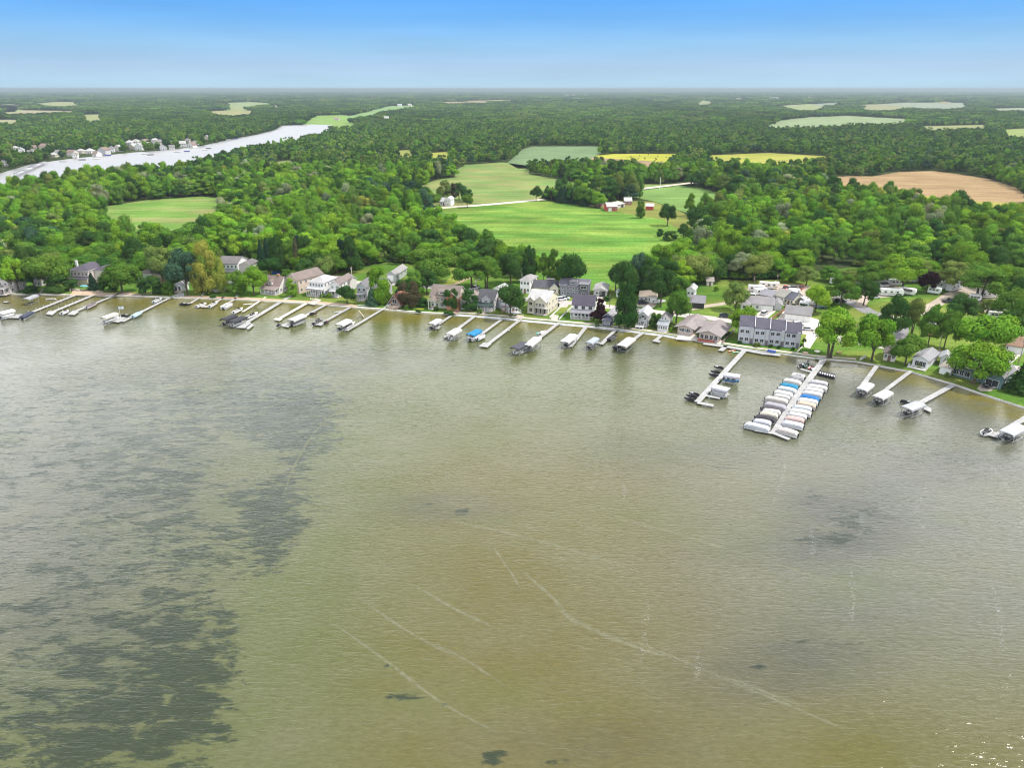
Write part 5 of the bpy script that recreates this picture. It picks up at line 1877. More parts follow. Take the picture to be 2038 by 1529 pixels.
def chair(label, x, y, rz, col, group):
    p = P(x, y, DZ) if group.startswith('dock') else G(x, y, .03)
    t = thing('chair', label, 'chair', p, rz, group)
    m = paintm(col)
    MB().box((0, 0, .36), (.6, .6, .06)).obj('seat', m, t)
    MB().box((-.32, 0, .72), (.07, .6, .75)).obj('backrest', m, t)
    for sx in (-.27, .27):
        for sy in (-.27, .27):
            MB().box((sx, sy, .165), (.06, .06, .33)).obj('leg', m, t)
    return t

# ------------------------------------------------------------------ houses along the shore (front-left, front-right ground pixels)
GRY, TAN, CREAM = (.4, .4, .42), (.5, .43, .34), (.62, .57, .48)
house('cream gabled house with a dark porch under its gable, leftmost on the shore', (-8, 584), (21, 585), 10, 5.6, 'gf', .95, (.55, .5, .43), (.22, .18, .16), nf=3, nr=3, st=2, porch=(0, 1, 3.2, 2.7, 4, dict(floor=.4, upper=3.0)), lm='the cream gabled house at the left end', ww=1.1)
house('small white cottage with a reddish roof, hidden among trees beside a grey covered lift', (69, 569), (82, 570), 7, 4.6, 'gf', .6, (.6, .57, .54), (.3, .16, .11), nf=2, nr=2, st=2, lm='the small white cottage among trees')
house('large cream mansion with a dark purple hipped roof and white chimney', (145, 568), (181, 569.5), 14, 7.2, 'hip', .42, (.6, .5, .42), (.115, .1, .13), nf=5, nr=4, st=2, wings=[dict(x=(-5.6, 4.6), y=(-1.7, -.01), h=3.6, roof='shed', pitch=.3, wc=(.55, .42, .34)), dict(x=(4.15, 9.5), y=(4, 14), h=6.6, roof='hip', pitch=.42, wc=(.62, .57, .5))], big=[(.2, 2.1, 1.5, 1.5)], door=False, chim=(.12, .3, 10.6, (.72, .71, .68)), lm='the purple roofed mansion', ww=1.0)
house('pale house with a brownish hipped roof and raised white lakeside deck', (197, 562), (224, 564), 11, 5.6, 'hip', .4, (.6, .57, .54), (.26, .22, .2), nf=3, nr=3, st=2, deck=(-.05, .6, 3.5, 2.6, (.6, .58, .56), True), lm='the house with the raised white deck')
house('low house with a tan chimney and grey brown roof behind a dark round bush', (277, 563), (304, 564), 10, 4.6, 'hip', .42, (.55, .56, .5), (.25, .2, .18), nf=3, nr=3, chim=(.8, .6, 7.6, (.5, .4, .3)), lm='the low house with the tan chimney')
house('salmon walled house with a dark brown hipped roof, second behind the round bush', (306, 564), (323, 564.5), 9, 4.4, 'hip', .42, (.48, .3, .22), (.19, .14, .15), nf=3, nr=2, lm='the salmon walled house')
house('tiny white boathouse with big glass doors at the water under blue green trees', (347, 580), (363, 581), 5, 3, 'gf', .45, (.7, .7, .7), (.4, .4, .4), big=[(.27, 1.4, 1.2, 2.0), (.72, 1.4, 1.2, 2.0)], nr=1, lm='the tiny white boathouse', deck=(-.1, 1.2, 2.5, .4, (.42, .33, .24), False))
house('house with a pale teal roof mostly hidden in the wood', (346, 528), (372, 530), 8, 4, 'gs', .5, (.6, .6, .58), (.42, .52, .46), nf=3, lm='the teal roofed house in the wood')
house('red brown house behind the trees at the far left', (2, 532), (23, 532), 8, 5, 'gs', .4, (.25, .1, .07), (.2, .12, .1), nf=3, st=2, lm='the red brown house at the far left')
house('white two storey house with a grey roof and dark veranda, set back on the slope', (438, 550), (476, 551), 11, 6.4, 'gs', .42, (.72, .72, .71), (.21, .19, .19), nf=5, nr=3, st=2, porch=(0, 1, 2.6, 2.9, 6, dict(floor=.6, rail=1, roof=(.14, .15, .17))), wings=[dict(x=(4.8, 10.5), y=(1.5, 10), h=5.6, roof='gf', wc=(.55, .5, .44), rwin=[(.3, 4, 1, 1.1), (.7, 4, 1, 1.1), (.5, 1.6, 1, 1.1)])], lm='the set back white house')
house('low white house with a gable wing beside the yellow green tree', (414, 580), (446, 578), 8, 2.9, 'gs', .42, (.72, .72, .72), (.5, .49, .46), nf=4, nr=2, wings=[dict(x=(-.6, 4.4), y=(-2.2, 2), h=3, roof='gf', pitch=.6, win=[(.3, 1.7, .8, 1.1), (.7, 1.7, .8, 1.1)]), dict(x=(2, 7), y=(6, 12), h=3.6, roof='gs', win=[(.5, 2, 1, 1)])], lm='the low white house', deck=(.55, .98, 1.6, .5, (.6, .6, .6), True))
house('white cottage with a pinkish brown roof, one dormer and a glazed front porch', (526, 583), (556, 586), 9, 3.1, 'gs', .85, (.68, .67, .62), (.29, .215, .195), nf=3, nr=3, st=1, dormer=[(.42, 2.0, 'gable', 3.9)], chim=(.68, .5, 7.9, (.3, .16, .12)), porch=(0, 1, 2.6, 2.55, 5, dict(floor=.4, rail=1, roof=(.36, .29, .27))), lm='the pinkish roofed cottage')
house('tall tan gabled house with a brown roof and two storeys of windows', (573, 580), (596, 585), 14.5, 6.3, 'gf', .62, (.62, .5, .36), (.27, .215, .195), nf=2, nr=5, st=2, big=[(.7, 1.6, 1.9, 2.1)], door=False, wings=[dict(x=(-5.6, -2.6), y=(3, 11), h=4.8, roof='gs', pitch=.5)], lm='the tall tan gabled house')
house('white two storey house with a hipped pale roof and colonnaded double porch', (618, 587), (646, 590), 10.5, 6.2, 'hip', .46, (.72, .72, .72), (.55, .53, .52), nf=5, nr=4, st=2, porch=(-.04, 1.04, 2.4, 3.1, 8, dict(floor=.5, upper=3.6, pitch=.05, roof=(.55, .53, .52))), lm='the white house with the double porch', ww=.95)
house('white gabled house with a grey brown roof raised over an open ground floor', (659, 590), (677, 591), 15, 5.6, 'gf', .6, (.7, .7, .69), (.27, .22, .21), nf=2, nr=4, st=2, big=[(.3, 4.2, .9, 1.1), (.7, 4.2, .9, 1.1)], door=False, porch=(0, 1, 2.0, 2.6, 4, dict(floor=.15, upper=2.9, pitch=.03)), wings=[dict(x=(-6, 3), y=(9, 17), h=4.2, roof='gs', pitch=.4, wc=(.55, .52, .5))], lm='the raised white gabled house')
house('light grey house with steep gables and white porch columns behind a blue spruce', (712, 597), (731, 598), 11, 6, 'gf', .95, (.47, .48, .5), (.25, .235, .25), nf=2, nr=3, st=2, porch=(.1, .8, 2.0, 2.9, 4, dict(floor=.4, roof=(.3, .31, .33))), wings=[dict(x=(1.5, 9), y=(4, 13), h=4.5, roof='gs', pitch=.75, rwin=[(.5, 2.6, 1, 1)])], lm='the steep gabled grey house')
house('red brown roofed A-frame cabin with a timber front among dark trees', (775, 611), (797, 613), 12, 2.0, 'gf', 1.35, (.22, .14, .1), (.34, .16, .11), nf=2, ov=.9, deck=(.1, 1.0, 3, .6, (.4, .26, .18), True), big=[(.5, 2.6, 2.2, 1.8)], door=False, wings=[dict(x=(-1, 6.2), y=(4, 9), h=3, roof='gs', pitch=.8)], lm='the brown A-frame cabin')
house('long grey barn with a light grey roof and big white door', (771, 560), (789, 561), 15, 3.5, 'gf', .62, (.36, .38, .37), (.4, .38, .37), 'barn', 'barn', gdoors=[('f', .38, 2.9, 3.0)], nr=3, nl=2, lm='the grey barn', ww=.9)
house('brown craftsman house with an orange red cross gable and white gabled porch', (857, 612), (912, 616), 10.5, 4.9, 'gs', .7, (.5, .42, .33), (.27, .22, .19), nf=6, nr=2, st=2, porch=(.02, .27, 3.4, 3.6, 2, dict(gable=1, floor=.3, pitch=.9)), dormer=[(.45, 4.2, 'shed', 5.6)], wings=[dict(x=(1.6, 6.6), y=(-1.6, 6), h=5.4, roof='gf', pitch=.75, wc=(.5, .2, .11), win=[(.5, 4.2, 1, 1.3), (.5, 1.7, 1.8, 1.4)])], lm='the brown craftsman house', big=[(.42, 1.6, 1.6, 1.6)], door=False)
house('small grey cottage hidden between two dark column shaped trees', (917, 616), (941, 618), 10, 4.2, 'gf', .6, (.42, .42, .38), (.34, .28, .25), nf=3, nr=3, st=2, lm='the small grey cottage between column trees')
house('lavender grey cottage with a charcoal roof and dark green porch roof', (953, 617), (984, 619), 9.5, 5, 'gs', .55, (.42, .42, .48), (.1, .1, .11), nf=4, nr=3, st=2, porch=(-.02, .92, 2.4, 2.5, 5, dict(floor=.4, roof=(.06, .095, .085), pitch=.42, rail=1)), wings=[dict(x=(-1.9, 1.5), y=(-.5, 4), h=4.9, roof='gf', pitch=.8, win=[(.5, 4.0, 1.3, 1.0)])], lm='the lavender grey cottage', door=False)
house('small white garage between the lavender grey cottage and the tall dark tree', (984, 586), (999, 588), 6, 2.9, 'gf', .5, (.72, .72, .72), (.5, .5, .5), 'garage', 'garage', gdoors=[('f', .5, 2.4, 2.1)], nr=1, lm='the small white garage')
house('tall white house with a pale grey hipped roof standing beside the road', (1035, 583), (1054, 585), 9.5, 6, 'hip', .45, (.74, .74, .74), (.4, .37, .37), nf=3, nr=2, st=2, lm='the tall white house by the road')
house('pale blue white house with a pinkish grey roof, half behind the broad dark tree', (1012, 624), (1031, 621), 13, 4.2, 'gf', .6, (.6, .64, .68), (.36, .31, .31), nf=3, nr=3, st=2, lm='the pale blue house', deck=(.2, 1, 3, .5, (.6, .6, .6), True))
house('tiny white tower shed standing at the edge of the trees', (1038, 552), (1046, 552), 3, 3.9, 'gf', .8, (.7, .7, .67), (.45, .43, .42), 'shed', 'shed', nf=1, nr=1, st=2, door=False, lm='the tiny tower shed')
house('big cream house with a white roof, twin front gables and a dark screened porch', (1050, 622), (1090, 627), 11.5, 5.6, 'gs', .5, (.62, .58, .47), (.6, .59, .58), nf=0, nr=3, st=2, big=[(.17, 4.2, 1.5, 1.5), (.17, 1.6, 1.5, 1.7), (.48, 1.5, 1.6, 2.5), (.68, 1.5, 1.6, 2.5), (.87, 1.5, 1.6, 2.5)], porch=(.38, 1, 1.8, 2.9, 4, dict(floor=.25, upper=3.1, pitch=.03)), wings=[dict(x=(-4.1, -1.3), y=(-.8, 5), h=5.5, roof='gf', pitch=.95, win=[(.5, 4.2, 1.4, 1.4), (.5, 1.6, 1.4, 1.6)]), dict(x=(-.9, 3.9), y=(-1.2, 5), h=2.6, z=2.95, roof='gf', pitch=.85, win=[(.2, 4.1, 1.0, 1.4), (.5, 4.1, 1.0, 1.4), (.8, 4.1, 1.0, 1.4)])], lm='the big cream house', trim=(.6, .57, .48))
house('low cream ranch house with a dark purple roof and front gable wing', (1062, 584), (1109, 585.5), 8, 2.9, 'gs', .55, (.68, .64, .52), (.12, .115, .135), nf=7, nr=2, wings=[dict(x=(2.2, 5.8), y=(-1.6, 4), h=3.2, roof='gf', pitch=1.0, win=[(.5, 1.9, 1.5, 1.2)])], lm='the low purple roofed ranch house', door=False)
house('dark slate modern house with a white dormer and a balcony tower', (1114, 588), (1168, 592), 9, 4.6, 'gs', .5, (.19, .2, .23), (.19, .185, .22), nf=5, nr=2, st=2, dormer=[(.47, 3.2, 'shed', 5.0)], wings=[dict(x=(-6.6, -2.6), y=(3, 10), h=5.2, roof='shed', pitch=.2, wc=(.3, .31, .34), rc=(.33, .32, .35), win=[(.4, 4, 1.4, .9)]), dict(x=(2.8, 6.5), y=(-1.2, 5), h=5.9, roof='flat', wc=(.1, .105, .12), rc=(.3, .3, .32), win=[(.5, 4.6, 2.6, 1.3), (.5, 1.9, 1.8, 1.0)])], lm='the dark slate modern house', door=False)
house('white two storey house with a steep purple roof and long white front porch', (1139, 632), (1181, 635), 6.6, 5.6, 'gs', .95, (.74, .74, .75), (.115, .1, .135), nf=3, nr=2, st=2, ww=1.5, wh=1.5, porch=(-.05, 1.0, 2.4, 2.75, 7, dict(floor=.45, rail=1, roof=(.33, .32, .35), pitch=.3)), lm='the white house with the steep purple roof', door=False, big=[(.3, 1.5, 1.3, 1.6), (.5, 1.5, 1.3, 1.9), (.7, 1.5, 1.3, 1.6), (.9, 1.5, 1.3, 1.6)])
house('black shed at the edge of the bright green field', (1088, 566), (1101, 566.5), 4, 2.4, 'shed', .12, (.03, .03, .032), (.28, .28, .27), 'shed', 'shed', lm='the black shed')
house('pinkish grey metal garage with a low pale roof and a dark open door', (1181, 590), (1207, 591.5), 10, 3.0, 'gf', .36, (.47, .42, .41), (.48, .46, .45), 'garage', 'garage', gdoors=[('f', .68, 2.6, 2.6, (.012, .012, .014))], nf=1, nr=2, big=[(.28, 1.7, 1.3, .9)], door=False, lm='the pinkish grey metal garage')
house('small white shed beside the tall dark tree and the metal garage', (1226, 591), (1236, 592), 4.5, 2.5, 'gf', .5, (.6, .66, .66), (.45, .48, .5), 'shed', 'shed', nf=1, door=False, lm='the small white shed')
house('small navy cottage with a pale lilac roof and white glazed porch', (1202, 646), (1217, 648), 8, 3.6, 'gf', .85, (.05, .06, .1), (.43, .42, .45), nf=1, nr=2, st=1, big=[(.5, 4.3, .8, .8)], door=False, wings=[dict(x=(-1.5, 1.5), y=(-2, -.01), h=2.3, roof='shed', pitch=.3, wc=(.12, .13, .17), rc=(.2, .2, .24), win=[(.15, 1.5, .75, 1.0), (.5, 1.5, .75, 1.0), (.85, 1.5, .75, 1.0)])], lm='the small navy cottage')
house('narrow grey two storey cottage with a white metal roof and white deck', (1269, 651), (1287, 653), 9, 5.0, 'gf', .75, (.5, .5, .52), (.62, .64, .67), nf=2, nr=3, st=2, big=[(.5, 1.5, 1.5, 1.9), (.5, 4.4, 1.5, 1.2)], door=False, deck=(-.15, .75, 2.4, .9, (.6, .59, .6), True), lm='the narrow grey cottage')
house('white gabled cottage with a pale grey glazed porch and weathered grey roof', (1312, 655), (1328, 657), 9, 4.0, 'gf', .85, (.7, .7, .7), (.3, .28, .28), nf=2, nr=2, st=1, big=[(.33, 4.4, .5, .9), (.66, 4.4, .5, .9)], door=False, wings=[dict(x=(-1.7, 1.9), y=(-2.4, -.01), h=2.5, roof='shed', pitch=.35, wc=(.68, .68, .68), rc=(.45, .48, .5), win=[(.15, 1.5, .6, 1.1), (.4, 1.5, .6, 1.1), (.65, 1.5, .6, 1.1), (.88, 1.5, .6, 1.1)])], lm='the white gabled cottage')
_wr = (.36, .31, .305)
house('wide low lake house with weathered pinkish grey roofs and a brick terrace', (1348, 663), (1378, 668), 14, 2.9, 'gf', .34, (.45, .36, .31), _wr, nf=3, nr=2, big=[(.3, 1.6, 1.8, 1.5), (.7, 1.6, 1.8, 1.5)], door=False, ov=1.1, wings=[dict(x=(6.2, 13.4), y=(-3.2, 10), h=2.9, roof='gf', pitch=.36, ov=1.1, win=[(.15, 1.5, 1.3, 1.7), (.38, 1.5, 1.3, 1.7), (.62, 1.5, 1.3, 1.7), (.85, 1.5, 1.3, 1.7)], rwin=[(.3, 1.6, 1, 1), (.7, 1.6, 1, 1)]), dict(x=(2, 7.5), y=(4, 11), h=2.95, roof='gs', pitch=.3, ov=.9)], lm='the wide weathered lake house')
# townhouse row: four stepped units
tA, tB = G(1468, 682), G(1590, 693.5)
tw = (tB - tA).length
trz = math.atan2(tB.y - tA.y, tB.x - tA.x)
th = thing('townhouse', 'row of four grey townhouses under stepped dark purple roofs', 'townhouse', (tA + tB) / 2, trz)
uw = tw / 4
for i in range(4):
    ux = -tw / 2 + uw * i
    yo = -.35 * (i % 2)
    block(th, ux + .01, ux + uw - .01, yo, 9 + yo, 6.5 - .32 * i, 'gs', .55, wallm((.46, .47, .52)), roofm((.125, .115, .155)), .22, trim=paintm((.6, .6, .64)))
    for zc in (4.45, 1.65):
        for fx in (.2, .55):
            put_window(th, ux + uw * fx, yo - .03, zc, 1.35, 1.35, 0, TRIM)
    MB().box((ux + uw * .86, yo - .2, 2.95), (uw * .2, .4, 5.9)).obj('bay', wallm((.4, .41, .47)), th)
    MB().box((ux + uw * .86, yo - .43, 1.1), (.95, .06, 2.1)).obj('door', paintm((.12, .1, .12)), th)
    MB().box((ux + uw * .5, 9 + yo - 2.6, 8.2), (.35, .35, .6)).obj('vent', STEEL, th)
rk = MB().prism([(-.35, 6.35), (4.5, 9.02), (9.35, 6.35), (9.35, 6.62), (4.5, 9.3), (-.35, 6.62)], -.09, .09, 'x').mesh('parapet', [paintm((.6, .6, .64))])
for i in range(1, 4):
    link('parapet', rk, th, (-tw / 2 + uw * i, -.15, .12 - .3 * (i - 1)))
for fy in (.2, .5, .8):
    for zc in (4.4, 1.6):
        put_window(th, tw / 2 + .02, 9 * fy - .3, zc, .9, 1.3, math.pi / 2, TRIM)
LM.append(('the grey townhouse row', (th.location.x, th.location.y + 4)))
house('tan roofed bungalow with a carport behind the dark family car', (1272, 602), (1306, 604), 8, 2.9, 'hip', .4, (.42, .44, .46), (.4, .33, .26), nf=4, nr=2, gdoors=[('f', .8, 2.4, 2.2)], lm='the tan roofed bungalow', door=False)
house('small white gabled house between the dark tree and the mown lawn', (1366, 591), (1381, 592.5), 7, 3.4, 'gf', .7, (.74, .74, .74), (.5, .49, .48), nf=2, nr=2, lm='the small white house by the mown lawn')
house('grey roofed carport with a white gable end beside the gravel lane', (1374, 613), (1401, 615), 8, 2.5, 'gs', .5, (.74, .74, .73), (.3, .29, .31), 'carport', 'carport', gdoors=[('f', .3, 2.6, 2.2, (.02, .02, .022)), ('f', .75, 2.6, 2.2, (.02, .02, .022))], lm='the grey roofed carport')
house('small white shed at the back of the mown lawn', (1406, 569), (1419, 569.5), 4.5, 2.3, 'gs', .55, (.7, .66, .6), (.45, .4, .37), 'shed', 'shed', nf=1, lm='the shed on the mown lawn')
house('long pale ranch house with a grey roof and attached white garage', (1475, 616), (1538, 621), 9, 2.9, 'gs', .42, (.66, .65, .62), (.34, .32, .33), nf=5, nr=2, gdoors=[('f', .8, 4.6, 2.2)], door=False, wings=[dict(x=(-6.4, -3.0), y=(-1.6, 5), h=2.9, roof='hip', pitch=.45, win=[(.5, 1.6, 2.2, 1.2)]), dict(x=(6.6, 9.6), y=(2.5, 9), h=2.7, roof='gf', pitch=.45, wc=(.58, .57, .58))], lm='the long pale ranch house')
house('grey roofed bungalow behind the long ranch house', (1511, 598), (1534, 603), 8, 2.8, 'gs', .4, (.58, .54, .5), (.34, .33, .36), nf=3, nr=2, lm='the grey roofed bungalow')
house('white house with a beige roof in the middle of the trailer park', (1539, 601), (1558, 606), 9, 3.2, 'gs', .45, (.68, .66, .62), (.38, .36, .32), nf=3, nr=2, lm='the white house in the trailer park')
house('small cottage with a dark blue grey roof and yellow cream side wall', (1560, 605), (1577, 609), 8, 2.8, 'gs', .5, (.66, .62, .5), (.14, .14, .18), nf=3, nr=2, lm='the blue grey roofed cottage')
house('row of white garages under one long grey roof', (1561, 636), (1611, 642), 8.5, 2.8, 'gs', .48, (.62, .6, .56), (.31, .295, .3), 'garage', 'garage', gdoors=[('f', .12, 2.2, 2.2), ('f', .37, 2.2, 2.2), ('f', .62, 2.2, 2.2), ('f', .87, 2.2, 2.2)], lm='the row of white garages')
house('dark teal ranch house with white windows and a round orange brown deck', (1846, 663), (1885, 670), 9, 2.9, 'gs', .5, (.05, .095, .11), (.42, .42, .44), nf=6, nr=2, lm='the dark teal ranch house', deck=(.0, .45, 4.2, .6, (.42, .2, .1), True), door=False)
house('garage with an orange brown roof and wide white door at the right edge', (1999, 700), (2031, 706), 9, 2.8, 'gs', .48, (.64, .62, .58), (.38, .23, .16), 'garage', 'garage', gdoors=[('f', .65, 4.6, 2.2)], nf=1, lm='the orange roofed garage', big=[(.15, 1.5, .9, 1.1)], door=False)
house('white lake house with a light grey roof and gabled glass front', (1814, 729), (1844, 736), 11, 3.0, 'gf', .5, (.7, .71, .72), (.38, .375, .39), nf=0, nr=2, big=[(.3, 1.5, 1.3, 1.8), (.55, 1.5, 1.3, 1.8), (.78, 1.5, 1.0, 1.8)], deck=(-.15, 1.05, 2.4, .35, (.6, .58, .56), True), lm='the white house with the light grey roof')
house('small white gabled cottage behind the pale tan roofed garage', (1869, 727), (1887, 730), 5, 3.0, 'gf', .8, (.74, .74, .74), (.55, .55, .55), nf=1, nr=1, big=[(.5, 2.2, .7, .7)], door=False, lm='the small white gabled cottage')
house('low white garage with a pale tan hipped roof on the right shore', (1868, 743), (1891, 748.5), 6, 2.5, 'hip', .4, (.68, .66, .62), (.44, .39, .34), 'garage', 'garage', gdoors=[('f', .5, 2.8, 2.0)], lm='the tan roofed white garage')
house('teal lake house with a grey roof, tall white framed windows and right gable', (1897, 748), (1972, 768), 10, 3.6, 'gs', .5, (.09, .14, .145), (.28, .27, .285), nf=0, nr=3, big=[(.06, 2.0, 1.9, 2.6), (.2, 1.7, 1.9, 2.0), (.34, 1.7, 1.9, 2.0), (.6, 1.6, 1.2, 1.2)], wings=[dict(x=(3.2, 8.3), y=(-1.2, 9), h=4.0, roof='gf', pitch=.9, wc=(.1, .16, .165), win=[(.5, 1.4, 3.6, 2.2), (.5, 4.3, 1.2, 1.1)], rwin=[(.3, 2, .9, 1.2), (.7, 2, .9, 1.2)])], lm='the teal lake house')
house('grey house tucked under olive green trees beside the curving road', (1757, 717), (1780, 721), 8, 2.9, 'gs', .5, (.62, .6, .56), (.26, .23, .22), nf=3, nr=2, lm='the grey house under olive trees')
# farm
house('white farmhouse beside the gravel country road', (876, 409), (890, 409.5), 7, 3.2, 'gs', .7, (.76, .76, .76), (.6, .6, .6), nf=3, nr=2, wings=[dict(x=(1.5, 6.2), y=(-1, 8), h=5, roof='gf', pitch=.7, win=[(.3, 3.8, .8, 1.2), (.7, 3.8, .8, 1.2), (.5, 1.4, .9, 1.2)], rwin=[(.5, 3.8, .8, 1.2)])], lm='the white farmhouse')
house('red barn with a pale roof at the corner of the bright green field', (1208, 420.5), (1228, 420), 8, 3.4, 'gs', .6, (.36, .045, .04), (.62, .6, .58), 'barn', 'barn', gdoors=[('f', .3, 2.4, 2.4, (.7, .68, .66))], nf=4, door=False, lm='the red barn')
house('small red shed with a white roof standing apart in the dry grass', (1285, 418), (1300, 418.5), 6, 3.0, 'gs', .5, (.38, .05, .04), (.68, .67, .66), 'shed', 'shed', gdoors=[('f', .5, 3.6, 2.3, (.33, .04, .035))], lm='the small red shed')
house('long grey farm shed with an open front between the red barns', (1229, 415), (1243, 412), 6, 2.8, 'shed', .15, (.42, .4, .38), (.58, .57, .56), 'shed', 'shed', gdoors=[('f', .7, 2.6, 2.2, (.02, .02, .02))], nf=1, lm='the grey farm shed')
house('white roofed farm shed behind the grey farm shed', (1243, 408), (1257, 408), 7, 3.2, 'gs', .6, (.3, .15, .13), (.7, .69, .69), 'shed', 'shed', nf=2, lm='the white roofed farm shed')
house('tiny reddish farm shelter beside the row of pines', (1186, 411), (1197, 412), 4, 2.2, 'gs', .5, (.3, .16, .14), (.5, .42, .4), 'shed', 'shed', lm='the tiny farm shelter')
house('white topped animal hutch under the lone slim tree in the dry grass', (1270, 427.5), (1281, 427.5), 3, 2.2, 'gs', .5, (.3, .14, .1), (.72, .72, .72), 'shed', 'hutch', lm='the animal hutch')
house('low grey roofed building on the dark drive behind the left wood', (246, 486), (270, 486), 7, 2.7, 'gs', .25, (.62, .62, .62), (.2, .2, .23), nf=3, lm='the low building behind the left wood')

# far bank of the river
FARH = FARB
fc = [((.72, .72, .71), 'white'), ((.6, .57, .5), 'cream'), ((.5, .5, .52), 'grey'), ((.7, .69, .66), 'white'), ((.55, .45, .35), 'tan')]
frc = [((.5, .49, .47), 'pale roofed'), ((.28, .26, .26), 'grey roofed'), ((.3, .22, .18), 'brown roofed'), ((.62, .61, .6), 'white roofed')]
ordw = ['first', 'second', 'third', 'fourth', 'fifth', 'sixth', 'seventh', 'eighth', 'ninth', 'tenth', 'eleventh', 'twelfth', 'thirteenth', 'fourteenth', 'fifteenth', 'sixteenth', 'seventeenth', 'eighteenth', 'nineteenth', 'twentieth', 'twenty first', 'twenty second', 'twenty third', 'twenty fourth', 'twenty fifth', 'twenty sixth', 'twenty seventh', 'twenty eighth', 'twenty ninth', 'thirtieth']
for i, (x, y, wpx) in enumerate(sorted(FARH)):
    r = random.Random(i)
    c, cn = fc[r.randrange(5)]
    k, kn = frc[r.randrange(4)]
    house('%s %s house, %s from the left on the far river bank' % (cn, kn, ordw[i]), (x - wpx / 2, y), (x + wpx / 2, y + r.uniform(-.6, .6)), r.uniform(8, 12), r.uniform(3.2, 6.5), r.choice(['gs', 'gf', 'gf', 'hip']), .65, c, k, nf=3, st=2, group='houses on the far river bank', lm='a far house across the river')
LM[:] = [q for q in LM if q[0] != 'a far house across the river'] + [('the far river bank', (G(200, 310).x, G(200, 310).y))]
for i, (x, y, wpx, d, h, c, k, lab) in enumerate([(765, 240, 16, 14, 8, (.7, .7, .68), (.6, .6, .58), 'white house with tall roof on the small bay behind the river'), (787, 242, 12, 12, 6, (.6, .58, .55), (.4, .38, .36), 'grey house beside the white one on the small bay'), (808, 242, 10, 12, 6, (.66, .64, .6), (.5, .48, .46), 'pale house rightmost on the small bay'), (670, 239, 9, 12, 4, (.55, .5, .45), (.4, .3, .25), 'low building in the meadow at the river end'), (973, 223, 14, 20, 5, (.72, .72, .72), (.7, .7, .7), 'long white roof standing alone in the far wood'),
                                                 (1462, 208, 6, 16, 8, (.72, .72, .7), (.6, .6, .58), 'leftmost white house of the far hamlet'), (1470, 205, 6, 16, 9, (.72, .7, .68), (.55, .52, .5), 'second white house of the far hamlet'), (1487, 209, 7, 16, 8, (.7, .7, .7), (.6, .6, .6), 'third white house of the far hamlet'), (1500, 206, 6, 18, 8, (.7, .66, .62), (.5, .45, .42), 'rightmost house of the far hamlet'), (1130, 192, 6, 40, 9, (.72, .72, .72), (.7, .7, .7), 'leftmost white farm building on the skyline'), (1142, 191.5, 5, 40, 9, (.72, .72, .72), (.7, .7, .7), 'middle white farm building on the skyline'), (1165, 191, 6, 40, 9, (.7, .7, .7), (.66, .66, .66), 'rightmost white farm building on the skyline'),
                                                 (1926, 200.5, 7, 22, 12, (.72, .72, .72), (.66, .66, .66), 'white barn left of the far hazy field edge'), (1968, 202, 7, 22, 10, (.7, .7, .7), (.6, .6, .6), 'white barn behind the far hazy field'), (751, 213.5, 7, 18, 7, (.72, .72, .7), (.62, .6, .6), 'far white farmhouse behind the river meadow'), (795, 212, 8, 18, 8, (.72, .72, .7), (.6, .6, .6), 'larger far white farm right of the river meadow'), (815, 211, 7, 18, 7, (.7, .68, .64), (.55, .5, .48), 'far cream farmhouse beside the larger white farm'), (918, 178.5, 5, 60, 20, (.75, .75, .75), (.7, .7, .7), 'tiny white tower building on the skyline')]):
    house(lab, (x - wpx / 2, y), (x + wpx / 2, y), d, h, 'gs', .5, c, k, nf=2, group='far buildings in the wood', lm='far')
LM[:] = [q for q in LM if q[0] != 'far'] + [('the far hamlet', (G(1480, 206).x, G(1480, 206).y)), ('the bright green field', (G(1150, 470).x, G(1150, 470).y)), ('the lawn field on the left', (G(320, 430).x, G(320, 430).y)), ('the campground road fork', (G(1715, 612).x, G(1715, 612).y)), ('the ploughed brown field', (G(1850, 380).x, G(1850, 380).y)), ('the right pier', (G(1640, 715).x, G(1640, 715).y)), ('the dry grass by the farm', (G(1330, 430).x, G(1330, 430).y))]


# ------------------------------------------------------------------ docks
def ang(a, b, z=0.5):
    A, B = P(*a, z), P(*b, z)
    return math.atan2(B.y - A.y, B.x - A.x)


def mid(a, b, z=0.5):
    return (P(*a, z) + P(*b, z)) / 2


def ln(a, b, z=0.5):
    return (P(*a, z) - P(*b, z)).length


dock('short pale dock cut off by the left edge of the photo', [(14, 579.5), (-12, 590)], 1.5)
dock('thin weathered walkway running from the bushes to the grey covered lift', [(86, 574), (81, 582), (71, 588)], 1.1, m=DOCKW)
dock('long white dock with tall posts and an end platform, leftmost long dock', [(157, 584), (46, 628)], 1.8, [[(13, 632.5), (43, 633), (52, 626), (25, 625)]], posts=2, hi=.8)
dock('long white dock with tall posts, second from the left end', [(199, 581.5), (106, 620)], 1.9, [[(91, 625), (104, 627), (113, 619.5), (97, 619)]], posts=2, hi=.8)
dock('plain white dock ending at a white platform beside a dark windshield boat', [(241, 582.5), (150, 619)], 1.6, [[(134, 626), (148, 626.5), (157, 620), (146, 617.5)]])
dock('long dock from the tiny white boathouse to a platform full of white chairs', [(352, 586), (320, 601), (243, 640)], 1.5, [[(216, 639), (236, 641.5), (252, 632), (232, 630)], [(350, 590), (366, 590), (367, 583), (353, 583)]])
dock('weathered bent dock with two jet skis at its end', [(408, 581), (399, 591), (376, 605)], 1.2, m=DOCKW)
dock('short weathered dock left of the little white pontoon boat', [(446, 590.5), (428, 603)], 1.3, [[(400, 611.5), (416, 611.5), (417, 608), (403, 608)]], m=DOCKW)
dock('weathered dock bending out to the little white pontoon boat', [(473, 587.5), (466, 596), (442, 610)], 1.2, m=DOCKW)
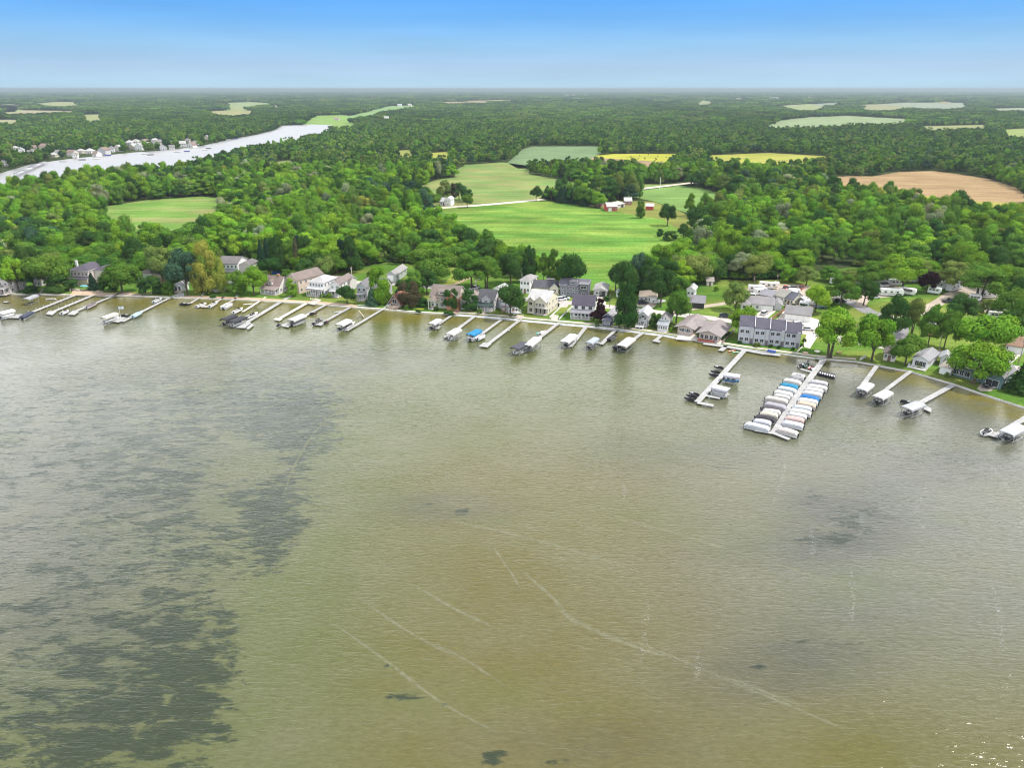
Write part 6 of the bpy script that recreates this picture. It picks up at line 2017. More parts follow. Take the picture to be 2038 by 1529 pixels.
dock('narrow cream dock ending at a white cuddy boat', [(529, 591), (483, 620.5)], 1.2, [], m=mat('dock_cream', (.52, .48, .4), .8, .12))
dock('wide white dock running out to the two black canopies', [(581, 588.5), (570, 594), (490, 642)], 2.1, [[(471, 652), (487, 653), (500, 642), (488, 641)], [(490, 654), (495, 655), (506, 646), (500, 644)]])
dock('cream L-shaped dock with no boat before the white house with a double porch', [(615, 600.5), (556, 634)], 1.8, [[(544, 635.5), (556, 638.5), (562, 634.5), (549, 633)]], m=mat('dock_cream', (.52, .48, .4), .8, .12))
dock('white dock leading to the long white canopy, before the raised gabled house', [(652, 604.5), (596, 634), (577, 644)], 1.5, [[(559, 648), (573, 651.5), (581, 645), (570, 643)]])
dock('brownish dock with a dark ski boat and two jet skis', [(704, 607.5), (645, 640)], 1.4, [[(625, 646), (640, 648), (645, 642), (634, 640)]])
dock('long narrow dock before the brown A-frame cabin', [(772, 603.5), (774, 607), (762, 615), (690, 658)], 1.4)
dock('dock with a square end platform in front of the brown craftsman house', [(902, 625), (869, 648)], 1.4, [[(860, 653), (873, 654.5), (877, 649), (864, 647.5)]])
dock('white dock with a pale canopy before the lavender grey cottage', [(947, 627.5), (893, 668)], 1.6, [[(882, 670.5), (895, 671.5), (906, 663), (897, 661)]])
dock('white dock with the bright blue canopy at its end', [(1002, 633), (944, 675)], 1.4)
dock('white L-shaped dock without any boat, left of the teal swim mat', [(1035, 636.5), (967, 688)], 1.6, [[(953, 689), (970, 691), (978, 684), (962, 682)], [(1007.5, 657), (1014, 658), (1015, 656), (1010, 655)]])
dock('longest white dock of the middle shore, with dark and beige canopies', [(1113.5, 641.5), (1034.5, 702)], 1.7)
dock('white dock with one white canopy before the steep purple roof', [(1169, 647), (1135, 690)], 1.7)
dock('white zigzag dock with a jog near its end', [(1229, 653), (1213, 668), (1198, 684), (1187, 681), (1178, 688)], 1.5)
dock('white dock with a broad pinkish white canopy before the narrow grey cottage', [(1281, 661), (1253, 681), (1236, 695)], 1.6)
dock('small white L-shaped dock before the white gabled cottage', [(1318, 667), (1302, 679)], 1.5, [[(1299, 679), (1312, 681.5), (1315, 678), (1305, 676)]])
dock('stub dock beside the orange and green kayaks', [(1446, 688), (1434, 698)], 2.0)
dock('white walkway running along the seawall below the townhouses', [(1400, 683.5), (1447, 690), (1478, 695.5), (1517, 703), (1553, 707)], 2.2, posts=0)
dock('straight white pier with two side fingers and four boats, left of the marina pier', [(1484, 694.5), (1388, 800)], 2.0, extra=[((1388, 801), (1420, 807), 1.5), ((1405, 787), (1433, 792.5), 1.2)])
dock('main marina pier with covered boats packed along both sides', [(1640, 714.5), (1585, 790), (1541, 861)], 2.2, [[(1623, 713), (1638, 719.5), (1643, 713), (1630, 711)]], extra=[((1540, 862), (1502, 855.5), 1.2), ((1540, 862), (1571, 874), 1.2), ((1632, 741), (1660, 748), 1.0), ((1618, 741), (1594, 734), 1.0)], hi=.5)
dock('white dock with a single white canopy, first right of the marina pier', [(1745, 728), (1709, 778)], 1.6)
dock('white dock with a flat white canopy at its end, second right of the marina pier', [(1813.5, 738), (1768, 772), (1745, 793)], 1.5)
dock('thick white dock with a grey canopy and side platform, right of the flat white canopy', [(1897, 766), (1824, 806)], 1.9, [[(1838, 814), (1853, 821), (1854, 813), (1842, 807)]])
dock('white L-shaped dock cut off by the right edge of the photo', [(2046, 829), (1984, 866)], 1.9, [[(1958, 864), (1986, 871), (1990, 862), (1966, 857)]])

# ------------------------------------------------------------------ lifts and boats
Lf = lift
UNDER = [
    ('white canopy lift at the end of the leftmost long dock', (-2, 622), (26, 615), 3.0, (.72, .69, .66), ('white pontoon boat under the leftmost white canopy', 'p', (.7, .7, .7))),
    ('grey covered lift at the end of the walkway in the bushes', (50, 594), (71, 586), 3.0, (.4, .41, .43), None),
    ('beige canopy lift beside the platform of white chairs', (204, 631), (231, 621.5), 3.0, (.62, .58, .5), ('white boat under the beige canopy by the white chairs', 'r', (.7, .7, .7))),
    ('black canopy lift, left one of the black pair', (443, 635), (467, 626), 3.2, (.022, .022, .03), ('dark boat under the left black canopy', 'r', (.05, .05, .06))),
    ('black canopy lift with a tall side curtain, right one of the black pair', (459, 639), (485, 629), 3.4, (.028, .028, .036), ('white hulled boat under the right black canopy', 'r', (.6, .6, .62))),
    ('long white canopy lift on the dock before the raised gabled house', (578, 636), (604, 625), 3.2, (.7, .7, .66), ('dark pontoon boat under the long white canopy', 'p', (.1, .1, .11))),
    ('white canopy lift on the long dock before the A-frame cabin', (674, 645), (694, 635), 3.4, (.74, .73, .72), ('black boat under the white canopy before the A-frame cabin', 'r', (.03, .03, .035))),
    ('small pale grey canopy lift by the craftsman house dock', (858, 643), (874, 634), 3.0, (.58, .58, .6), ('black boat under the small pale grey canopy', 'r', (.04, .04, .05))),
    ('off white canopy lift at the lavender cottage dock', (894, 664), (912, 653), 3.4, (.66, .63, .6), ('white boat under the off white canopy', 'r', (.6, .6, .6))),
    ('bright blue canopy lift on the middle shore', (935, 665), (953, 655), 3.2, (.01, .16, .48), ('white pontoon boat under the bright blue canopy', 'p', (.66, .66, .68))),
    ('dark slate canopy lift on the longest middle dock', (1023, 692), (1045, 680), 3.4, (.05, .05, .065), ('white boat under the dark slate canopy', 'r', (.55, .55, .55))),
    ('beige white canopy lift on the longest middle dock', (1050, 686), (1070, 670), 3.4, (.62, .6, .57), ('grey boat under the beige white canopy', 'r', (.3, .3, .3))),
    ('white canopy lift on the dock before the steep purple roof', (1123, 679), (1142, 664), 3.4, (.7, .7, .7), ('black boat under the white canopy before the steep purple roof', 'r', (.03, .03, .035))),
    ('small blue white canopy lift beside the zigzag dock', (1172, 681), (1187, 671), 2.6, (.42, .47, .56), ('dark boat under the small blue white canopy', 'r', (.06, .06, .08))),
    ('pinkish white canopy lift before the narrow grey cottage', (1236, 687), (1257, 671), 3.7, (.6, .54, .5), ('black boat under the pinkish white canopy', 'r', (.04, .04, .045))),
    ('white canopy lift with a blue boat on the left pier', (1441, 742), (1473, 747), 2.7, (.62, .6, .66), ('blue boat under the white canopy of the left pier', 'r', (.02, .14, .32))),
    ('pale lavender canopy lift on the left pier, nearest the fingers', (1419, 766), (1451, 774), 3.0, (.62, .62, .68), ('grey pontoon boat under the lavender canopy', 'p', (.4, .4, .42))),
    ('white canopy lift on the first dock right of the marina', (1715, 774), (1731, 761), 3.2, (.6, .6, .6), ('dark boat under the canopy of the first right dock', 'r', (.05, .05, .06))),
    ('flat white canopy lift at the end of the second right dock', (1747, 789), (1769, 777), 3.2, (.68, .65, .64), ('black boat under the flat white canopy', 'r', (.03, .03, .03))),
    ('light grey canopy lift on the thick right dock', (1804, 811), (1833, 800), 3.4, (.46, .47, .49), ('black boat under the light grey canopy', 'r', (.03, .03, .035))),
    ('pale grey canopy lift at the right edge dock', (2003, 860), (2033, 845), 3.6, (.52, .54, .57), ('black boat under the right edge canopy', 'r', (.04, .04, .05))),
]
for lab, a, b, w_, col, bt in UNDER:
    t, c_, rz, L_ = Lf(lab, a, b, w_, col)
    if bt:
        blab, kind, bc = bt
        (runabout if kind == 'r' else pontoon)(blab, Vector((c_.x, c_.y, 0)), rz, **(dict(L=min(6, L_ * .95), col=bc, z=.55) if kind == 'r' else dict(L=min(7, L_ * .98), fence=bc, z=.5)))


def R_(lab, a, b, **k):
    runabout(lab, mid(a, b), ang(a, b), L=max(3.2, min(7.5, ln(a, b))), **k)


def Pn(lab, a, b, **k):
    pontoon(lab, mid(a, b), ang(a, b), L=max(4, min(9, ln(a, b))), **k)


Pn('dark navy covered boat tied to the leftmost long dock', (44, 635), (64, 624), cover=(.04, .045, .07), W=2.3)
R_('white boat with a dark windshield at the end of the third long dock', (123, 626), (136, 620), col=(.72, .73, .75))
R_('boat under a dark grey fitted cover halfway along the third long dock', (173, 614), (193, 604), cover=(.12, .1, .115), col=(.66, .62, .62))
R_('light blue boat tied beside the chair platform dock', (265, 632), (283, 622), col=(.45, .62, .72), cover=(.42, .58, .68), W=2.4)
R_('white and grey boat moored beside the chair platform dock near shore', (306, 603), (322, 595), col=(.6, .62, .66))
R_('white runabout beside the short weathered dock platform, left one', (391, 612), (411, 605), col=(.66, .66, .66))
R_('white runabout right of the short weathered dock platform', (417, 612), (433, 602), col=(.7, .7, .69))
Pn('little white pontoon boat at the end of the bending weathered dock', (444, 615), (459, 607), fence=(.72, .7, .69), W=2.6)
R_('white cuddy boat with a small tower at the end of the narrow cream dock', (465, 624), (483, 615), col=(.74, .74, .74), tower=True)
R_('white and black speedboat beside the two black canopies', (491, 634), (513, 624), col=(.7, .69, .67), tower=False, seat=(.05, .05, .06))
R_('dark ski boat with a black tower on the brownish dock', (624, 646), (642, 637), col=(.05, .05, .06), tower=True, seat=(.1, .1, .1))
R_('white and black boat on the long dock before the A-frame cabin', (686, 655), (706, 643), col=(.6, .58, .57), seat=(.08, .08, .08))
R_('white boat with a dark cover beside the blue canopy', (951, 677), (965, 669), col=(.66, .68, .7), cover=(.6, .62, .65), W=1.9)
R_('small white boat beside the teal swim mat', (1075, 667), (1085, 661), col=(.66, .62, .6), cover=(.62, .58, .56), W=1.7)
R_('black speedboat tied to the zigzag dock', (1212, 678), (1227, 669), col=(.03, .03, .035), cover=(.035, .035, .04))
R_('black covered boat left of the pinkish white canopy', (1223, 694), (1239, 684), col=(.03, .03, .035), cover=(.03, .03, .035))
R_('white boat on the right edge dock platform', (1957, 866), (1971, 858), col=(.7, .7, .7), seat=(.1, .1, .1))

# marina: covered pontoon boats, every one of its own
MAR = [
    ((1608, 759), (1646, 765), (.5, .49, .52), 'grey white', 'first on the right side of the marina from shore'), ((1603, 767.5), (1645, 774), (.62, .6, .58), 'warm white', 'second on the right side of the marina from shore'), ((1598, 774), (1637, 780), (.6, .59, .57), 'off white', 'third on the right side of the marina from shore'), ((1594, 780.5), (1635, 787), (.62, .62, .62), 'white', 'fourth on the right side of the marina from shore'),
    ((1589, 788), (1629, 796), (.012, .12, .46), 'royal blue', 'fifth on the right side of the marina from shore'), ((1584, 795), (1626.5, 802), (.6, .62, .62), 'white', 'just below the royal blue one on the marina right side'), ((1583.5, 801), (1622, 809), (.62, .5, .4), 'peach', 'on the right side of the marina pier'), ((1573, 809), (1614, 815), (.5, .54, .56), 'pale blue grey', 'below the peach one on the marina right side'), ((1568, 816), (1613, 824), (.6, .6, .57), 'long off white', 'second above the pink one'), ((1564, 823), (1604, 831), (.55, .56, .58), 'cool grey white', 'just above the pink one'), ((1559, 831), (1599, 838), (.6, .44, .41), 'pink', 'on the right side of the marina pier'), ((1553, 840), (1597, 849), (.6, .62, .66), 'bluish white', 'just below the pink one'), ((1543, 853), (1586, 864.5), (.58, .53, .51), 'pinkish white', 'at the outer right end of the marina pier'),
    ((1599, 763), (1561.5, 756), (.64, .62, .57), 'cream white', 'first on the left side of the marina from shore'), ((1592, 772), (1556, 765), (.012, .17, .44), 'sky blue', 'on the marina left side'), ((1589, 779), (1550.5, 771.5), (.56, .57, .57), 'pale grey', 'just below the sky blue one'), ((1582, 787), (1543, 779.5), (.63, .63, .62), 'bright white', 'second below the sky blue one on the left side'), ((1577, 793), (1542, 787), (.58, .57, .55), 'dull white', 'third below the sky blue one on the left side'), ((1573, 800), (1525, 791), (.55, .51, .48), 'long beige white', 'sticking out furthest left of the upper marina'), ((1569, 812), (1524, 803), (.4, .38, .42), 'lavender grey', 'on the marina left side'), ((1560, 819), (1517.5, 811), (.06, .05, .06), 'narrow black', 'just below the lavender grey one'), ((1558, 822), (1520, 816.5), (.62, .62, .6), 'plain white', 'between the narrow black and the beige one'),
    ((1553, 828), (1515, 822), (.56, .53, .45), 'beige', 'just above the big black one on the left side'), ((1548, 837), (1505.6, 829), (.03, .027, .034), 'big black', 'on the marina left side'), ((1539.5, 843.5), (1502, 837), (.52, .53, .58), 'light grey blue', 'just below the big black one'), ((1537, 855), (1484.5, 843), (.56, .57, .6), 'largest grey white', 'at the outer left end of the marina pier'),
]
for a, b, c_, nm, where in MAR:
    A, B = P(*a, 1.2), P(*b, 1.2)
    m_ = (A + B) / 2 + (B - A if a[0] < b[0] else A - B) * 0
    pier = P(1585 + (b[1] - 790) * -.62, (a[1] + b[1]) / 2, 1.2)
    m_ += (m_ - pier).normalized() * .45
    ov_ = 'narrow' in nm or nm in ('plain white', 'dull white')
    pontoon('%s covered pontoon boat, %s' % (nm, where), Vector((m_.x, m_.y, 0)), math.atan2(A.y - B.y, A.x - B.x), L=min(9.0, (A - B).length * .93), W=1.65 if ov_ else 2.1, cover=c_, group='covered pontoon boats at the marina pier', z=.3, hump=.15)
Pn('uncovered white pontoon boat first on the marina left side', (1601, 755), (1574, 749), fence=(.7, .68, .7), W=2.4)
for lab, x, y, f in [('black jet ski at the outer end of the left pier, nearest the finger', 1372, 797, 0), ('black jet ski second from the end of the left pier', 1376, 791, 0), ('dark jet ski third from the end of the left pier', 1381, 787, 1), ('black jet ski on the upper left pier, outermost of three', 1420, 749, 0), ('dark jet ski in the middle of three on the upper left pier', 1424, 743, 0), ('white topped jet ski nearest shore of three on the upper left pier', 1430, 734, 1)]:
    jet_ski(lab, x, y, ang((1388, 800), (1420, 807)) + math.pi, acc=(.6, .6, .62) if f else (.08, .08, .09))
for i in range(7):
    jet_ski('black and white jet ski, %s from the pier on the right marina finger' % ordw[i], 1632 + i * 4.6, 745 + i * 1.15, ang((1640, 714.5), (1585, 790)) + .15, acc=(.7, .7, .72))
for i, (x, y, cc) in enumerate([(1591, 731, (.02, .02, .025)), (1598, 728, (.03, .05, .05)), (1603, 731, (.02, .08, .06)), (1612, 734, (.3, .05, .06)), (1607, 724, (.05, .05, .06)), (1618, 737, (.6, .6, .62))]):
    jet_ski('%s jet ski clustered at the shore end of the marina pier' % ['black', 'charcoal', 'dark green', 'red', 'grey black', 'white'][i], x, y, ang((1640, 714.5), (1585, 790)) + .2 * (i % 3 - 1), col=cc, acc=(.5, .5, .52) if i % 2 else cc)
jet_ski('black jet ski at the tip of the platform before the raised gabled house', 556, 648, ang((556, 648), (566, 642)))
jet_ski('black jet ski beside the thick right dock', 1803, 803, ang((1795, 801), (1814, 806)) + .2)
jet_ski('dark jet ski right of the ski boat on the brownish dock', 650, 643, ang((644, 645), (655, 640)), acc=(.35, .1, .08))
jet_ski('black jet ski behind the chair platform dock', 250, 630, .3)
jet_ski('black jet ski, left one at the bent weathered dock', 365, 607, .5, acc=(.6, .6, .58))
jet_ski('black jet ski, right one at the bent weathered dock', 373, 607.5, .5)
jet_ski('black and red jet ski tied halfway along the dock to the long white canopy', 624, 626, .5, acc=(.3, .12, .08))
jet_ski('dark jet ski half hidden behind the beige white canopy', 1054, 683, .7)

open_shell('rowing_boat', 'white rowing boat floating near the left shore', 'rowing boat', P(102, 597), .15, 4.2, 1.5, .55, (.75, .74, .7), .0, 'small boats on the water')
open_shell('rowing_boat', 'small dark rowing boat floating at the far left', 'rowing boat', P(13, 603), .1, 3.2, 1.3, .5, (.12, .12, .13), .0, 'small boats on the water', (.6, .6, .6))
open_shell('kayak', 'cream kayak lying on the grass by the tiny white boathouse', 'kayak', G(293, 585.5), .1, 4.2, .9, .35, (.7, .66, .5), GZ + .03, 'kayaks', (.25, .1, .05), 1)
open_shell('rowing_boat', 'upturned pinkish skiff pulled on the bank beside the third dock', 'rowing boat', P(253, 587), .6, 3.6, 1.3, .5, (.5, .33, .3), .35, 'small boats on the water', (.6, .4, .36))
open_shell('kayak', 'white paddle boat floating beside the narrow cream dock', 'kayak', P(492, 607), .25, 3.4, 1.0, .35, (.74, .72, .7), 0, 'kayaks', (.6, .6, .6), 1)
open_shell('kayak', 'orange kayak floating beside the stub dock', 'kayak', P(1456, 700), .3, 3.1, .9, .35, (.75, .2, .08), 0, 'kayaks', (.6, .5, .45), 1)
open_shell('kayak', 'green kayak floating beside the stub dock', 'kayak', P(1465, 702.5), .25, 3.1, .9, .35, (.15, .55, .2), 0, 'kayaks', (.5, .6, .5), 1)
open_shell('kayak', 'pale kayak drying on the water beside the brownish dock', 'kayak', P(674, 622), .35, 3.6, .9, .35, (.72, .72, .72), 0, 'kayaks', (.5, .5, .5), 1)
for i in range(4):
    open_shell('kayak', 'bright blue kayak, %s of four on the townhouse walkway' % ordw[i], 'kayak', P(1529 + 4.2 * i, 699.4 + .8 * i, DZ), 1.1, 2.9, .75, .3, (.03, .12, .5), DZ + .02, 'kayaks', (.02, .06, .25), 1)
open_shell('kayak', 'yellow kayak lying on the lawn before the brown craftsman house', 'kayak', G(836, 617), .1, 3.4, 1.0, .35, (.55, .5, .05), GZ + .03, 'kayaks', (.4, .36, .05), 1)
open_shell('rowing_boat', 'white rowing boat lying on the grass near the blue spruce', 'rowing boat', G(722, 609.5), -.05, 4.0, 1.1, .4, (.62, .66, .6), GZ + .03, 'small boats on the water', (.3, .4, .3))


def mat_float(lab, a, b, c_, name='swim_mat', cat='swim mat', z=.02):
    A, B = P(*a), P(*b)
    t = thing(name, lab, cat, (A + B) / 2 + Vector((0, 0, z)), ang((1113.5, 641.5), (1034.5, 702)))
    L_ = abs((B - A).x)
    mb = MB()
    for k in range(4):
        mb.tube((-L_, (k - 1.5) * L_ * .28, .08), (L_, (k - 1.5) * L_ * .28, .08), L_ * .15, k=8)
    mb.obj('float', fabm(c_), t)
    return t


mat_float('teal floating swim mat beside the longest middle dock', (1068, 664), (1072, 664), (.12, .55, .55))
mat_float('light blue inflatable on the side platform of the thick right dock', (1834, 810), (1837, 810), (.1, .4, .62), 'inflatable', 'inflatable', DZ + .05)
# inflatable swing frame near the long narrow dock
p = P(716, 632)
t = thing('water_slide', 'cream inflatable water slide floating near the A-frame dock', 'water slide', p, .3)
mb = MB()
for s in (-.7, .7):
    mb.tube((-1.2, s, .1), (0, s, 2.6), .22, .2, k=8).tube((0, s, 2.6), (1.6, s, .1), .2, .22, k=8)
mb.tube((0, -.7, 2.6), (0, .7, 2.6), .22, k=8)
mb.obj('frame', fabm((.62, .54, .4)), t)
MB().add([(.05, -.5, 2.4), (.05, .5, 2.4), (1.6, .5, .1), (1.6, -.5, .1), (.05, -.5, 2.3), (.05, .5, 2.3), (1.6, .5, 0), (1.6, -.5, 0)], [(0, 1, 2, 3), (7, 6, 5, 4), (0, 4, 5, 1), (2, 6, 7, 3), (1, 5, 6, 2), (3, 7, 4, 0)]).obj('chute', fabm((.66, .6, .5)), t)
# flagpole on the chair platform
p = P(241, 635, DZ)
t = thing('flagpole', 'white flagpole with a pale flag on the chair platform', 'flagpole', p, .3)
MB().tube((0, 0, 0), (0, 0, 5.2), .05, .03, k=6).obj('shaft', paintm((.7, .7, .7)), t)
mb = MB()
for i in range(6):
    x0_, x1_ = .04 + i * .28, .04 + (i + 1) * .28
    y0_, y1_ = .1 * sin(i * 1.3), .1 * sin((i + 1) * 1.3)
    mb.add([(x0_, y0_, 4.0), (x1_, y1_, 3.95), (x1_, y1_, 5.0), (x0_, y0_, 5.1), (x0_, y0_ + .02, 4.0), (x1_, y1_ + .02, 3.95), (x1_, y1_ + .02, 5.0), (x0_, y0_ + .02, 5.1)], [(0, 1, 2, 3), (7, 6, 5, 4)])
mb.obj('flag', fabm((.62, .66, .74)), t)
for i in range(8):
    chair('white dock chair, %s of eight on the chair platform' % ordw[i], 222 + (i % 4) * 4.4, 637 - .3 * (i % 4) - (i // 4) * 3.2, -1.0 + .25 * (i % 3), (.72, .72, .72), 'dock chairs on the platform')
for i in range(5):
    a = i * 1.256
    chair('dark patio chair, %s around the fire pit by the teal lake house' % ordw[i], 1963 + 8 * cos(a), 771 + 3.2 * sin(a), a, (.03, .025, .025), 'patio chairs of the teal lake house')
t = thing('fire_pit', 'round dark fire pit among the chairs by the teal lake house', 'fire pit', G(1963, 771, .03))
MB().tube((0, 0, 0), (0, 0, .4), .55, .5, k=14).tube((0, 0, .3), (0, 0, .42), .35, k=12).obj('bowl', BLACK, t)
for i in range(4):
    chair('cream patio chair, %s on the terrace before the double porch house' % ordw[i], 620 + 3.4 * i, 597.5 + .3 * i, 1.2 * i, (.6, .55, .42), 'patio chairs on the terrace')
for lab, x, y in [('pale round table on the grass beside the marina trees', 1626, 702.5), ('low brown fire ring on the grass below the marina trees', 1603, 703)]:
    p = G(x, y)
    t = thing('table' if 'table' in lab else 'fire_pit', lab, 'table' if 'table' in lab else 'fire pit', p)
    c_ = (.62, .57, .5) if 'table' in lab else (.3, .15, .07)
    MB().tube((0, 0, .55 if 'table' in lab else 0), (0, 0, .68 if 'table' in lab else .25), .95, k=16).obj('top' if 'table' in lab else 'ring', paintm(c_), t)
    if 'table' in lab:
        MB().tube((0, 0, 0), (0, 0, .55), .3, .2, k=10).obj('base', paintm((.2, .18, .16)), t)
for lab, x, y, rz in [('weathered picnic table under the right marina tree', 1669, 704, .3), ('picnic table on the lawn left of the olive tree by the curve', 1700, 650, .1)]:
    t = thing('picnic_table', lab, 'picnic table', G(x, y), rz)
    MB().box((0, 0, .74), (1.9, .8, .06)).obj('top', WOODM, t)
    for s in (-.75, .75):
        MB().box((0, s, .44), (1.9, .28, .05)).obj('bench', WOODM, t)
    for s in (-.7, .7):
        MB().box((s, 0, .36), (.08, 1.5, .07)).tube((s, -.6, 0), (s, -.15, .72), .05, k=5).tube((s, .6, 0), (s, .15, .72), .05, k=5).obj('leg', WOODM, t)
for lab, x, y, c_ in [('turquoise patio umbrella before the purple roofed mansion', 168, 578, (.1, .42, .42)), ('second turquoise umbrella, right of the first at the mansion', 174, 578.5, (.14, .46, .45))]:
    t = thing('umbrella', lab, 'umbrella', G(x, y))
    MB().tube((0, 0, 0), (0, 0, 2.5), .04, k=6).obj('pole', ALU, t)
    mb = MB()
    rings = [[(r_ * cos(k_ * .7854), r_ * sin(k_ * .7854), z_) for k_ in range(8)] for r_, z_ in ((1.6, 2.1), (.9, 2.42), (.06, 2.62))]
    mb.loft(rings, True, False)
    mb.obj('canopy', fabm(c_), t)


# fences, retaining walls, planters
def fence(lab, pts, h, m, pm=None, panel=True, name='fence', cat='fence', th=.06):
    w2 = [G(x, y) for x, y in pts]
    t = thing(name, lab, cat, w2[0])
    o = w2[0]
    for a, b in zip(w2, w2[1:]):
        d = b - a
        n_ = max(1, round(d.length / 2.4))
        nn = Vector((-d.y, d.x, 0)).normalized()
        if panel:
            A, B = a - o, b - o
            q = [A - nn * th / 2, B - nn * th / 2, B + nn * th / 2, A + nn * th / 2]
            MB().prism([(v.x, v.y) for v in q], .06, h, 'z').obj('panel', m, t)
        if pm:
            for j in range(n_ + 1):
                c_ = a + d * j / n_ - o
                MB().box((c_.x, c_.y, h / 2 + .06), (.13, .13, h + .12)).obj('post', pm, t)
    return t


fence('white board fence along the left side of the mown strip by the cream house', [(1128, 601), (1094, 634)], .9, TRIM, TRIM)
fence('white board fence right of the mown strip, by the purple roofed white house', [(1143, 608), (1113, 637)], .9, TRIM, TRIM)
fence('dark timber fence beside the concrete yard of the garages', [(1570, 612), (1532, 640)], 1.3, WOODM, WOODM)
fence('dark retaining wall between the weathered lake house and the townhouses', [(1462, 657), (1438, 683)], .8, mat('retaining_wall', (.2, .15, .14), .9, .2), None, name='retaining_wall', cat='wall', th=.3)
fence('pale concrete kerb wall beside the townhouse lawn on the right', [(1612, 676), (1586, 702)], .35, LCONC, None, name='kerb_wall', cat='wall', th=.3)
fence('low red brick planter wall before the weathered lake house', [(1388, 678), (1422, 682)], .7, mat('red_brick', (.3, .1, .07), .9, .25, 3), None, name='planter', cat='planter', th=1.4)
fence('white wall panel on the seawall below the olive tree', [(1711, 718), (1722, 713)], 1.1, TRIM, TRIM)
fence('stone patio wall around the terrace of the purple roofed mansion', [(140, 580), (141, 577), (158, 580), (160, 578)], 1.0, mat('patio_wall', (.55, .48, .42), .85, .15), None, name='patio_wall', cat='wall', th=.3)
fence('pile of cream rocks shaped as a low wall below the A-frame cabin', [(786, 612), (798, 613)], .9, mat('rock_wall', (.42, .3, .22), .9, .35, 2), None, name='rock_wall', cat='wall', th=1.6)
p = G(551, 545)
t = thing('tarp', 'blue tarpaulin over a boat trailer under the dark pines', 'tarpaulin', p, .2)
mb = MB()
mb.loft([[(x_, -1.2, 0), (x_, -.9, 1.3 * k_), (x_, 0, 1.9 * k_), (x_, .9, 1.3 * k_), (x_, 1.2, 0)] for x_, k_ in ((-2.2, .6), (-1.4, 1), (1.0, .95), (2.3, .45))], False, False)
mb.add([(-2.2, -1.2, 0), (-2.2, -.9, .78), (-2.2, 0, 1.14), (-2.2, .9, .78), (-2.2, 1.2, 0)], [(0, 1, 2, 3, 4)])
mb.obj('sheet', fabm((.012, .045, .3)), t)
MB().box((0, 0, .3), (4.8, 1.6, .2)).tube((-.6, -1.1, .3), (-.6, 1.1, .3), .3, k=10).obj('trailer', BLACK, t)
t = thing('playset', 'wooden play tower with a pink slide under the broad dark tree', 'play set', G(1003, 624), .3)
MB().box((0, 0, 1.1), (1.6, 1.6, .12)).tube((-.75, -.75, 0), (-.75, -.75, 2.6), .07, k=5).tube((.75, -.75, 0), (.75, -.75, 2.6), .07, k=5).tube((-.75, .75, 0), (-.75, .75, 2.6), .07, k=5).tube((.75, .75, 0), (.75, .75, 2.6), .07, k=5).obj('tower', WOODM, t)
MB().add([(.8, -.3, 1.1), (.8, .3, 1.1), (3, .3, .1), (3, -.3, .1), (.8, -.3, 1.0), (.8, .3, 1.0), (3, .3, 0), (3, -.3, 0)], [(0, 1, 2, 3), (7, 6, 5, 4), (0, 4, 5, 1), (2, 6, 7, 3), (1, 5, 6, 2), (3, 7, 4, 0)]).obj('slide', paintm((.5, .25, .25)), t)
block(t, -.95, .95, -.95, .95, .1, 'gs', .7, None, fabm((.45, .35, .3)), .1, z0=2.5, rname='roof')

# cars, trucks, trailers
car('silver pickup truck parked on the grass by the road', 945, 575.5, .75, (.42, .43, .45), 'pickup')
car('dark blue family car before the tan roofed bungalow', 1279, 605, .28, (.02, .022, .04), 'suv')
car('silver car beside the narrow grey cottage', 1262, 625, .55, (.4, .4, .42), 'sedan')
car('black car below the silver car by the narrow grey cottage', 1257, 632, .55, (.02, .02, .022), 'suv')
car('dark green car on the road behind the weathered lake house', 1443, 632, -.2, (.02, .03, .03), 'suv')
car('maroon car before the orange roofed garage', 1995, 706, .2, (.16, .015, .03), 'sedan')
car('pale car beside the dark slate house', 1124, 595, -.3, (.45, .46, .5), 'sedan')
car('white car beside the pinkish grey metal garage', 1180, 597, .5, (.62, .62, .62), 'suv')
car('white car in the townhouse yard by the marina tree', 1607, 657, -.2, (.62, .62, .62), 'sedan')
car('black pickup truck on the campground lane by the dark tree', 1888, 602, .15, (.015, .015, .018), 'pickup')
car('bright red truck in the trailer park', 1562, 576, .9, (.55, .02, .04), 'pickup')
car('white truck right of the bright red truck', 1572, 577, .9, (.66, .66, .66), 'pickup')
car('dark grey car third in the trailer park row', 1581, 577, .1, (.12, .12, .14), 'suv')
car('rust red truck at the end of the trailer park row', 1594, 575.5, .9, (.3, .07, .05), 'pickup')
car('purple black car between the ranch houses', 1514, 601.5, -.3, (.05, .035, .05), 'sedan')
car('black car under the oak by the campground fork', 1673, 602, .2, (.015, .015, .02), 'suv')
car('silver car parked beside the set back white house', 487, 552, .5, (.45, .45, .47), 'suv')
